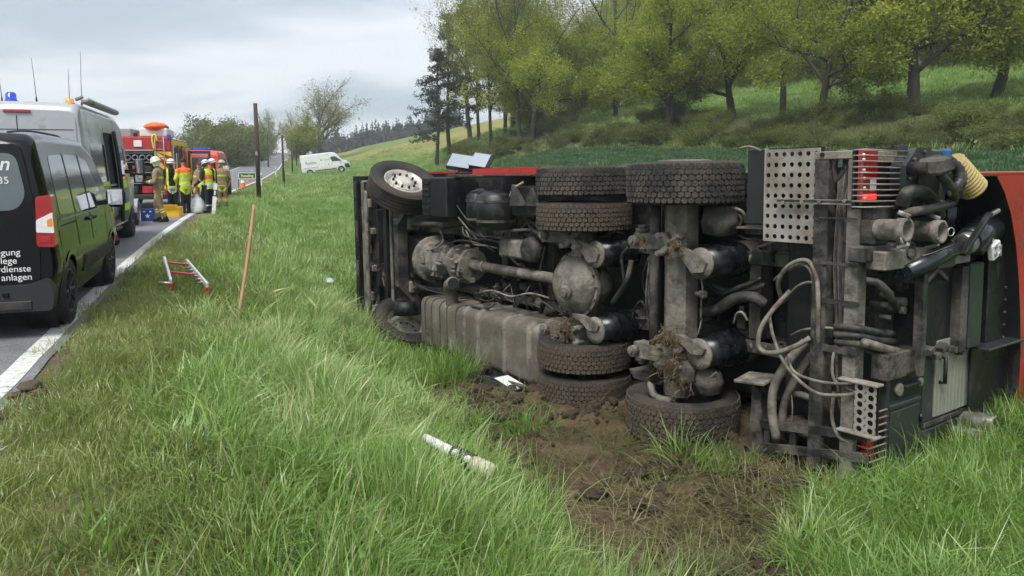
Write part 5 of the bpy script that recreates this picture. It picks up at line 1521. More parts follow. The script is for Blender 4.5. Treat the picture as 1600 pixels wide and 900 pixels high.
for (x, y, h, lean) in ((.10, .9, .66, .03), (.60, .9, .50, -.01), (.70, 1.4, .85, -.03), (-.46, 1.1, .4, .02)):
    MB().cyl((x, y, 2.64), (x, y, 2.76), .018, .012, 8).cyl((x, y, 2.76), (x - lean, y, 2.76 + h), .006, .003, 6).build('antenna', mTrim, pv)

# ------------------------------------------------------------------ small trailer ahead of it
tr_ = place('cargo_trailer', (-10.15, 20.75), .80, 1.2, 'small metal trailer with barred sides and a grey mudguard beside the equipment', 'trailer')
MB().bx(-.75, .70, .1, 2.4, .55, .62, .01).build('bed', mGreyD, tr_)
MB().bx(-.75, .70, .1, 2.4, .62, .80, .01).build('side_board', mGreyM, tr_)
for x in (-.74, .70):
    for k in range(13):
        MB().cyl((x, .12 + k * .19, .8), (x, .12 + k * .19, 1.25), .012, n=6).build('bar', mGreyM, tr_)
    MB().bx(x - .015, x + .015, .1, 2.42, 1.22, 1.26, .004).build('top_rail', mGreyM, tr_)
for k in range(8):
    MB().cyl((-.70 + k * .2, .1, .8), (-.70 + k * .2, .1, 1.25), .012, n=6).build('bar', mGreyM, tr_)
MB().bx(-.75, .71, .085, .115, 1.22, 1.26, .004).build('top_rail', mGreyM, tr_)
for sx in (1, -1):
    mg = MB(); n_ = 12
    for k in range(n_):
        a0, a1 = math.pi * k / n_, math.pi * (k + 1) / n_
        mg.add([(sx * .70, 1.2 + math.cos(a0) * .40, .34 + math.sin(a0) * .36), (sx * .94, 1.2 + math.cos(a0) * .40, .34 + math.sin(a0) * .36),
                (sx * .94, 1.2 + math.cos(a1) * .40, .34 + math.sin(a1) * .36), (sx * .70, 1.2 + math.cos(a1) * .40, .34 + math.sin(a1) * .36)], [(0, 1, 2, 3)], True)
    mg.build('mudguard', mSilverP, tr_)
    car_wheel(tr_, sx * .82, 1.2, .32, .19, sx, mRimS, 0)
tb_ = empty('orange_box', (tr_.location.x + .42, tr_.location.y + .55, .84), HEAD, 'orange plastic box on the small trailer', 'box')
MB().box((0, 0, .26), (.40, .3, .50), None, .03).build('tub', mOrange, tb_)
MB().box((0, 0, .53), (.44, .34, .05), None, .015).build('lid', mOrange, tb_)

# ------------------------------------------------------------------ fire engine, rear towards the camera
def on_road(u, Y):
    """point on the road at distance Y under picture column u (camera stands at the origin)"""
    return ((u - 800) / FPX * Y, Y)
fx, fy = on_road(271, 27.3)
fe = place('fire_engine', (fx, fy), 1.05, 0.0, 'red fire engine with open rear locker and yellow chevrons, its crew door open', 'fire engine', head=R(16))
MB().bx(-1.10, 1.08, .25, 4.4, .55, 2.52, .03).build('body', mFireR, fe)
MB().bx(-1.10, 1.08, .0, .25, 2.05, 2.55, .03).build('rear_header', mFireR, fe)
MB().bx(-.95, .52, .22, .26, .55, 2.05, .0).build('locker_back', mat('locker_dark', (.012, .012, .014), .8), fe)
for x0, x1 in ((-1.10, -.95), (.52, .60)):
    MB().bx(x0, x1, .0, .25, .50, 2.05, .01).build('locker_jamb', mFireR if x0 < 0 else mGreyM, fe)
for z in (.95, 1.32, 1.68, 2.0):
    MB().bx(-.95, .52, .0, .22, z - .02, z, .004).build('shelf', mGreyM, fe)
for k in range(5):
    x = -.55 + k * .23
    MB().lathe((x, -.02, 1.83), (0, 1, 0), [(0, .075), (0, .10), (.22, .10), (.22, .075), (0, .075)], 20, True, False).build('suction_hose', mGreyM, fe)
for (x, z, w, h, m_) in ((-.62, 1.40, .5, .2, mBlueC), (-.1, 1.40, .2, .22, mFireR), (.3, 1.40, .25, .2, mTrim), (-.5, 1.06, .3, .2, mTrim), (0.0, 1.05, .25, .24, mSteel), (.32, 1.04, .2, .2, mTrim), (-.3, .65, .5, .25, mTrim), (.25, .65, .35, .25, mFireR)):
    MB().bx(x - w / 2, x + w / 2, .02, .2, z - .06, z - .06 + h, .02).build('stowed_gear', m_, fe)
MB().bx(-.10, .16, -.05, .02, 2.20, 2.42, .01).build('rear_lamp', mWhite, fe)
MB().bx(-.95, .52, -.03, .02, 2.05, 2.10, .004).build('shutter_lip', mGreyM, fe)
# chevron panel at the right rear corner: red board with slanting yellow bars
MB().bx(.60, 1.08, -.01, .25, .55, 2.05, .006).build('chevron_board', mFireR, fe)
for k in range(5):
    z0 = .62 + k * .34
    pl_ = [(.60, z0 + .30), (.60, min(z0 + .46, 2.04)), (1.08, max(z0 + .05, .56)), (1.08, max(z0 - .11, .55))]
    pl_ = [(x, min(z, 2.04)) for x, z in pl_]
    MB().prism(pl_, (0, -.018, 0), (1, 0, 0), (0, 0, 1), (0, .012, 0)).build('chevron_bar', mYell, fe)
    MB().bx(1.081, 1.089, .02 + k * .05, .06 + k * .05, .6, 2.0, 0).build('side_bar', mYell if k % 2 else mFireR, fe)
# ladder at the rear
for x in (.58, .86):
    MB().cyl((x, -.08, .9), (x, -.08, 2.62), .018, n=8).build('ladder_rail', mGreyM, fe)
for k in range(6):
    MB().cyl((.58, -.08, 1.0 + k * .28), (.86, -.08, 1.0 + k * .28), .014, n=6).build('ladder_rung', mGreyM, fe)
MB().tube([(.55, -.10, 2.1), (.50, -.10, 2.5), (.60, -.1, 2.62), (.66, -.1, 2.4)], .03, 8, 4).build('hose_loop', mYell, fe)
# right flank: lockers, stripe, cab, open door
MB().bx(1.08, 1.10, .35, 1.5, 1.05, 2.2, .006).build('flank_locker', mTrim, fe)
MB().bx(1.08, 1.10, 1.6, 2.7, 1.05, 2.2, .006).build('flank_locker', mTrim, fe)
for y in (.30, 1.52, 2.72):
    MB().bx(1.08, 1.12, y, y + .08, .6, 2.3, .01).build('flank_post', mWhite if y < 1 else mFireR, fe)
MB().bx(1.08, 1.115, .1, 4.3, 2.28, 2.44, .006).build('flank_stripe', mYell, fe)
MB().bx(1.08, 1.13, .6, .8, 1.2, 1.7, .02).build('extinguisher', mOrange, fe)
MB().bx(1.08, 1.13, 1.0, 1.08, 1.1, 2.0, .02).build('hand_tool', mWhite, fe)
MB().prism([(4.4, .55), (4.4, 2.5), (5.6, 2.45), (6.1, 1.5), (6.2, .55)], (-1.08, 0, 0), (0, 1, 0), (0, 0, 1), (2.14, 0, 0)).build('cab', mFireR, fe)
do = empty('door_pivot', (0, 0, 0), 0, parent=fe)
bpy.data.objects.remove(do)
dm = Matrix.Rotation(R(-2), 3, 'Z')
dmb = MB()
for (x0, x1, z0, z1_) in ((1.12, 1.98, 2.02, 2.14), (1.12, 1.20, .75, 2.02), (1.88, 1.98, .75, 2.02), (1.20, 1.88, .75, 1.30)):
    dmb.bx(x0, x1, 4.30, 4.37, z0, z1_, .01)
cd = dmb.build('crew_door', mGreyD, fe)
MB().bx(1.20, 1.88, 4.325, 4.345, 1.30, 2.02).build('door_glass', mat('clear_pane', (.8, .85, .85), .02, 0, .02, 2, trans=.9, wrough=.01), cd)
MB().cyl((1.24, 4.26, 1.0), (1.24, 4.26, 1.9), .02, n=8).build('grab_rail', mYell, cd)
# roof load
MB().bx(.05, .95, .3, 1.9, 2.55, 2.86, .04).build('roof_box', mWhite, fe)
MB().blob((.52, .8, 2.90), (.42, .75, .18), 16, 9, .05, 4).build('roof_boat', mOrange, fe)
MB().bx(-1.0, -.25, .5, 2.2, 2.55, 2.85, .03).build('roof_box', mGreyM, fe)
MB().bx(.96, 1.08, .0, .18, 2.38, 2.64, .02).build('corner_beacon', mBlueL, fe)
MB().bx(-.12, .0, .1, .25, 2.55, 2.70, .02).build('corner_beacon', mTrim, fe)
MB().bx(-1.0, 1.0, -.02, .2, .38, .55, .02).build('rear_bumper', mTrim, fe)
for sx in (-1, 1):
    car_wheel(fe, sx * .92, 1.5, .42, .26, sx, mRimS, 0)
    car_wheel(fe, sx * .92, 5.0, .42, .26, sx, mRimS, 0)

# ------------------------------------------------------------------ luminous red van further up
rx_, ry_ = on_road(352, 38.0)
rv = place('red_van', (rx_, ry_), .93, 0.9, 'luminous red emergency van with a blue light bar, rear towards the fire crew', 'van', head=R(15))
sr = Shell(5.2, .98, [(0, 2.0), (.06, 2.16), (.2, 2.24), (3.4, 2.24), (3.9, 2.1), (4.5, 1.3), (5.1, 1.0), (5.2, .7)], .36, [.9, 4.2], 1.1, .14, .16, [(0, .95), (.1, .99), (.3, 1), (4.4, .98), (5.2, .78)], .38)
sr.body('body', mCoral, rv, 40, 10)
for side in (1, -1):
    sr.side(MB(), rnd_poly([(.4, 1.25), (.45, 1.85), (1.8, 1.85), (1.8, 1.25)], .08), side).build('side_window', mGlass, rv)
    sr.side(MB(), rnd_poly([(1.95, 1.25), (1.95, 1.85), (3.2, 1.85), (3.9, 1.25)], .08), side).build('side_window', mGlass, rv)
    sr.side(MB(), [(.1, .85), (.1, 1.05), (4.6, 1.05), (4.6, .85)], side, .003).build('side_stripe', mYell, rv)
    for yc in (.9, 4.2): car_wheel(rv, side * .86, yc, .34, .22, side, mRimS, 0)
    MB().bx(side * .82, side * .93, -.03, .03, .95, 1.5, .01).build('tail_lamp', mLampR, rv)
rear_poly(rnd_poly([(-.7, 1.28), (-.62, 1.9), (.62, 1.9), (.7, 1.28)], .08), -.02, .03).build('rear_window', mGlass, rv)
MB().bx(-.85, .85, -.025, .0, .8, 1.05, .004).build('rear_stripe', mYell, rv)
MB().bx(-.35, .35, .5, .8, 2.24, 2.36, .04).build('light_bar', mBlueL, rv)

# ------------------------------------------------------------------ white van off the road on the field edge
wx, wy = -23.0, 97.0
wv = empty('white_van', (wx - 2.9, wy - .6, 0), R(-78), 'white panel van with faint lettering standing tilted at the field edge', 'van')
sw = Shell(5.9, 1.02, [(0, 2.42), (.06, 2.50), (3.7, 2.52), (4.2, 2.42), (5.0, 1.45), (5.5, 1.28), (5.85, 1.0), (5.9, .7)], .36, [.95, 4.75], 1.15, .06, .10, [(0, .98), (.1, 1), (4.8, 1), (5.5, .94), (5.9, .76)], .41)
sw.body('body', mWhiteP, wv, 60, 10)
for side in (1, -1):
    sw.side(MB(), rnd_poly([(3.75, 1.36), (3.62, 1.95), (4.2, 1.98), (4.85, 1.42), (4.85, 1.34)], .06), side).build('side_window', mGlass, wv)
    sw.side(MB(), [(1.6, .40), (1.6, .52), (4.2, .52), (4.2, .40)], side, .004).build('lower_cladding', mTrim, wv)
    sw.side(MB(), [(.3, .85), (.3, .92), (2.0, .92), (2.0, .85)], side, .004).build('side_moulding', mGreyM, wv)
    sw.side(MB(), rnd_poly([(5.30, .42), (5.2, .95), (5.75, .92), (5.88, .42)], .05), side, .012).build('front_bumper', mTrim, wv)
    for yc in (.95, 4.75): car_wheel(wv, side * .90, yc, .36, .22, side, mRimS, 0)
    mm = MB().box((side * 1.15, 4.72, 1.42), (.2, .12, .28), None, .04).build('door_mirror', mTrim, wv)
    for yh in (3.3, 3.72): MB().box((side * (sw.x(yh, 1.1) + .01), yh, 1.12), (.03, .07, .18), None, .01).build('door_handle', mTrim, wv)
    MB().bx(side * .86, side * .98, -.03, .03, .9, 1.6, .01).build('tail_lamp', mLampR, wv)
MB().bx(-.95, .95, -.06, .06, .38, .6, .02).build('rear_bumper', mTrim, wv)
mGreyT = mat('grey_lettering', (.20, .24, .24), .5)
text_part('Reefilx', .50, mGreyT, wv, (sw.x(1.5, 1.3) + .006, .55, 1.30), (R(90), 0, R(90)))
text_part('wesseldorf', .20, mGreyT, wv, (sw.x(2.8, 1.6) + .006, 2.75, 1.62), (R(90), 0, R(90)))
MB().prism([(0, 0), (.13, .22), (.26, 0)], (sw.x(2.3, 1.6) + .004, 2.35, 1.62), (0, 1, 0), (0, 0, 1), (.004, 0, 0)).build('logo', mGreyT, wv)
zr_, zf_ = ground_z(wx - 2.6, wy - .5), ground_z(wx + 2.2, wy + .4)
wv.location.z = zr_ - .15
wv.rotation_euler = (math.atan2(zf_ - zr_ + .45, 5.0), 0, R(-78))

# ================================================================== people
def cloth_mat():
    m, N, L, out = new_mat('clothing')
    p = N.new('ShaderNodeBsdfPrincipled'); p.inputs['Roughness'].default_value = .85; p.inputs['Specular IOR Level'].default_value = .25
    a = N.new('ShaderNodeAttribute'); a.attribute_name = 'ccol'
    tc = N.new('ShaderNodeTexCoord')
    n = N.new('ShaderNodeTexNoise'); n.inputs['Scale'].default_value = 14; n.inputs['Detail'].default_value = 4
    L.new(tc.outputs['Object'], n.inputs['Vector'])
    mr = N.new('ShaderNodeMapRange'); mr.inputs['From Min'].default_value = .3; mr.inputs['From Max'].default_value = .7
    mr.inputs['To Min'].default_value = .82; mr.inputs['To Max'].default_value = 1.15
    L.new(n.outputs['Fac'], mr.inputs['Value'])
    s = N.new('ShaderNodeVectorMath'); s.operation = 'SCALE'
    L.new(a.outputs['Color'], s.inputs[0]); L.new(mr.outputs[0], s.inputs['Scale']); L.new(s.outputs[0], p.inputs['Base Color'])
    b = N.new('ShaderNodeBump'); b.inputs['Strength'].default_value = .7; b.inputs['Distance'].default_value = .03
    L.new(n.outputs['Fac'], b.inputs['Height']); L.new(b.outputs[0], p.inputs['Normal'])
    L.new(p.outputs[0], out.inputs['Surface'])
    return m
mCloth = cloth_mat()
mHelmG = mat('helmet_luminous', (.56, .60, .42), .35, 0, .06, 6, coat=.3)
mHelmW = mat('helmet_white', (.72, .73, .72), .3, 0, .05, 6, coat=.4)
mHelmO = mat('helmet_olive', (.34, .37, .22), .4, 0, .06, 6, coat=.3)
mHairK = mat('dark_hair', (.012, .010, .009), .7, 0, .3, 30)
mHairR = mat('red_cap', (.16, .012, .02), .7, 0, .2, 20)
mVisor = mat('visor', (.02, .022, .025), .1, 0, .1, 6, coat=.5)
TAN, TAN2 = (.27, .205, .115), (.22, .165, .09)
NEON, SILV, NAVY, BLK, ORG, SKIN, REDT = (.56, .66, .05), (.50, .52, .50), (.012, .016, .035), (.010, .010, .012), (.85, .17, .05), (.45, .26, .19), (.50, .02, .04)
YB = (.62, .62, .12)

def outfit(kind):
    def f(reg, t, p):
        z = p[2]
        if reg in ('head', 'neck'): return SKIN if reg == 'head' else (BLK if kind != 'hivis' else NEON)
        if reg in ('hand',): return BLK if kind not in ('hivis', 'sit') else SKIN
        if reg == 'foot': return BLK
        if kind == 'tan':
            if reg == 'torso':
                if abs(t - .10) < .030 or abs(t - .01) < .012: return YB
                if abs(t - .66) < .045: return YB
                return TAN
            if reg == 'upper': return TAN
            if reg == 'fore': return YB if .35 < t < .55 else (BLK if t > .9 else TAN)
            if reg == 'thigh': return TAN2
            if reg == 'shin': return YB if (.30 < t < .38 or .46 < t < .54) else (BLK if t > .86 else TAN2)
        if kind == 'darkvest':
            if reg == 'torso':
                if t < .14: return NEON if t > .05 else SILV
                if abs(p[3]) > .105 and t < .93: return NEON
                return BLK if abs(p[3]) < .105 else NEON
            if reg in ('upper', 'fore'): return BLK
            if reg == 'shin' and t > .72: return YB if t < .9 else BLK
            return BLK
        if kind == 'hivis':
            if reg == 'torso': return ORG if t > .80 else (SILV if (abs(t - .22) < .022 or abs(t - .50) < .022) else NEON)
            if reg == 'upper': return ORG if t < .35 else NEON
            if reg == 'fore': return SILV if abs(t - .4) < .07 else NEON
            return BLK
        if kind == 'vest':
            if reg == 'torso': return NAVY if t < .02 else (NEON if t < .12 else (SILV if t < .30 else (NEON if t < .52 else (ORG if t < .74 else NEON))))
            if reg == 'upper': return NAVY
            if reg == 'fore': return YB if .02 < t < .16 else NAVY
            if reg == 'shin' and .5 < t < .62: return SILV
            return NAVY
        if kind == 'sit':
            if reg in ('thigh', 'shin'): return REDT if not (reg == 'shin' and .6 < t < .7) else SILV
            return NAVY
        return BLK
    return f

def capsule(mb, p0, p1, r0, r1, n=14):
    p0, p1 = Vector(p0), Vector(p1)
    L = (p1 - p0).length
    prof = [(-r0, .001)] + [(-r0 * math.cos(a), r0 * math.sin(a)) for a in (.4, .8, 1.2)] + [(0, r0), (L, r1)] + [(L + r1 * math.sin(a), r1 * math.cos(a)) for a in (.4, .8, 1.2)] + [(L + r1, .001)]
    mb.lathe(p0, p1 - p0, prof, n, True, False)

def person(loc, face, kind, label, pose, helmet=None, h=1.0, group='emergency crew gathered at the fire engine', seat=False):
    """pose: lean, turn(head), arms [(elbow, wrist) right, left], legs [(knee, ankle) right, left] in metres, facing +y, x right"""
    root = empty('person', (loc[0], loc[1], loc[2]), face, label, 'person', group)
    segs, mb = [], MB()
    def seg(reg, a, b, r0, r1, side=0):
        capsule(mb, a, b, r0, r1); segs.append((reg, Vector(a), Vector(b), r0, r1))
    hipz = pose.get('hip', .93)
    lean = Matrix.Rotation(-pose.get('lean', 0.0), 3, 'X') @ Matrix.Rotation(pose.get('side', 0.0), 3, 'Y')
    piv = Vector((0, pose.get('hipy', 0), hipz))
    U = lambda v: piv + lean @ (Vector(v) - Vector((0, 0, .93)))
    bulk = {'tan': 1.08, 'hivis': 1.10, 'vest': 1.02, 'darkvest': 1.0}.get(kind, 1.0)
    # torso as stacked ellipses
    levels = [(.80, .160, .120), (.88, .180, .130), (.95, .182, .130), (1.05, .168, .122), (1.18, .180, .130), (1.30, .195, .135), (1.40, .195, .120), (1.46, .150, .095), (1.50, .075, .065)]
    n = 20; vs, fs = [], []
    for (z, rx, ry_) in levels:
        for k in range(n):
            a = 2 * math.pi * k / n
            vs.append(U((math.cos(a) * rx * bulk, math.sin(a) * ry_ * bulk, z)))
    for i in range(len(levels) - 1):
        fs += [(i * n + k, i * n + (k + 1) % n, (i + 1) * n + (k + 1) % n, (i + 1) * n + k) for k in range(n)]
    fs += [tuple(range(n)), tuple(range((len(levels) - 1) * n, len(levels) * n))]
    mb.add(vs, fs)
    t0, t1 = U((0, 0, .80)), U((0, 0, 1.47))
    segs.append(('torso', t0, t1, .17 * bulk, .17 * bulk))
    seg('neck', U((0, 0, 1.46)), U((0, .01, 1.56)), .058, .055)
    hd = U((0, .02, 1.67)); turn = Matrix.Rotation(pose.get('turn', 0.0), 3, 'Z') @ lean @ Matrix.Rotation(-pose.get('nod', 0.0), 3, 'X')
    H = lambda v: hd + turn @ Vector(v)
    mb.blob(hd, (.074, .094, .112), 16, 12, rot=turn); mb.blob(H((0, .03, -.075)), (.052, .055, .05), 12, 8, rot=turn)
    mb.blob(H((0, .098, -.012)), (.013, .020, .024), 8, 6, rot=turn)
    mb.blob(H((0, .088, -.058)), (.026, .010, .009), 8, 6, rot=turn)
    for sx in (-1, 1): mb.blob(H((sx * .075, -.005, -.005)), (.010, .020, .032), 8, 6, rot=turn)
    segs.append(('head', H((0, 0, -.08)), H((0, 0, .06)), .09, .09))
    for sx, (el, wr) in zip((1, -1), pose['arms']):
        sh_ = U((sx * .185, 0, 1.415)); el, wr = Vector(el), Vector(wr)
        seg('upper', sh_, el, .068 * bulk, .056 * bulk); seg('fore', el, wr, .056 * bulk, .044 * bulk)
        d = (wr - el).normalized(); pal = wr + d * .06
        x_, y_ = MB.frame(d)
        if abs(y_.z) > abs(x_.z): x_, y_ = y_, x_
        seg('hand', wr, pal, .036, .040)
        for k, ln in enumerate((.060, .075, .080, .070)):
            b0 = pal + y_ * ((k - 1.5) * .021) + d * .02
            k1 = b0 + d * ln * .55; k2 = k1 + d * ln * .35 - x_ * ln * .35
            capsule(mb, b0, k1, .0115, .011, 8); capsule(mb, k1, k2, .011, .010, 8)
            segs.append(('hand', b0, k2, .012, .012))
        th = wr + d * .03 + y_ * (-.045 * sx); th2 = th + d * .045 - y_ * (.022 * sx)
        capsule(mb, wr + d * .015, th, .014, .013, 8); capsule(mb, th, th2, .013, .011, 8); segs.append(('hand', th, th2, .013, .012))
    bg = 1.12 if kind == 'tan' else 1.0
    for sx, (kn, an) in zip((1, -1), pose['legs']):
        hp = Vector((sx * .092, pose.get('hipy', 0), hipz - .02)); kn, an = Vector(kn), Vector(an)
        seg('thigh', hp, kn, .098 * bg, .072 * bg); seg('shin', kn, an, .070 * bg, .058 * bg)
        toe = an + Vector((sx * .03, .15, -.045))
        seg('foot', an + Vector((0, -.03, -.03)), toe, .052, .040)
        segs.append(('foot', an + Vector((0, 0, -.05)), an, .06, .06))
    me_ = mb.mesh('body', mCloth)
    tmp = bpy.data.objects.new('tmp', me_); link(tmp)
    md = tmp.modifiers.new('r', 'REMESH'); md.mode = 'VOXEL'; md.voxel_size = .0125; md.use_smooth_shade = True
    sm_ = tmp.modifiers.new('s', 'SMOOTH'); sm_.factor = .5; sm_.iterations = 2
    dg = bpy.context.evaluated_depsgraph_get()
    me2 = bpy.data.meshes.new_from_object(tmp.evaluated_get(dg)); bpy.data.objects.remove(tmp); me2.name = 'body'
    me2.materials.clear(); me2.materials.append(mCloth)
    N = len(me2.vertices); co = np.empty(N * 3, np.float32); me2.vertices.foreach_get('co', co); co = co.reshape(-1, 3).astype(float)
    best = np.full(N, 1e9); bi = np.zeros(N, int); bt = np.zeros(N)
    for i, (reg, a, b, r0, r1) in enumerate(segs):
        a_, b_ = np.array(a), np.array(b); ab = b_ - a_
        t = np.clip(((co - a_) @ ab) / max(ab @ ab, 1e-9), 0, 1)
        d = np.linalg.norm(co - (a_ + t[:, None] * ab), axis=1) - (r0 + (r1 - r0) * t)
        better = d < best; best[better] = d[better]; bi[better] = i; bt[better] = t[better]
    fcol = outfit(kind); cols = np.empty((N, 3), np.float32)
    inv = lean.transposed()
    for v in range(N):
        p = co[v]; lx = (inv @ (Vector(p) - piv)).x
        cols[v] = fcol(segs[bi[v]][0], bt[v], (p[0], p[1], p[2], lx))
    vcol(me2, 'ccol', cols)
    bo = bpy.data.objects.new('body', me2); bo.parent = root; link(bo)
    MB().blob(H((.028, .084, .012)), (.014, .008, .007), 8, 6, rot=turn).build('eye', mHairK, root)
    MB().blob(H((-.028, .084, .012)), (.014, .008, .007), 8, 6, rot=turn).build('eye', mHairK, root)
    up, fw = turn @ Vector((0, 0, 1)), turn @ Vector((0, 1, 0))
    if helmet in ('lum', 'olive', 'white'):
        m_ = {'lum': mHelmG, 'olive': mHelmO, 'white': mHelmW}[helmet]
        hm = MB().lathe(H((0, -.005, .025)), up, [(-.02, .150), (-.005, .152), (.012, .128), (.05, .124), (.09, .105), (.12, .070), (.135, .03), (.138, 0)], 24, True, False)
        ho = hm.build('helmet', m_, root)
        MB().beam(H((0, -.10, .12)), H((0, .09, .13)), .03, .03, up, .01).build('helmet_crest', m_, ho)
        MB().lathe(H((0, -.005, .02)), up, [(-.13, .095), (-.02, .125)], 20, True, False, a0=R(200), a1=R(340)).build('neck_flap', m_ if helmet != 'white' else mVisor, ho)
        if helmet == 'white': MB().lathe(H((0, -.005, .03)), up, [(0, .131), (.035, .129)], 20, True, False).build('visor', mVisor, ho)
    else:
        m_ = {'hair': mHairK, 'cap': mHairR}[helmet or 'hair']
        MB().blob(H((0, -.018, .03)), (.086, .094, .098), 16, 10, .02, 3, rot=turn).build('hair' if helmet != 'cap' else 'cap', m_, root)
    root.scale = (h, h, h)
    return root

STAND = [((.10, .02, .50), (.11, .0, .10)), ((-.10, .0, .50), (-.11, -.03, .10))]
WALK = [((.09, .10, .51), (.10, .04, .10)), ((-.10, -.02, .50), (-.12, -.16, .11))]
def arms_down(f=.05): return [((.27, -.02, 1.14), (.28, f, .90)), ((-.27, -.02, 1.14), (-.28, f, .90))]
ARMS_FRONT = [((.27, .06, 1.13), (.12, .28, 1.16)), ((-.27, .06, 1.13), (-.10, .29, 1.12))]
def at_road(u, Y, dz=0.0):
    X = (u - 800) / FPX * Y
    q = float(road_q(X, Y))
    return (X, Y, (float(road_z(Y)) + .012 if q < .2 else ground_z(X, Y)) + dz)
GP = 'emergency crew gathered at the fire engine'
person(at_road(250, 21.4), R(105), 'tan', 'firefighter in tan turnout gear and pale helmet standing apart, looking down at the hands', {'arms': ARMS_FRONT, 'legs': WALK, 'nod': .3, 'lean': .03}, 'lum', 1.0)
person(at_road(271, 26.0), R(25), 'darkvest', 'firefighter in black jacket with yellow-edged vest and white helmet', {'arms': arms_down(.12), 'legs': STAND, 'turn': -.6}, 'white', .98)
person(at_road(291, 25.2), R(60), 'hivis', 'bareheaded man in long neon yellow jacket with orange shoulders', {'arms': [((.28, .08, 1.13), (.14, .28, 1.05)), ((-.28, .08, 1.13), (-.1, .28, 1.05))], 'legs': STAND, 'turn': -.3, 'nod': .25, 'lean': .05}, 'hair', 1.0)
person(at_road(308, 27.6), R(-60), 'tan', 'firefighter in tan gear half hidden behind the neon jackets', {'arms': ARMS_FRONT, 'legs': STAND, 'nod': .5, 'lean': .18}, 'cap', .94)
person(at_road(318.5, 26.9), R(-75), 'hivis', 'helper in neon yellow jacket and dark red cap bending forward', {'arms': [((.25, .28, 1.02), (.10, .42, .86)), ((-.25, .28, 1.02), (-.10, .42, .86))], 'legs': STAND, 'nod': .4, 'lean': .42}, 'cap', .97)
person(at_road(328, 25.6), R(70), 'vest', 'crew member in navy with yellow and orange vest and white helmet by roadside post', {'arms': [((.27, .02, 1.12), (.22, .20, .98)), ((-.29, .04, 1.14), (-.30, .24, 1.0))], 'legs': STAND, 'nod': .35, 'lean': .10}, 'white', .97)
person(at_road(335.5, 27.6), R(100), 'darkvest', 'white-helmeted firefighter mostly hidden behind the orange-banded vest', {'arms': arms_down(), 'legs': STAND, 'nod': .2}, 'white', .99)
person(at_road(349, 28.6), R(8), 'tan', 'firefighter in tan gear and olive helmet seen from behind, rightmost of the crew', {'arms': [((.27, .06, 1.14), (.16, .24, 1.0)), ((-.27, .06, 1.14), (-.16, .24, 1.0))], 'legs': STAND, 'nod': .3}, 'olive', .99)
_c, _s = math.cos(pv.rotation_euler.z), math.sin(pv.rotation_euler.z)
def van_pt(x, y): return (pv.location.x + _c * x - _s * y, pv.location.y + _s * x + _c * y)
vx, vy = van_pt(.86, 2.74)
person((vx, vy, .012), pv.rotation_euler.z + R(80), 'sit', 'person in red trousers, only the legs showing below the side door of the silver van', {'arms': arms_down(.2), 'legs': [((.11, .06, .50), (.12, -.02, .10)), ((-.12, .0, .50), (-.15, -.10, .10))], 'lean': .15, 'nod': .3}, 'hair', .95, 'person at the silver van')

# ================================================================== things on the road and verge
def crate(name, u, Y, w, d_, h_, m_, label, rot=0.0, tilt=0.0):
    p = at_road(u, Y)
    e = empty(name, p, HEAD + rot, label, 'crate')
    e.rotation_euler = (tilt, 0, HEAD + rot)
    t = .02
    MB().bx(-w / 2, w / 2, -d_ / 2, d_ / 2, 0, t, .004).build('floor_panel', m_, e)
    for (x0, x1, y0, y1) in ((-w / 2, w / 2, -d_ / 2, -d_ / 2 + t), (-w / 2, w / 2, d_ / 2 - t, d_ / 2), (-w / 2, -w / 2 + t, -d_ / 2 + t, d_ / 2 - t), (w / 2 - t, w / 2, -d_ / 2 + t, d_ / 2 - t)):
        MB().bx(x0, x1, y0, y1, t, h_, .004).build('side_panel', m_, e)
    MB().bx(-w / 2 - .012, w / 2 + .012, -d_ / 2 - .012, -d_ / 2 + .004, h_ - .05, h_, .004).build('rim', m_, e)
    return e
bc = crate('blue_crate', 232, 22.2, .36, .30, .34, mBlueC, 'blue plastic crate with a white star on its side, on the road', -.1)
st = [(math.cos(R(90 + 36 * k)) * (.075 if k % 2 == 0 else .034), math.sin(R(90 + 36 * k)) * (.075 if k % 2 == 0 else .034)) for k in range(10)]
MB().prism(st, (0, -.158, .14), (1, 0, 0), (0, 0, 1), (0, .006, 0)).build('white_star', mWhite, bc)
for sx in (-1, 1): MB().bx(sx * .08 - .03, sx * .08 + .03, -.157, -.15, .25, .29, .003).build('white_mark', mWhite, bc)
crate('blue_crate', 262, 25.2, .40, .30, .22, mBlueC, 'low blue crate behind the yellow crate at the fire engine', .2)
yc_ = crate('yellow_crate', 270, 24.0, .50, .40, .30, mYelC, 'yellow plastic crate tipped towards the edge line', -.25)
MB().box((0, -.26, .30), (.48, .02, .16), Matrix.Rotation(R(25), 3, 'X'), .005).build('flap', mYelC, yc_)
bg = empty('white_bag', at_road(309.5, 25.6), 0, 'white plastic sack standing on the road between the crew', 'sack')
mb = MB(); rnd = random.Random(3)
prof = [(0, .22), (.06, .25), (.2, .24), (.38, .19), (.5, .12), (.56, .06), (.60, .08), (.62, 0)]
n = 18; vs, fs = [], []
for (t, r) in prof:
    for k in range(n):
        j = 1 + rnd.uniform(-.10, .10); vs.append((math.cos(2 * math.pi * k / n) * r * j, math.sin(2 * math.pi * k / n) * r * .8 * j, t + rnd.uniform(-.01, .01)))
for i in range(len(prof) - 1): fs += [(i * n + k, i * n + (k + 1) % n, (i + 1) * n + (k + 1) % n, (i + 1) * n + k) for k in range(n)]
mb.add(vs, fs, True); mb.add(vs[:n], [tuple(range(n))])
mb.build('sack', mat('white_film', (.62, .66, .64), .35, 0, .12, 8), bg)
MB().tube([(0, -.06, .555), (.06, 0, .555), (0, .06, .555), (-.06, 0, .555), (0, -.06, .555)], .012, 6, 3).build('tie', mWhite, bg)

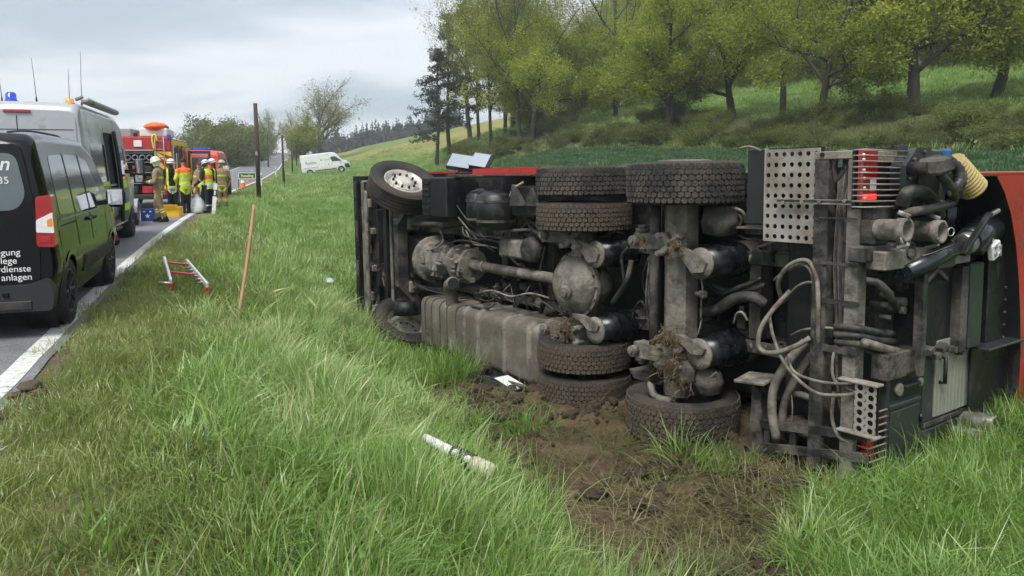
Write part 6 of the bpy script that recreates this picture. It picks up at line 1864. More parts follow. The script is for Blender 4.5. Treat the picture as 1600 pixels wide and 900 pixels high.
def delineator(u, Y, label, lean=0.0, s=1.0, group=None):
    e = empty('delineator_post', at_road(u, Y), HEAD, label, 'roadside post', group)
    e.rotation_euler = (0, lean, HEAD); e.scale = (s, s, s)
    pr = [(-.06, -.05), (.06, -.05), (.045, .06), (-.045, .06)]
    MB().prism(pr, (0, 0, 0), (1, 0, 0), (0, 1, 0), (0, 0, .58)).build('post', mWhite, e)
    MB().prism([(a * 1.01, b * 1.01) for a, b in pr], (0, 0, .58), (1, 0, 0), (0, 1, 0), (0, 0, .22)).build('black_band', mTrim, e)
    MB().prism(pr, (0, 0, .80), (1, 0, 0), (0, 1, 0), (0, 0, .20)).build('cap', mWhite, e)
    MB().bx(-.025, .025, -.056, -.05, .62, .77, .003).build('reflector', mLampW, e)
    return e
delineator(333.5, 25.3, 'white roadside post with black band among the crew', R(6))
GD = 'roadside posts further up the road'
ORD = ('nearest', 'second', 'third', 'farthest')
for k, Y in enumerate((60, 85, 112, 150)):
    X = float(road_x(Y)) + .8
    e = delineator(800, 30, ORD[k] + ' of the small distant white posts along the right road edge', 0, 1.0, GD); e.location = (X, Y, ground_z(X, Y))
for k, Y in enumerate((105, 135, 170)):
    X = float(road_x(Y)) - ROAD_W / .947 - 1.0
    e = delineator(800, 30, ORD[k if k < 2 else 3] + ' of the small distant white posts along the left road edge', 0, 1.0, GD); e.location = (X, Y, ground_z(X, Y))

# green place sign on two posts
sx_, sy_ = on_road(388.5, 46.5); sz_ = ground_z(sx_, sy_)
sg = empty('place_sign', (sx_, sy_, sz_), R(6), 'small green place name sign with white border on two thin posts', 'sign')
for x in (-.52, .52): MB().cyl((x, 0, -.1), (x, 0, 1.15), .022, n=8).build('post', mGreyD, sg)
MB().bx(-.52, .52, -.02, .02, .70, 1.12, .004).build('panel', mWhite, sg)
mSignG = mat('sign_green', (.0, .10, .045), .4, 0, .05, 5)
MB().bx(-.47, .47, -.028, -.018, .76, 1.07, .002).build('green_field', mSignG, sg)
text_part('Rossling', .22, mat('sign_letters', (.62, .70, .30), .5), sg, (0, -.030, .845), RB, 'CENTER', bold=.006)
MB().bx(-.54, .54, -.025, .025, 1.12, 1.15, .004).build('frame', mGreyD, sg); MB().bx(-.54, .54, -.025, .025, .67, .70, .004).build('frame', mGreyD, sg)
def cone(u, Y, s, label):
    e = empty('traffic_cone', at_road(u, Y), 0, label, 'traffic cone'); e.scale = (s, s, s)
    MB().bx(-.19, .19, -.19, .19, 0, .04, .01).build('base', mOrange, e)
    MB().lathe((0, 0, .04), (0, 0, 1), [(0, .14), (.2, .10)], 16, True, False).build('cone', mOrange, e)
    MB().lathe((0, 0, .24), (0, 0, 1), [(0, .10), (.12, .07)], 16, True, False).build('white_band', mWhite, e)
    MB().lathe((0, 0, .36), (0, 0, 1), [(0, .07), (.26, .025), (.27, 0)], 16, True, False).build('cone', mOrange, e)
cone(381, 52, 1.35, 'orange traffic cone on the road behind the place sign')
cone(391.5, 66, 1.0, 'smaller far cone right of the other one, behind the sign')

# utility poles with a slack wire
mPole = mat('pole_wood', (.052, .040, .032), .85, 0, .3, 4, bump=.4, bscale=20)
poles = []
for (u, Y, hh, r, lab) in ((405.5, 41.0, 4.95, .125, 'nearest dark wooden utility pole beside the place sign'), (445, 72, 4.6, .11, 'second dark utility pole behind the nearest one'), (459, 105, 4.6, .10, 'third utility pole left of the white van'), (466, 138, 4.6, .10, 'fourth, distant utility pole at the leafy roadside tree'),
                           (422, 120, 5.0, .10, 'thin utility pole on the far side of the road')):
    X = (u - 800) / FPX * Y; z = ground_z(X, Y)
    e = empty('utility_pole', (X, Y, z), 0, lab, 'pole')
    MB().cyl((0, 0, -.3), (0, 0, hh), r, r * .82, 12).build('shaft', mPole, e)
    MB().lathe((0, 0, hh), (0, 0, 1), [(0, r * .9), (.03, r * .85), (.05, 0)], 12).build('cap', mGreyM, e)
    if Y < 50: MB().bx(-.06, .06, -r * 1.02 - .01, -r * .6, hh * .46, hh * .50, .004).build('number_plate', mGreyM, e)
    poles.append(Vector((X, Y, z + hh - .15)))
for a, b in zip(poles[:3], poles[1:4]):
    pts = [a.lerp(b, t) - Vector((0, 0, 1.3 * 4 * t * (1 - t))) for t in np.linspace(0, 1, 9)]
    MB().tube(pts, .014, 5, 2).build('overhead_wire', mTrim, None, {0: 'slack wire between the nearest two utility poles', 1: 'slack wire between the second and third utility pole', 2: 'far slack wire between the distant utility poles'}[[0, 1, 2][poles.index(a)]], 'wire')

# wooden tool handle stuck in the verge
b0 = Vector((-3.10, 8.55, ground_z(-3.10, 8.55) + .0))
a_, b_, c_ = _ray(397, 320); tY = 8.95 / b_
top = Vector((a_ * tY, 8.95, EYE + c_ * tY))
mWood = mat('pale_wood', (.42, .245, .13), .65, 0, .18, 5, .12, (.25, .16, .09), 4)
hs = MB().tube([b0 - (top - b0) * .12, b0, b0.lerp(top, .35) + Vector((.012, 0, 0)), b0.lerp(top, .7) + Vector((.01, 0, 0)), top], [.019, .019, .021, .021, .019], 12, 5)
hs.build('wooden_handle', mWood, None, 'pale wooden tool handle stuck upright in the grass', 'tool handle')

# short ladder section lying in the grass
def gp(u, v, dz=.0):
    z = -.1
    for _ in range(6):
        a, b, c = _ray(u, v); t = (z - EYE) / c; z = ground_z(a * t, b * t) + dz
    a, b, c = _ray(u, v); t = (z - EYE) / c
    return Vector((a * t, b * t, z))
L0, L1, L2, L3 = gp(257, 404, .20), gp(267, 440, .22), gp(292, 408, .20), gp(324, 446, .22)
mLad = mat('ladder_aluminium', (.62, .63, .64), .4, .4, .1, 8)
ld = empty('ladder_section', L0, 0, 'short aluminium ladder section with red rungs lying in the grass', 'ladder')
o_ = Vector(L0)
for nm, (a, b) in (('rail', (L0, L1)), ('rail', (L2, L3))):
    MB().beam(a - o_, b - o_, .035, .07, (0, 0, 1), .008).build(nm, mLad, ld)
    MB().box(b - o_ - Vector((0, 0, .06)), (.05, .06, .09), None, .012).build('foot', mFireR, ld)
for t in (.18, .62):
    MB().beam(L0.lerp(L1, t) - o_, L2.lerp(L3, t) - o_, .035, .028, (0, 0, 1), .008).build('rung', mFireR, ld)
for k in range(7):
    t = .15 + k * .12; p = L2.lerp(L3, t) - o_
    MB().cyl(p, p + Vector((-.10, .02, -.02)), .012, n=6).build('pin', mSteel, ld)
p = L1 - o_; MB().cyl(p + Vector((-.16, 0, -.02)), p + Vector((.02, 0, -.02)), .02, n=8).build('pin', mSteel, ld)

# crumpled bottle, tube, torn-off lid
pb = gp(513, 441, .10)
bt_ = empty('crumpled_bottle', pb, .4, 'crumpled white and blue plastic bottle in the grass near the cab', 'bottle')
MB().blob((0, 0, .02), (.10, .22, .07), 12, 9, .16, 2).build('body', mat('bottle_white', (.66, .72, .74), .25, 0, .1, 9, coat=.3), bt_)
MB().blob((-.02, .27, .05), (.07, .13, .05), 10, 8, .18, 6).build('label_wrap', mat('bottle_blue', (.14, .26, .40), .4), bt_)
MB().cyl((-.05, .36, .06), (-.07, .46, .07), .035, n=12).build('neck', mWhite, bt_)
ta, tb2 = gp(664, 684, .31), gp(770, 740, .38)
tu = empty('broken_tube', ta, 0, 'white tube with black sleeve and cream end lying in the tall grass', 'tube')
dv = tb2 - ta
MB().cyl((0, 0, 0), dv * .45, .032, .038, 16).build('tube', mWhite, tu)
MB().cyl(dv * .45, dv * .72, .058, .062, 18).build('sleeve', mTrim, tu)
MB().lathe(dv * .72, dv, [(0, .05), (.05, .058), (dv.length * .22, .062), (dv.length * .27, .05), (dv.length * .28, 0)], 16).build('cream_end', mat('cream_plastic', (.52, .47, .36), .5, 0, .15, 8), tu)
for t in (.48, .66):
    MB().blob(dv * t + Vector((.0, -.055, .03)), (.03, .012, .03), 10, 8).build('white_disc', mWhite, tu)
q0, q1 = gp(738, 592, .05), gp(812, 604, .05)
ll = empty('torn_locker_lid', q0, math.atan2(q1.y - q0.y, q1.x - q0.x), 'dark torn-off locker lid with a white sheet inside, lying below the fuel tank', 'lid')
w_ = (q1 - q0).length
MB().bx(0, w_, -.05, .30, 0, .015, .004).build('lid_panel', mCabi, ll)
for (x0, x1, y0, y1) in ((0, w_, -.06, -.04), (0, w_, .30, .32), (0, .02, -.04, .30), (w_ - .02, w_, -.04, .30)):
    MB().bx(x0, x1, y0, y1, 0, .09, .004).build('lid_edge', mCabi, ll)
MB().box((w_ * .62, .14, .06), (w_ * .4, .20, .006), Matrix.Rotation(R(9), 3, 'Y'), .001).build('white_sheet', mWhite, ll)
hp_ = [gp(1572, 712, .08), gp(1590, 718, .08), gp(1612, 722, .08), gp(1650, 735, .08)]
MB().tube(hp_, .045, 12, 10, False, rib=.10).build('ribbed_hose', mHoseG, None, 'grey ribbed hose end lying in the grass behind the cabinet', 'hose')
# earth clods thrown onto the shoulder
mEarth = mat('earth', (.090, .062, .039), .95, 0, .45, 14, bump=.9, bscale=30)
for k, (x, y, r) in enumerate(((-3.44, 5.38, .08), (-3.33, 5.30, .055), (-3.50, 5.27, .045), (-3.22, 5.05, .04), (-3.30, 4.85, .03), (-3.15, 5.35, .028))):
    MB().blob((0, 0, 0), (r, r * .9, r * .45), 14, 10, .22, k).build('earth_clod', mEarth, None,
        ['largest dark earth clod at the edge of the asphalt', 'second largest earth clod touching the big one by the asphalt edge', 'middling earth clod beside the big clod on its near side', 'small earth clod on the shoulder grass', 'small earth clod nearest the camera on the shoulder', 'tiny earth clod farthest from the asphalt edge'][k], 'clod', 'earth clods on the shoulder', loc=(x, y, ground_z(x, y) + r * .3))

# ================================================================== trees and bushes
def leaf_mat(name, c_dark, c_light, transl=.35):
    m, N, L, out = new_mat(name)
    a = N.new('ShaderNodeAttribute'); a.attribute_name = 'tint'
    oi = N.new('ShaderNodeObjectInfo')
    mr = N.new('ShaderNodeMapRange'); mr.inputs['To Min'].default_value = -.16; mr.inputs['To Max'].default_value = .16
    L.new(oi.outputs['Random'], mr.inputs['Value'])
    ad = N.new('ShaderNodeMath'); ad.operation = 'ADD'; ad.use_clamp = True
    L.new(a.outputs['Fac'], ad.inputs[0]); L.new(mr.outputs[0], ad.inputs[1])
    mx = N.new('ShaderNodeMix'); mx.data_type = 'RGBA'
    mx.inputs['A'].default_value = c_dark + (1,); mx.inputs['B'].default_value = c_light + (1,)
    L.new(ad.outputs[0], mx.inputs['Factor'])
    d = N.new('ShaderNodeBsdfPrincipled'); d.inputs['Roughness'].default_value = .6; d.inputs['Specular IOR Level'].default_value = .3
    t = N.new('ShaderNodeBsdfTranslucent')
    L.new(mx.outputs['Result'], d.inputs['Base Color']); L.new(mx.outputs['Result'], t.inputs['Color'])
    ms = N.new('ShaderNodeMixShader'); ms.inputs['Fac'].default_value = transl
    L.new(d.outputs[0], ms.inputs[1]); L.new(t.outputs[0], ms.inputs[2]); L.new(ms.outputs[0], out.inputs['Surface'])
    return m
mLeaf = leaf_mat('spring_leaves', (.140, .185, .020), (.47, .51, .065), .5)
mLeaf2 = leaf_mat('young_leaves', (.145, .155, .034), (.37, .38, .075), .5)
mLeafB = leaf_mat('bush_leaves', (.070, .100, .022), (.23, .27, .060))
mNeedle = leaf_mat('pine_needles', (.028, .042, .024), (.075, .090, .050), .15)
mBark = mat('bark', (.050, .042, .033), .9, 0, .4, 5, .35, (.045, .055, .025), 2, .7, 12)
mTwig = mat('twig', (.095, .075, .055), .9, 0, .3, 6)

class Tree:
    def __init__(self, seed):
        self.r = random.Random(seed); self.np = np.random.default_rng(seed)
        self.v, self.f, self.tips = [], [], []
    def tube(self, P, rad, n):
        b = len(self.v); x = None
        for i, p in enumerate(P):
            t = (P[min(i + 1, len(P) - 1)] - P[max(i - 1, 0)]).normalized()
            if x is None: x, y = MB.frame(t)
            else:
                x = x - t * x.dot(t); x = x.normalized() if x.length > 1e-5 else MB.frame(t)[0]; y = t.cross(x)
            for k in range(n):
                a = 2 * math.pi * k / n
                q = p + (x * math.cos(a) + y * math.sin(a)) * rad[i]
                self.v.append((q.x, q.y, q.z))
        for i in range(len(P) - 1):
            for k in range(n):
                k2 = (k + 1) % n
                self.f.append((b + i * n + k, b + i * n + k2, b + (i + 1) * n + k2, b + (i + 1) * n + k))
    def grow(self, p, d, L, r, lvl, maxl, cfg):
        rn = self.r
        ns = cfg['seg'][min(lvl, len(cfg['seg']) - 1)]
        P, rad = [p], [r]; dd = d.copy()
        for i in range(ns):
            w = cfg['wander'] * (1 if lvl else .35)
            dd = (dd + Vector((rn.gauss(0, w), rn.gauss(0, w), rn.gauss(0, w) + cfg['up'][min(lvl, len(cfg['up']) - 1)]))).normalized()
            p = p + dd * (L / ns)
            P.append(p); rad.append(r * (1 - .55 * (i + 1) / ns) if lvl < maxl else r * (1 - .8 * (i + 1) / ns))
        self.tube(P, rad, (9, 6, 5, 3, 3)[min(lvl, 4)])
        if lvl >= maxl:
            self.tips.append((P[-1], dd)); self.tips.append(((P[-1] + P[len(P) // 2]) / 2, dd)); return
        n = cfg['kids'][min(lvl, len(cfg['kids']) - 1)]
        for k in range(n):
            t = cfg['from'][min(lvl, len(cfg['from']) - 1)]; t = t + (1 - t) * (k + rn.random()) / n
            i = min(int(t * ns), ns - 1); q = P[i].lerp(P[i + 1], t * ns - i)
            a = (k * 2.4 + rn.uniform(-.5, .5)); ang = cfg['ang'][min(lvl, len(cfg['ang']) - 1)] * rn.uniform(.7, 1.25)
            ax = (P[i + 1] - P[i]).normalized(); x, y = MB.frame(ax)
            nd = (ax * math.cos(ang) + (x * math.cos(a) + y * math.sin(a)) * math.sin(ang)).normalized()
            ll = L * cfg['ratio'][min(lvl, len(cfg['ratio']) - 1)] * rn.uniform(.7, 1.2) * (1.15 - .5 * t if lvl else 1)
            self.grow(q, nd, ll, max(rad[i] * cfg['rr'] * rn.uniform(.8, 1.1), .008), lvl + 1, maxl, cfg)
        self.grow(P[-1], dd, L * cfg['ratio'][min(lvl, len(cfg['ratio']) - 1)], rad[-1], lvl + 1, maxl, cfg)
    def leaves(self, per, sig, size, updir=.4, keep=1.0):
        T_ = np.array([tuple(t[0]) for t in self.tips]); g = self.np
        T_ = T_[g.random(len(T_)) < keep]
        n = len(T_) * per
        c = np.repeat(T_, per, 0) + g.normal(0, sig, (n, 3))
        tint = np.repeat(g.random(len(T_)), per) * .6 + g.random(n) * .4
        # taller, outer leaves are the younger, lighter ones
        nrm = g.normal(0, 1, (n, 3)); nrm[:, 2] += updir; nrm /= np.linalg.norm(nrm, axis=1)[:, None]
        a = np.cross(nrm, g.normal(0, 1, (n, 3))); a /= np.linalg.norm(a, axis=1)[:, None] + 1e-9
        b = np.cross(nrm, a)
        s = size * g.uniform(.6, 1.3, (n, 1))
        V = np.stack([c - a * s * .55, c + b * s * .32 - a * s * .05, c + a * s * .6, c - b * s * .32 - a * s * .05], 1).reshape(-1, 3)
        F = np.arange(n * 4).reshape(n, 4)
        return V, F, np.repeat(tint, 4)
    def meshes(self, name, mleaf, per, sig, size, keep=1.0, updir=.4, bark=None):
        me_t = np_mesh(name + '_wood', np.array(self.v), np.array(self.f), bark or mBark, True)
        V, F, t = self.leaves(per, sig, size, updir, keep)
        me_l = np_mesh(name + '_crown', V, F, mleaf)
        at = me_l.attributes.new('tint', 'FLOAT', 'POINT'); at.data.foreach_set('value', t.astype(np.float32))
        return me_t, me_l

OAK = dict(seg=(5, 6, 5, 4, 3), wander=.16, up=(.05, .05, .03, .02), kids=(5, 5, 5, 4), **{'from': (.42, .22, .2, .15)}, ang=(1.0, .8, .8, .8), ratio=(.95, .62, .56, .55), rr=.62)
TALL = dict(seg=(7, 5, 4, 3, 3), wander=.10, up=(.12, .10, .05, .03), kids=(8, 5, 4, 4), **{'from': (.35, .25, .2, .1)}, ang=(.75, .7, .75, .8), ratio=(.52, .58, .56, .55), rr=.5)
ROUND = dict(seg=(5, 6, 5, 4, 3), wander=.12, up=(.04, .03, .03, .03), kids=(7, 5, 5, 5), **{'from': (.30, .2, .15, .1)}, ang=(.85, .75, .72, .7), ratio=(.85, .62, .58, .55), rr=.6)
BUSH = dict(seg=(3, 4, 3, 3), wander=.25, up=(.05, .05, .05, .02), kids=(4, 4, 4), **{'from': (.1, .15, .1)}, ang=(.7, .75, .8), ratio=(.8, .65, .6), rr=.6)
def make_tree(seed, cfg, L, r, maxl, mleaf, per, sig, size, keep=1.0, stems=1, bark=None, lean=0.0):
    t = Tree(seed)
    for k in range(stems):
        a = 2 * math.pi * k / max(stems, 1) + seed
        d = Vector((lean + (.45 * math.cos(a) if stems > 1 else 0), (.45 * math.sin(a) if stems > 1 else 0), 1)).normalized()
        t.grow(Vector((.25 * math.cos(a) if stems > 1 else 0, .25 * math.sin(a) if stems > 1 else 0, -.4)), d, L * (t.r.uniform(.7, 1.1) if stems > 1 else 1), r, 0, maxl, cfg)
    return t.meshes('tree', mleaf, per, sig, size, keep, bark=bark)
KIND = {
    'oak1': make_tree(11, OAK, 4.3, .36, 4, mLeaf, 19, .27, .15, 1.0),
    'oak2': make_tree(23, OAK, 4.0, .33, 4, mLeaf, 19, .27, .15, 1.0, lean=.12),
    'oak3': make_tree(37, OAK, 4.5, .30, 4, mLeaf, 17, .27, .15, 1.0),
    'tall1': make_tree(41, TALL, 11.0, .24, 3, mLeaf, 32, .40, .15, 1.0),
    'tall2': make_tree(53, TALL, 12.0, .22, 3, mLeaf2, 24, .40, .14, 1.0),
    'round': make_tree(61, ROUND, 3.0, .26, 4, mLeaf2, 3, .20, .12, .7, bark=mTwig),
    'young': make_tree(67, ROUND, 2.0, .13, 4, mLeaf, 7, .18, .13, .9),
    'bare': make_tree(71, OAK, 2.0, .16, 4, mLeaf2, 1, .10, .06, .3, bark=mTwig),
    'bush1': make_tree(81, BUSH, 1.2, .04, 3, mLeafB, 12, .14, .11, 1.0, stems=6),
    'bush2': make_tree(83, BUSH, 1.1, .035, 3, mLeafB, 6, .14, .09, .8, stems=7),
    'scrub': make_tree(87, BUSH, 1.0, .03, 3, mLeafB, 3, .12, .07, .6, stems=9, bark=mTwig),
}
def make_pine(seed, H_):
    t = Tree(seed); rn = t.r
    P = [Vector((0, 0, -.4))]; rad = [.26]
    for i in range(14):
        P.append(P[-1] + Vector((rn.gauss(0, .06), rn.gauss(0, .06), (H_ + .4) / 14))); rad.append(.26 * (1 - .85 * (i + 1) / 14))
    t.tube(P, rad, 8)
    for i in range(4, 15):
        for k in range(5 if i < 13 else 4):
            a = rn.uniform(0, 6.28); f = (i - 4) / 10
            L = (1 - f) * 3.6 + .7; L *= rn.uniform(.45, 1.15)
            base = P[min(i, 14)] - Vector((0, 0, rn.uniform(0, .9)))
            Q = [base]; d = Vector((math.cos(a), math.sin(a), rn.uniform(-.15, .35)))
            for s_ in range(5):
                d = (d + Vector((rn.gauss(0, .16), rn.gauss(0, .16), rn.gauss(.02, .13)))).normalized(); Q.append(Q[-1] + d * L / 5)
            t.tube(Q, [.045 * (1 - .16 * j) for j in range(6)], 4)
            for j in range(2, 6):
                for m_ in range(2 + j // 2):
                    t.tips.append((Q[j] + Vector((rn.gauss(0, .26), rn.gauss(0, .26), rn.gauss(.03, .09))), d))
    return t.meshes('pine', mNeedle, 11, .13, .20, 1.0, .8)
KIND['pine1'] = make_pine(5, 13.5); KIND['pine2'] = make_pine(9, 14.5)

def plant(kind, x, y, s, rz, label, cat='tree', group=None, name=None, dz=0.0, sz=None):
    e = empty(name or {'bush1': 'bush', 'bush2': 'bush', 'scrub': 'shrub', 'pine1': 'pine_tree', 'pine2': 'pine_tree'}.get(kind, 'tree'), (x, y, ground_z(x, y) + dz), rz, label, cat, group)
    e.scale = (s, s, sz or s)
    me_t, me_l = KIND[kind]
    for nm, m_ in (('trunk', me_t), ('crown', me_l)):
        o = bpy.data.objects.new(nm if cat == 'tree' else {'trunk': 'stems', 'crown': 'foliage'}[nm], m_); o.parent = e; link(o)
    return e
def on_row(u, r):
    """where picture column u meets the line r metres behind the hedge foot"""
    k = (u - 800) / FPX
    Y = (r + LA[0] * _ln[0] + LA[1] * _ln[1]) / (k * _ln[0] + _ln[1])
    return k * Y, Y
rnd = random.Random(2024)
GR = 'trees along the bank behind the truck'
for (u, r, kind, s, rz, lab) in (
    (1418, 7.0, 'oak1', 1.12, 0.3, 'thick-trunked tree with low forking limbs, rightmost of the bank trees'),
    (1276, 5.0, 'oak3', .98, 1.9, 'dark crooked tree with a bare trunk left of the thick-trunked one'),
    (1216, 9.0, 'tall1', .95, 2.5, 'straight slim tree between the forked tree and the crooked one'),
    (1140, 8.0, 'oak2', 1.0, 4.1, 'low forked tree with spreading limbs above the rear wheels'),
    (1040, 3.5, 'oak1', .95, 2.4, 'leaning tree at the bank foot above the dual wheels'),
    (893, 7.0, 'oak2', 1.05, .7, 'tree with short thick trunk above the cab'),
    (832, 3.5, 'oak3', 1.05, 3.3, 'right one of the twin trunks above the cab side'),
    (812, 3.0, 'tall2', 1.0, 5.1, 'left one of the twin trunks above the cab side'),
    (790, 6.0, 'tall1', .85, 1.1, 'slim fresh green tree next to the twin trunks'),
    (768, 3.0, 'tall2', .85, .2, 'slim tree second from the pines'),
    (748, 7.0, 'tall1', .85, 3.9, 'slim fresh green tree right beside the pines'),
    (960, 12.0, 'tall2', 1.05, 4.4, 'slim tree set back in the meadow gap'),
    (1540, 12.0, 'oak2', 1.05, 5.6, 'spreading tree at the right picture edge')):
    x, y = on_row(u, r)
    plant(kind, x, y, s, rz, lab, 'tree', GR)
x, y = on_row(684, 2.0); plant('pine1', x, y, .92, .4, 'leaning dark pine standing foremost at the left end of the wood', 'tree', 'pines at the end of the wood')
x, y = on_row(703, 5.0); plant('pine2', x, y, 1.05, 2.2, 'taller dark pine rising behind the foremost pine', 'tree', 'pines at the end of the wood')
x, y = on_row(735, 11.0); plant('pine1', x, y, 1.25, 4.0, 'tallest pine, its top above the fresh green crowns', 'tree', 'pines at the end of the wood')
# the wood above the meadow
def stretch(u):
    for lim, w in ((800, 'near the pines'), (900, 'above the cab side'), (1010, 'above the dual wheels'), (1110, 'above the single rear wheel'), (1210, 'above the rear axle'), (1330, 'above the perforated plate'), (1460, 'behind the thick-trunked tree')):
        if u < lim: return w
    return 'towards the right picture edge'
FORM = {'tall1': 'slim fresh green', 'tall2': 'slim olive', 'oak3': 'loose spreading', 'oak1': 'broad spreading', 'bush1': 'dense leafy', 'bush2': 'open leafy', 'scrub': 'bare twiggy'}
for k in range(64):
    u = 775 + 900 * (k % 16 + rnd.random()) / 16
    r = 36 + 9 * (k // 16) + rnd.uniform(-4, 4) - (8 if u < 950 else 0)
    if u < 880: r = 10 + 8 * (k // 16) + rnd.uniform(-3, 3)
    x, y = on_row(u, r)
    kd = rnd.choice(('tall1', 'tall2', 'oak3', 'tall1', 'oak1'))
    row = ('front', 'second', 'third', 'back')[k // 16]
    plant(kd, x, y, rnd.uniform(.95, 1.35), rnd.uniform(0, 6.28), FORM[kd] + ' wood tree, ' + row + ' row on the slope, ' + stretch(u), 'tree', 'woodland trees on the slope')
# bushes and scrub on the bank
for k in range(96):
    u = 700 + 960 * (k + rnd.random()) / 96
    ri = rnd.randrange(5)
    x, y = on_row(u, (.8, 2.0, 3.0, 4.5, 6.0)[ri] + rnd.uniform(-.6, .6))
    kd = rnd.choice(('bush1', 'bush2', 'scrub', 'scrub', 'scrub', 'bush2'))
    s = rnd.uniform(.5, .95) * (1.05 if y > 50 else .9)
    plant(kd, x, y, s, rnd.uniform(0, 6.28), FORM[kd] + ' undergrowth bush ' + ('at the bank foot ', 'low on the bank ', 'halfway up the bank ', 'high on the bank ', 'at the bank top ')[ri] + stretch(u), 'bush', 'undergrowth on the bank', sz=s * rnd.uniform(.5, 1.1))
for k in range(40):
    u = 840 + 820 * (k + rnd.random()) / 40
    x, y = on_row(u, 31 + rnd.uniform(-3, 6))
    s = rnd.uniform(.9, 1.5); kd = rnd.choice(('bush1', 'bush2'))
    plant(kd, x, y, s, rnd.uniform(0, 6.28), FORM[kd] + ' bush at the wood edge above the meadow, ' + stretch(u), 'bush', 'bushes at the wood edge')
# along the road in the distance
for (u, Y, kind, s, lab, cat) in (
    (505, 178, 'round', 2.6, 'big round-crowned tree, still nearly bare, behind the white van', 'tree'),
    (479, 142, 'young', 1.75, 'fresh green young tree above the rear of the white van', 'tree'),
    (462, 190, 'round', 1.6, 'smaller half-bare tree left of the big round one', 'tree'),
    (426, 215, 'round', 1.75, 'olive round tree at the far bend, left of the road', 'tree'),
    (405, 190, 'young', 1.5, 'green tree partly behind the nearest utility pole', 'tree'),
    (310, 96, 'bare', .95, 'bare spreading fruit tree behind the fire engine', 'tree'),
    (282, 105, 'bare', .85, 'second bare fruit tree left of the other one', 'tree')):
    X = (u - 800) / FPX * Y
    plant(kind, X, Y, s, u * .1, lab, cat, 'distant roadside trees')
for k, (u, Y, s) in enumerate(((372, 138, 3.2), (362, 128, 2.8), (348, 122, 3.0), (384, 158, 3.4), (394, 172, 3.0), (336, 130, 3.0), (408, 200, 3.0), (322, 140, 2.6), (414, 225, 3.0), (352, 150, 3.6))):
    X = (u - 800) / FPX * Y
    plant('bush1' if k % 2 else 'bush2', X, Y, s, k * 1.3, ('largest', 'second nearest', 'nearest', 'tall', 'far', 'leftmost low', 'farther', 'small leftmost', 'farthest', 'broad rear')[k] + ' olive bush in the hedge along the left side of the road', 'bush', 'hedge bushes left of the road')
# far conifer wood on the ridge: one mass
g = np.random.default_rng(7)
V, F, C = [], [], []
for k in range(520):
    Y = g.uniform(300, 430); u = g.uniform(495, 720)
    X = (u - 800) / FPX * Y; Z = ground_z(X, Y); h_ = g.uniform(6.5, 10.5) * (1 if g.random() < .8 else .7); w_ = h_ * g.uniform(.16, .26)
    tc_ = g.random()
    for j in range(46):
        t = g.random() ** .8; a = g.uniform(0, 6.28); rr = w_ * (1 - t) * g.uniform(.4, 1.1)
        c = np.array([X + math.cos(a) * rr, Y + math.sin(a) * rr, Z + h_ * (.08 + .92 * t)])
        s_ = h_ * .075 * (1.3 - t)
        b = len(V)
        o1, o2 = g.normal(0, 1, 3), g.normal(0, 1, 3)
        V += [c + o1 * s_, c + o2 * s_, c - (o1 + o2) * s_ * .6]; F.append((b, b + 1, b + 2)); C += [tc_ * .7 + g.random() * .3] * 3
me_ = np_mesh('far_wood', np.array(V), np.array(F), leaf_mat('far_conifers', (.016, .030, .018), (.055, .075, .035), .1))
at = me_.attributes.new('tint', 'FLOAT', 'POINT'); at.data.foreach_set('value', np.array(C, np.float32))
tag(link(bpy.data.objects.new('far_wood', me_)), 'dark conifer wood on the far ridge', 'wood', kind='stuff')

# ================================================================== grass
def grass_mat(name, c0, c1, c2, dry, transl=.35):
    m, N, L, out = new_mat(name)
    ai = N.new('ShaderNodeAttribute'); ai.attribute_name = 'gt'; ai.attribute_type = 'INSTANCER'
    ab = N.new('ShaderNodeAttribute'); ab.attribute_name = 'bt'
    ad = N.new('ShaderNodeMath'); ad.operation = 'MULTIPLY_ADD'; ad.inputs[1].default_value = .50
    L.new(ab.outputs['Fac'], ad.inputs[0])
    sc = N.new('ShaderNodeMath'); sc.operation = 'MULTIPLY'; sc.inputs[1].default_value = .62
    L.new(ai.outputs['Fac'], sc.inputs[0]); L.new(sc.outputs[0], ad.inputs[2])
    r = N.new('ShaderNodeValToRGB')
    e = r.color_ramp.elements
    e[0].position = .0; e[0].color = c0 + (1,); e[1].position = .5; e[1].color = c1 + (1,)
    e.new(.82).color = c2 + (1,); e.new(1.0).color = dry + (1,)
    L.new(ad.outputs[0], r.inputs[0])
    d = N.new('ShaderNodeBsdfPrincipled'); d.inputs['Roughness'].default_value = .34; d.inputs['Specular IOR Level'].default_value = .6
    t = N.new('ShaderNodeBsdfTranslucent')
    L.new(r.outputs[0], d.inputs['Base Color']); L.new(r.outputs[0], t.inputs['Color'])
    ms = N.new('ShaderNodeMixShader'); ms.inputs['Fac'].default_value = transl
    L.new(d.outputs[0], ms.inputs[1]); L.new(t.outputs[0], ms.inputs[2]); L.new(ms.outputs[0], out.inputs['Surface'])
    return m
mTallG = grass_mat('tall_grass', (.130, .240, .046), (.235, .375, .075), (.38, .51, .20), (.52, .50, .26))
mShortG = grass_mat('short_grass', (.130, .185, .042), (.215, .280, .068), (.30, .345, .11), (.40, .36, .17))
mFlatG = grass_mat('flattened_grass', (.080, .105, .034), (.145, .155, .058), (.20, .17, .082), (.25, .195, .11), .2)
mCropG = grass_mat('crop', (.045, .105, .040), (.070, .140, .050), (.100, .170, .065), (.13, .18, .08), .3)

mWeed = grass_mat('weed_leaves', (.055, .105, .028), (.09, .15, .04), (.12, .18, .055), (.16, .2, .07))
mStalk = grass_mat('dry_stalks', (.26, .21, .11), (.34, .28, .15), (.40, .34, .19), (.45, .38, .22), .15)

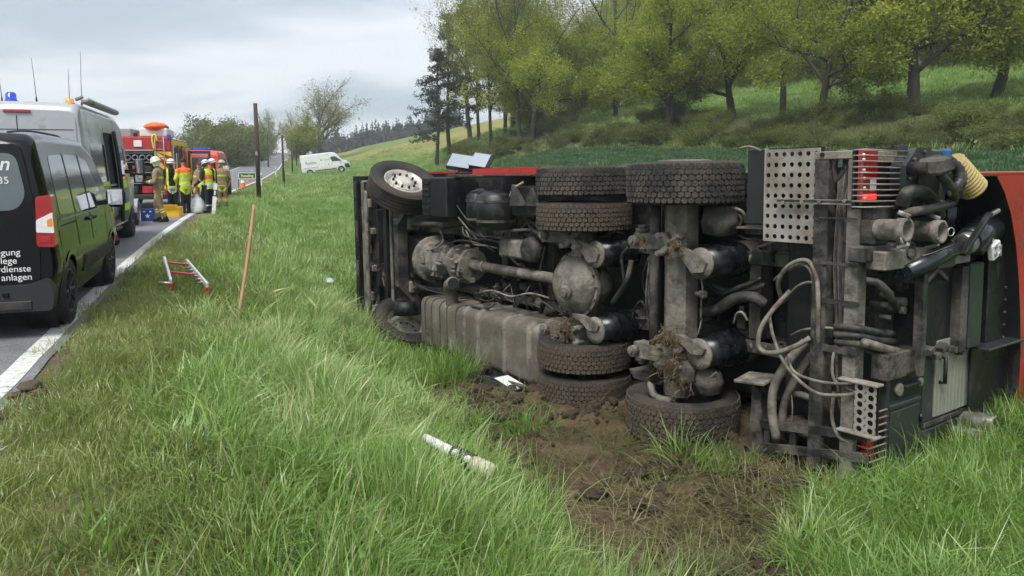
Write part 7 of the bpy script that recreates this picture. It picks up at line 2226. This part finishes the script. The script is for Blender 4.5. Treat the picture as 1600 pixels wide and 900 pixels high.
def clump(seed, nb, rad, h, w, bend, lean, segs=5, mat_=None, flat=False):
    g = np.random.default_rng(seed)
    V, F, B = [], [], []
    for k in range(nb):
        a = g.uniform(0, 6.28); rr = rad * math.sqrt(g.random())
        base = np.array([math.cos(a) * rr, math.sin(a) * rr, -.02])
        ad = a + g.normal(0, .9)
        hh = h * g.uniform(.45, 1.15); ww = w * g.uniform(.6, 1.3)
        dirh = np.array([math.cos(ad), math.sin(ad), 0]); side = np.array([-math.sin(ad), math.cos(ad), 0])
        l0 = g.uniform(.02, lean); bd = bend * g.uniform(.3, 1.4)
        p = base.copy(); ang = l0
        b0 = len(V); bt = g.random()
        if flat: p[2] = g.uniform(.0, .05); ang = 1.35 + g.normal(0, .12)
        for s in range(segs + 1):
            t = s / segs
            wd = ww * (1 - t ** 1.6) * .5 + .0004
            tw = side * math.cos(t * .8) + np.array([0, 0, 1]) * 0
            V.append(p - tw * wd); V.append(p + tw * wd); B += [bt, bt]
            ang2 = ang + bd * t * t * 1.6 if not flat else ang + g.normal(0, .18)
            p = p + (dirh * math.sin(ang2) + np.array([0, 0, math.cos(ang2)])) * hh / segs
        for s in range(segs):
            F.append((b0 + 2 * s, b0 + 2 * s + 1, b0 + 2 * s + 3, b0 + 2 * s + 2))
    me_ = np_mesh('clump', np.array(V), np.array(F), mat_, True)
    at_ = me_.attributes.new('bt', 'FLOAT', 'POINT'); at_.data.foreach_set('value', np.array(B, np.float32))
    return bpy.data.objects.new('clump', me_)
def clump_set(name, args, n=5):
    c = bpy.data.collections.new(name)
    for k in range(n): c.objects.link(clump(k * 13 + len(name), **args))
    return c
SETS = {
    'tall': clump_set('tall_clumps', dict(nb=80, rad=.24, h=.46, w=.0085, bend=.95, lean=.35, segs=5, mat_=mTallG), 6),
    'broad': clump_set('broad_clumps', dict(nb=30, rad=.22, h=.50, w=.0135, bend=1.25, lean=.45, segs=6, mat_=mTallG), 4),
    'weed': clump_set('weed_clumps', dict(nb=14, rad=.05, h=.17, w=.034, bend=1.1, lean=1.0, segs=4, mat_=mWeed), 3),
    'stalk': clump_set('stalk_clumps', dict(nb=7, rad=.16, h=.62, w=.0042, bend=.35, lean=.5, segs=5, mat_=mStalk), 3),
    'short': clump_set('short_clumps', dict(nb=90, rad=.24, h=.13, w=.0055, bend=1.0, lean=.8, segs=4, mat_=mShortG), 5),
    'flat': clump_set('flat_clumps', dict(nb=45, rad=.28, h=.26, w=.0065, bend=.4, lean=.5, segs=4, mat_=mFlatG, flat=True), 5),
    'mid': clump_set('mid_clumps', dict(nb=60, rad=.36, h=.34, w=.014, bend=.9, lean=.4, segs=4, mat_=mTallG), 4),
    'far': clump_set('far_clumps', dict(nb=70, rad=.95, h=.34, w=.035, bend=.8, lean=.4, segs=3, mat_=mTallG), 4),
    'crop': clump_set('crop_clumps', dict(nb=62, rad=.65, h=.26, w=.028, bend=.7, lean=.4, segs=3, mat_=mCropG), 4),
}
def scatter(name, coll, P, scale, tilt, tint, rz, label):
    n = len(P)
    me_ = bpy.data.meshes.new(name); me_.vertices.add(n); me_.vertices.foreach_set('co', P.astype(np.float32).ravel())
    def att(nm, typ, val, key):
        a = me_.attributes.new(nm, typ, 'POINT'); a.data.foreach_set(key, np.ascontiguousarray(val, np.float32).ravel())
    att('g_rot', 'FLOAT_VECTOR', np.concatenate([tilt, rz[:, None]], 1), 'vector'); att('g_scale', 'FLOAT_VECTOR', scale, 'vector'); att('gt', 'FLOAT', tint, 'value')
    o = link(bpy.data.objects.new(name, me_))
    ng = bpy.data.node_groups.new(name, 'GeometryNodeTree')
    ng.interface.new_socket('Geometry', in_out='INPUT', socket_type='NodeSocketGeometry'); ng.interface.new_socket('Geometry', in_out='OUTPUT', socket_type='NodeSocketGeometry')
    N, L = ng.nodes, ng.links
    gi, go = N.new('NodeGroupInput'), N.new('NodeGroupOutput')
    ci = N.new('GeometryNodeCollectionInfo'); ci.inputs['Collection'].default_value = coll; ci.inputs['Separate Children'].default_value = True; ci.inputs['Reset Children'].default_value = True
    ip = N.new('GeometryNodeInstanceOnPoints'); ip.inputs['Pick Instance'].default_value = True
    ar = N.new('GeometryNodeInputNamedAttribute'); ar.data_type = 'FLOAT_VECTOR'; ar.inputs['Name'].default_value = 'g_rot'
    as_ = N.new('GeometryNodeInputNamedAttribute'); as_.data_type = 'FLOAT_VECTOR'; as_.inputs['Name'].default_value = 'g_scale'
    er = N.new('FunctionNodeEulerToRotation')
    L.new(gi.outputs[0], ip.inputs['Points']); L.new(ci.outputs[0], ip.inputs['Instance'])
    L.new(ar.outputs[0], er.inputs[0]); L.new(er.outputs[0], ip.inputs['Rotation']); L.new(as_.outputs[0], ip.inputs['Scale'])
    L.new(ip.outputs[0], go.inputs[0])
    md = o.modifiers.new('scatter', 'NODES'); md.node_group = ng
    return tag(o, label, 'grass', kind='stuff')
def in_view(x, y, margin=.28):
    return (np.abs(x) < y * (800 / FPX + margin) + 1.5)
def sample(g, n, x0, x1, y0, y1):
    x, y = g.uniform(x0, x1, n), g.uniform(y0, y1, n)
    k = in_view(x, y); return x[k], y[k]
def inside_truck(x, y):
    s, d = truck_sd(x, y); return (s > -7.0) & (s < 2.05) & (d > .15) & (d < 3.5)
def emit(name, coll, g, x, y, keep, hs, label, lean_x=.25, lean_n=.25, tint_off=0.0, ws=1.0, sink=0.0):
    k = g.random(len(x)) < keep
    x, y, hs = x[k], y[k], (hs[k] if hasattr(hs, '__len__') else np.full(k.sum(), hs))
    n = len(x); z = zt(x, y) - sink
    tilt = np.stack([g.normal(-.05, lean_n, n) + (fbm(x * .8, y * .8, 61) - .5) * .6, g.normal(lean_x, lean_n, n) + (fbm(x * .8, y * .8, 62) - .5) * .8], 1)
    tint = np.clip((fbm(x * .75, y * .75, 63) - .5) * 2.0 + .45 + g.normal(0, .16, n) + tint_off, 0, .74)
    w = g.uniform(.8, 1.2, n) * ws
    sc = np.stack([w, w, hs * g.uniform(.75, 1.2, n)], 1)
    return scatter(name, coll, np.stack([x, y, z], 1), sc, tilt, tint, g.uniform(0, 6.28, n), label)
g = np.random.default_rng(99)
# tall grass on the bank
x, y = sample(g, 21000, -9, 4.5, 1.6, 14)
q = road_q(x, y); mm = mud_mask(x, y); nn = fbm(x * .9, y * .9, 71); s_, d_ = truck_sd(x, y)
hol = np.ones(len(x))
for cx, cy, rr in ((-1.15, 4.05, .20), (-1.02, 4.75, .15)): hol *= 1 - np.exp(-(((x - cx) ** 2 + (y - cy) ** 2) / rr ** 2) ** 2)
bank = sstep(1.0, 2.0, q + (nn - .5) * 1.1)
keep = bank * (1 - mm) * hol * (.25 + .75 * sstep(.30, .48, fbm(x * 1.7, y * 1.7, 74))) * ~inside_truck(x, y) * np.interp(np.hypot(x, y), [2, 8, 14], [.62, .55, .4])
hgt = (.42 + .85 * sstep(.35, .68, fbm(x * .7, y * .7, 73))) * (.50 + .5 * sstep(1.2, 2.6, q)) * np.interp(q, [2.4, 3.2, 5], [1, 1.2, 1.1])
keep = keep * (q < 4.3)
emit('broad_grass', SETS['broad'], g, x, y, keep * .55, hgt * .95, 'broad-bladed grass tufts among the long grass', .28, .28, .12)
emit('weeds', SETS['weed'], g, x, y, keep * .06 + .10 * bank * (1 - mm) * (q < 2.2), 1.0, 'broad-leaved weeds among the grass', .0, .15)
emit('dry_stalks', SETS['stalk'], g, x, y, keep * .10, 1.0, 'dry stalks among the grass', .25, .25)
emit('tall_grass', SETS['tall'], g, x, y, keep * .62, hgt, 'long bright green grass covering the verge and bank', .30, .22)
# short grass beside the road
x, y = sample(g, 14000, -9.5, 1, 1.6, 16)
q = road_q(x, y)
keep = sstep(.12, .5, q + (fbm(x * 2, y * 2, 75) - .5) * .5) * sstep(2.6, 1.4, q) * .9
emit('mown_grass', SETS['short'], g, x, y, keep, .9, 'short yellowish grass on the shoulder of the road', .05, .25, .12)
# torn, flattened blades in the mud
x, y = sample(g, 8500, -3.5, 6.5, 2.6, 11)
mm = mud_mask(x, y)
pat = .10 + .60 * sstep(.44, .62, fbm(x * 1.6, y * 1.6, 77)) * sstep(8.0, 5.0, y)
keep = mm * pat * ~((inside_truck(x, y)) & (truck_sd(x, y)[1] > .5))
emit('flattened_grass', SETS['flat'], g, x, y, keep, 1.0, 'torn and flattened grass lying in the churned soil', .0, .14)
# leaning tufts left standing in the mud and the field grass at the truck's rear
x, y = sample(g, 9000, -1.0, 8.5, 2.4, 9)
mm = mud_mask(x, y); q = road_q(x, y)
keep = np.maximum((1 - mm) * .75 * (q > 4.6), mm * .10 * sstep(.60, .70, fbm(x * 1.3, y * 1.3, 79))) * ~inside_truck(x, y)
emit('leaning_grass', SETS['tall'], g, x, y, keep, .30 + .36 * fbm(x, y, 80), 'leaning field grass in front of the truck rear', -.42, .25, -.05)
# middle distance
x, y = sample(g, 14000, -26, 14, 14, 42)
q = road_q(x, y)
keep = sstep(.3, .9, q) * (sstep(22, 12, q)) * ~inside_truck(x, y) * .55
emit('verge_grass', SETS['mid'], g, x, y, keep, .45 + .5 * fbm(x * .5, y * .5, 82) * sstep(.5, 2, q), 'green grass on the verge beyond the truck cab', .2, .2, .0, 1.0)
x, y = sample(g, 11000, -75, 0, 42, 150)
q = road_q(x, y)
keep = np.maximum(sstep(.5, 1.2, q) * sstep(26, 18, q), sstep(-6.9, -7.6, q)) * .5 * ~((q > 8.3) & (q < 16.8) & (y > 43) & (y < 77))
emit('far_grass', SETS['far'], g, x, y, keep, .7, 'grass along the distant verges', .15, .2, .1)
# crop in the field behind the truck
x, y = sample(g, 26000, -10, 34, 8, 75)
r = hedge_r(x, y); s_, d_ = truck_sd(x, y)
keep = sstep(2.6, 3.6, d_) * (r < .5) * sstep(8, 11, road_q(x, y)) * np.interp(y, [8, 30, 75], [.9, .6, .3]) * ~inside_truck(x, y)
emit('field_crop', SETS['crop'], g, x, y, keep, .75, 'dark green young crop in the field behind the truck', .05, .12, -.1)
# meadow and bank grass on the slope
x, y = sample(g, 13000, -15, 50, 26, 110)
r = hedge_r(x, y)
keep = ((r > -.5) & (r < 42)) * .55 * (1 - .6 * ((r > .5) & (r < 7)))
emit('slope_grass', SETS['far'], g, x, y, keep, .8, 'grass on the bank and the sloping meadow under the trees', .05, .15, -.05)

# loose earth in the mud
ec = bpy.data.collections.new('earth_lumps')
for k in range(4):
    ec.objects.link(bpy.data.objects.new('lump', MB().blob((0, 0, 0), (1, .85, .6), 9, 6, .30, 50 + k).mesh('lump', mEarth)))
x, y = sample(g, 13000, -3.5, 6.0, 2.6, 11)
mm = mud_mask(x, y); k = g.random(len(x)) < mm * .55 * sstep(.30, .6, fbm(x * 2.2, y * 2.2, 91)); x, y = x[k], y[k]; n = len(x)
rr = .012 + .075 * g.random(n) ** 3
scatter('earth_lumps', ec, np.stack([x, y, zt(x, y) + rr * .2], 1), np.stack([rr] * 3, 1), g.normal(0, .4, (n, 2)), g.random(n), g.uniform(0, 6.28, n), 'loose earth lumps in the churned soil')['category'] = 'soil'

# ================================================================== damp air
hz = MB().bx(-330, 200, -30, 500, -8, 75)
ho = hz.build('haze', [], None, 'thin damp haze in the air', kind='stuff')
hm, N, L, out = new_mat('haze')
pvn = N.new('ShaderNodeVolumePrincipled'); pvn.inputs['Color'].default_value = (.80, .84, .90, 1); pvn.inputs['Density'].default_value = .0009; pvn.inputs['Anisotropy'].default_value = .2
L.new(pvn.outputs[0], out.inputs['Volume'])
ho.data.materials.append(hm)
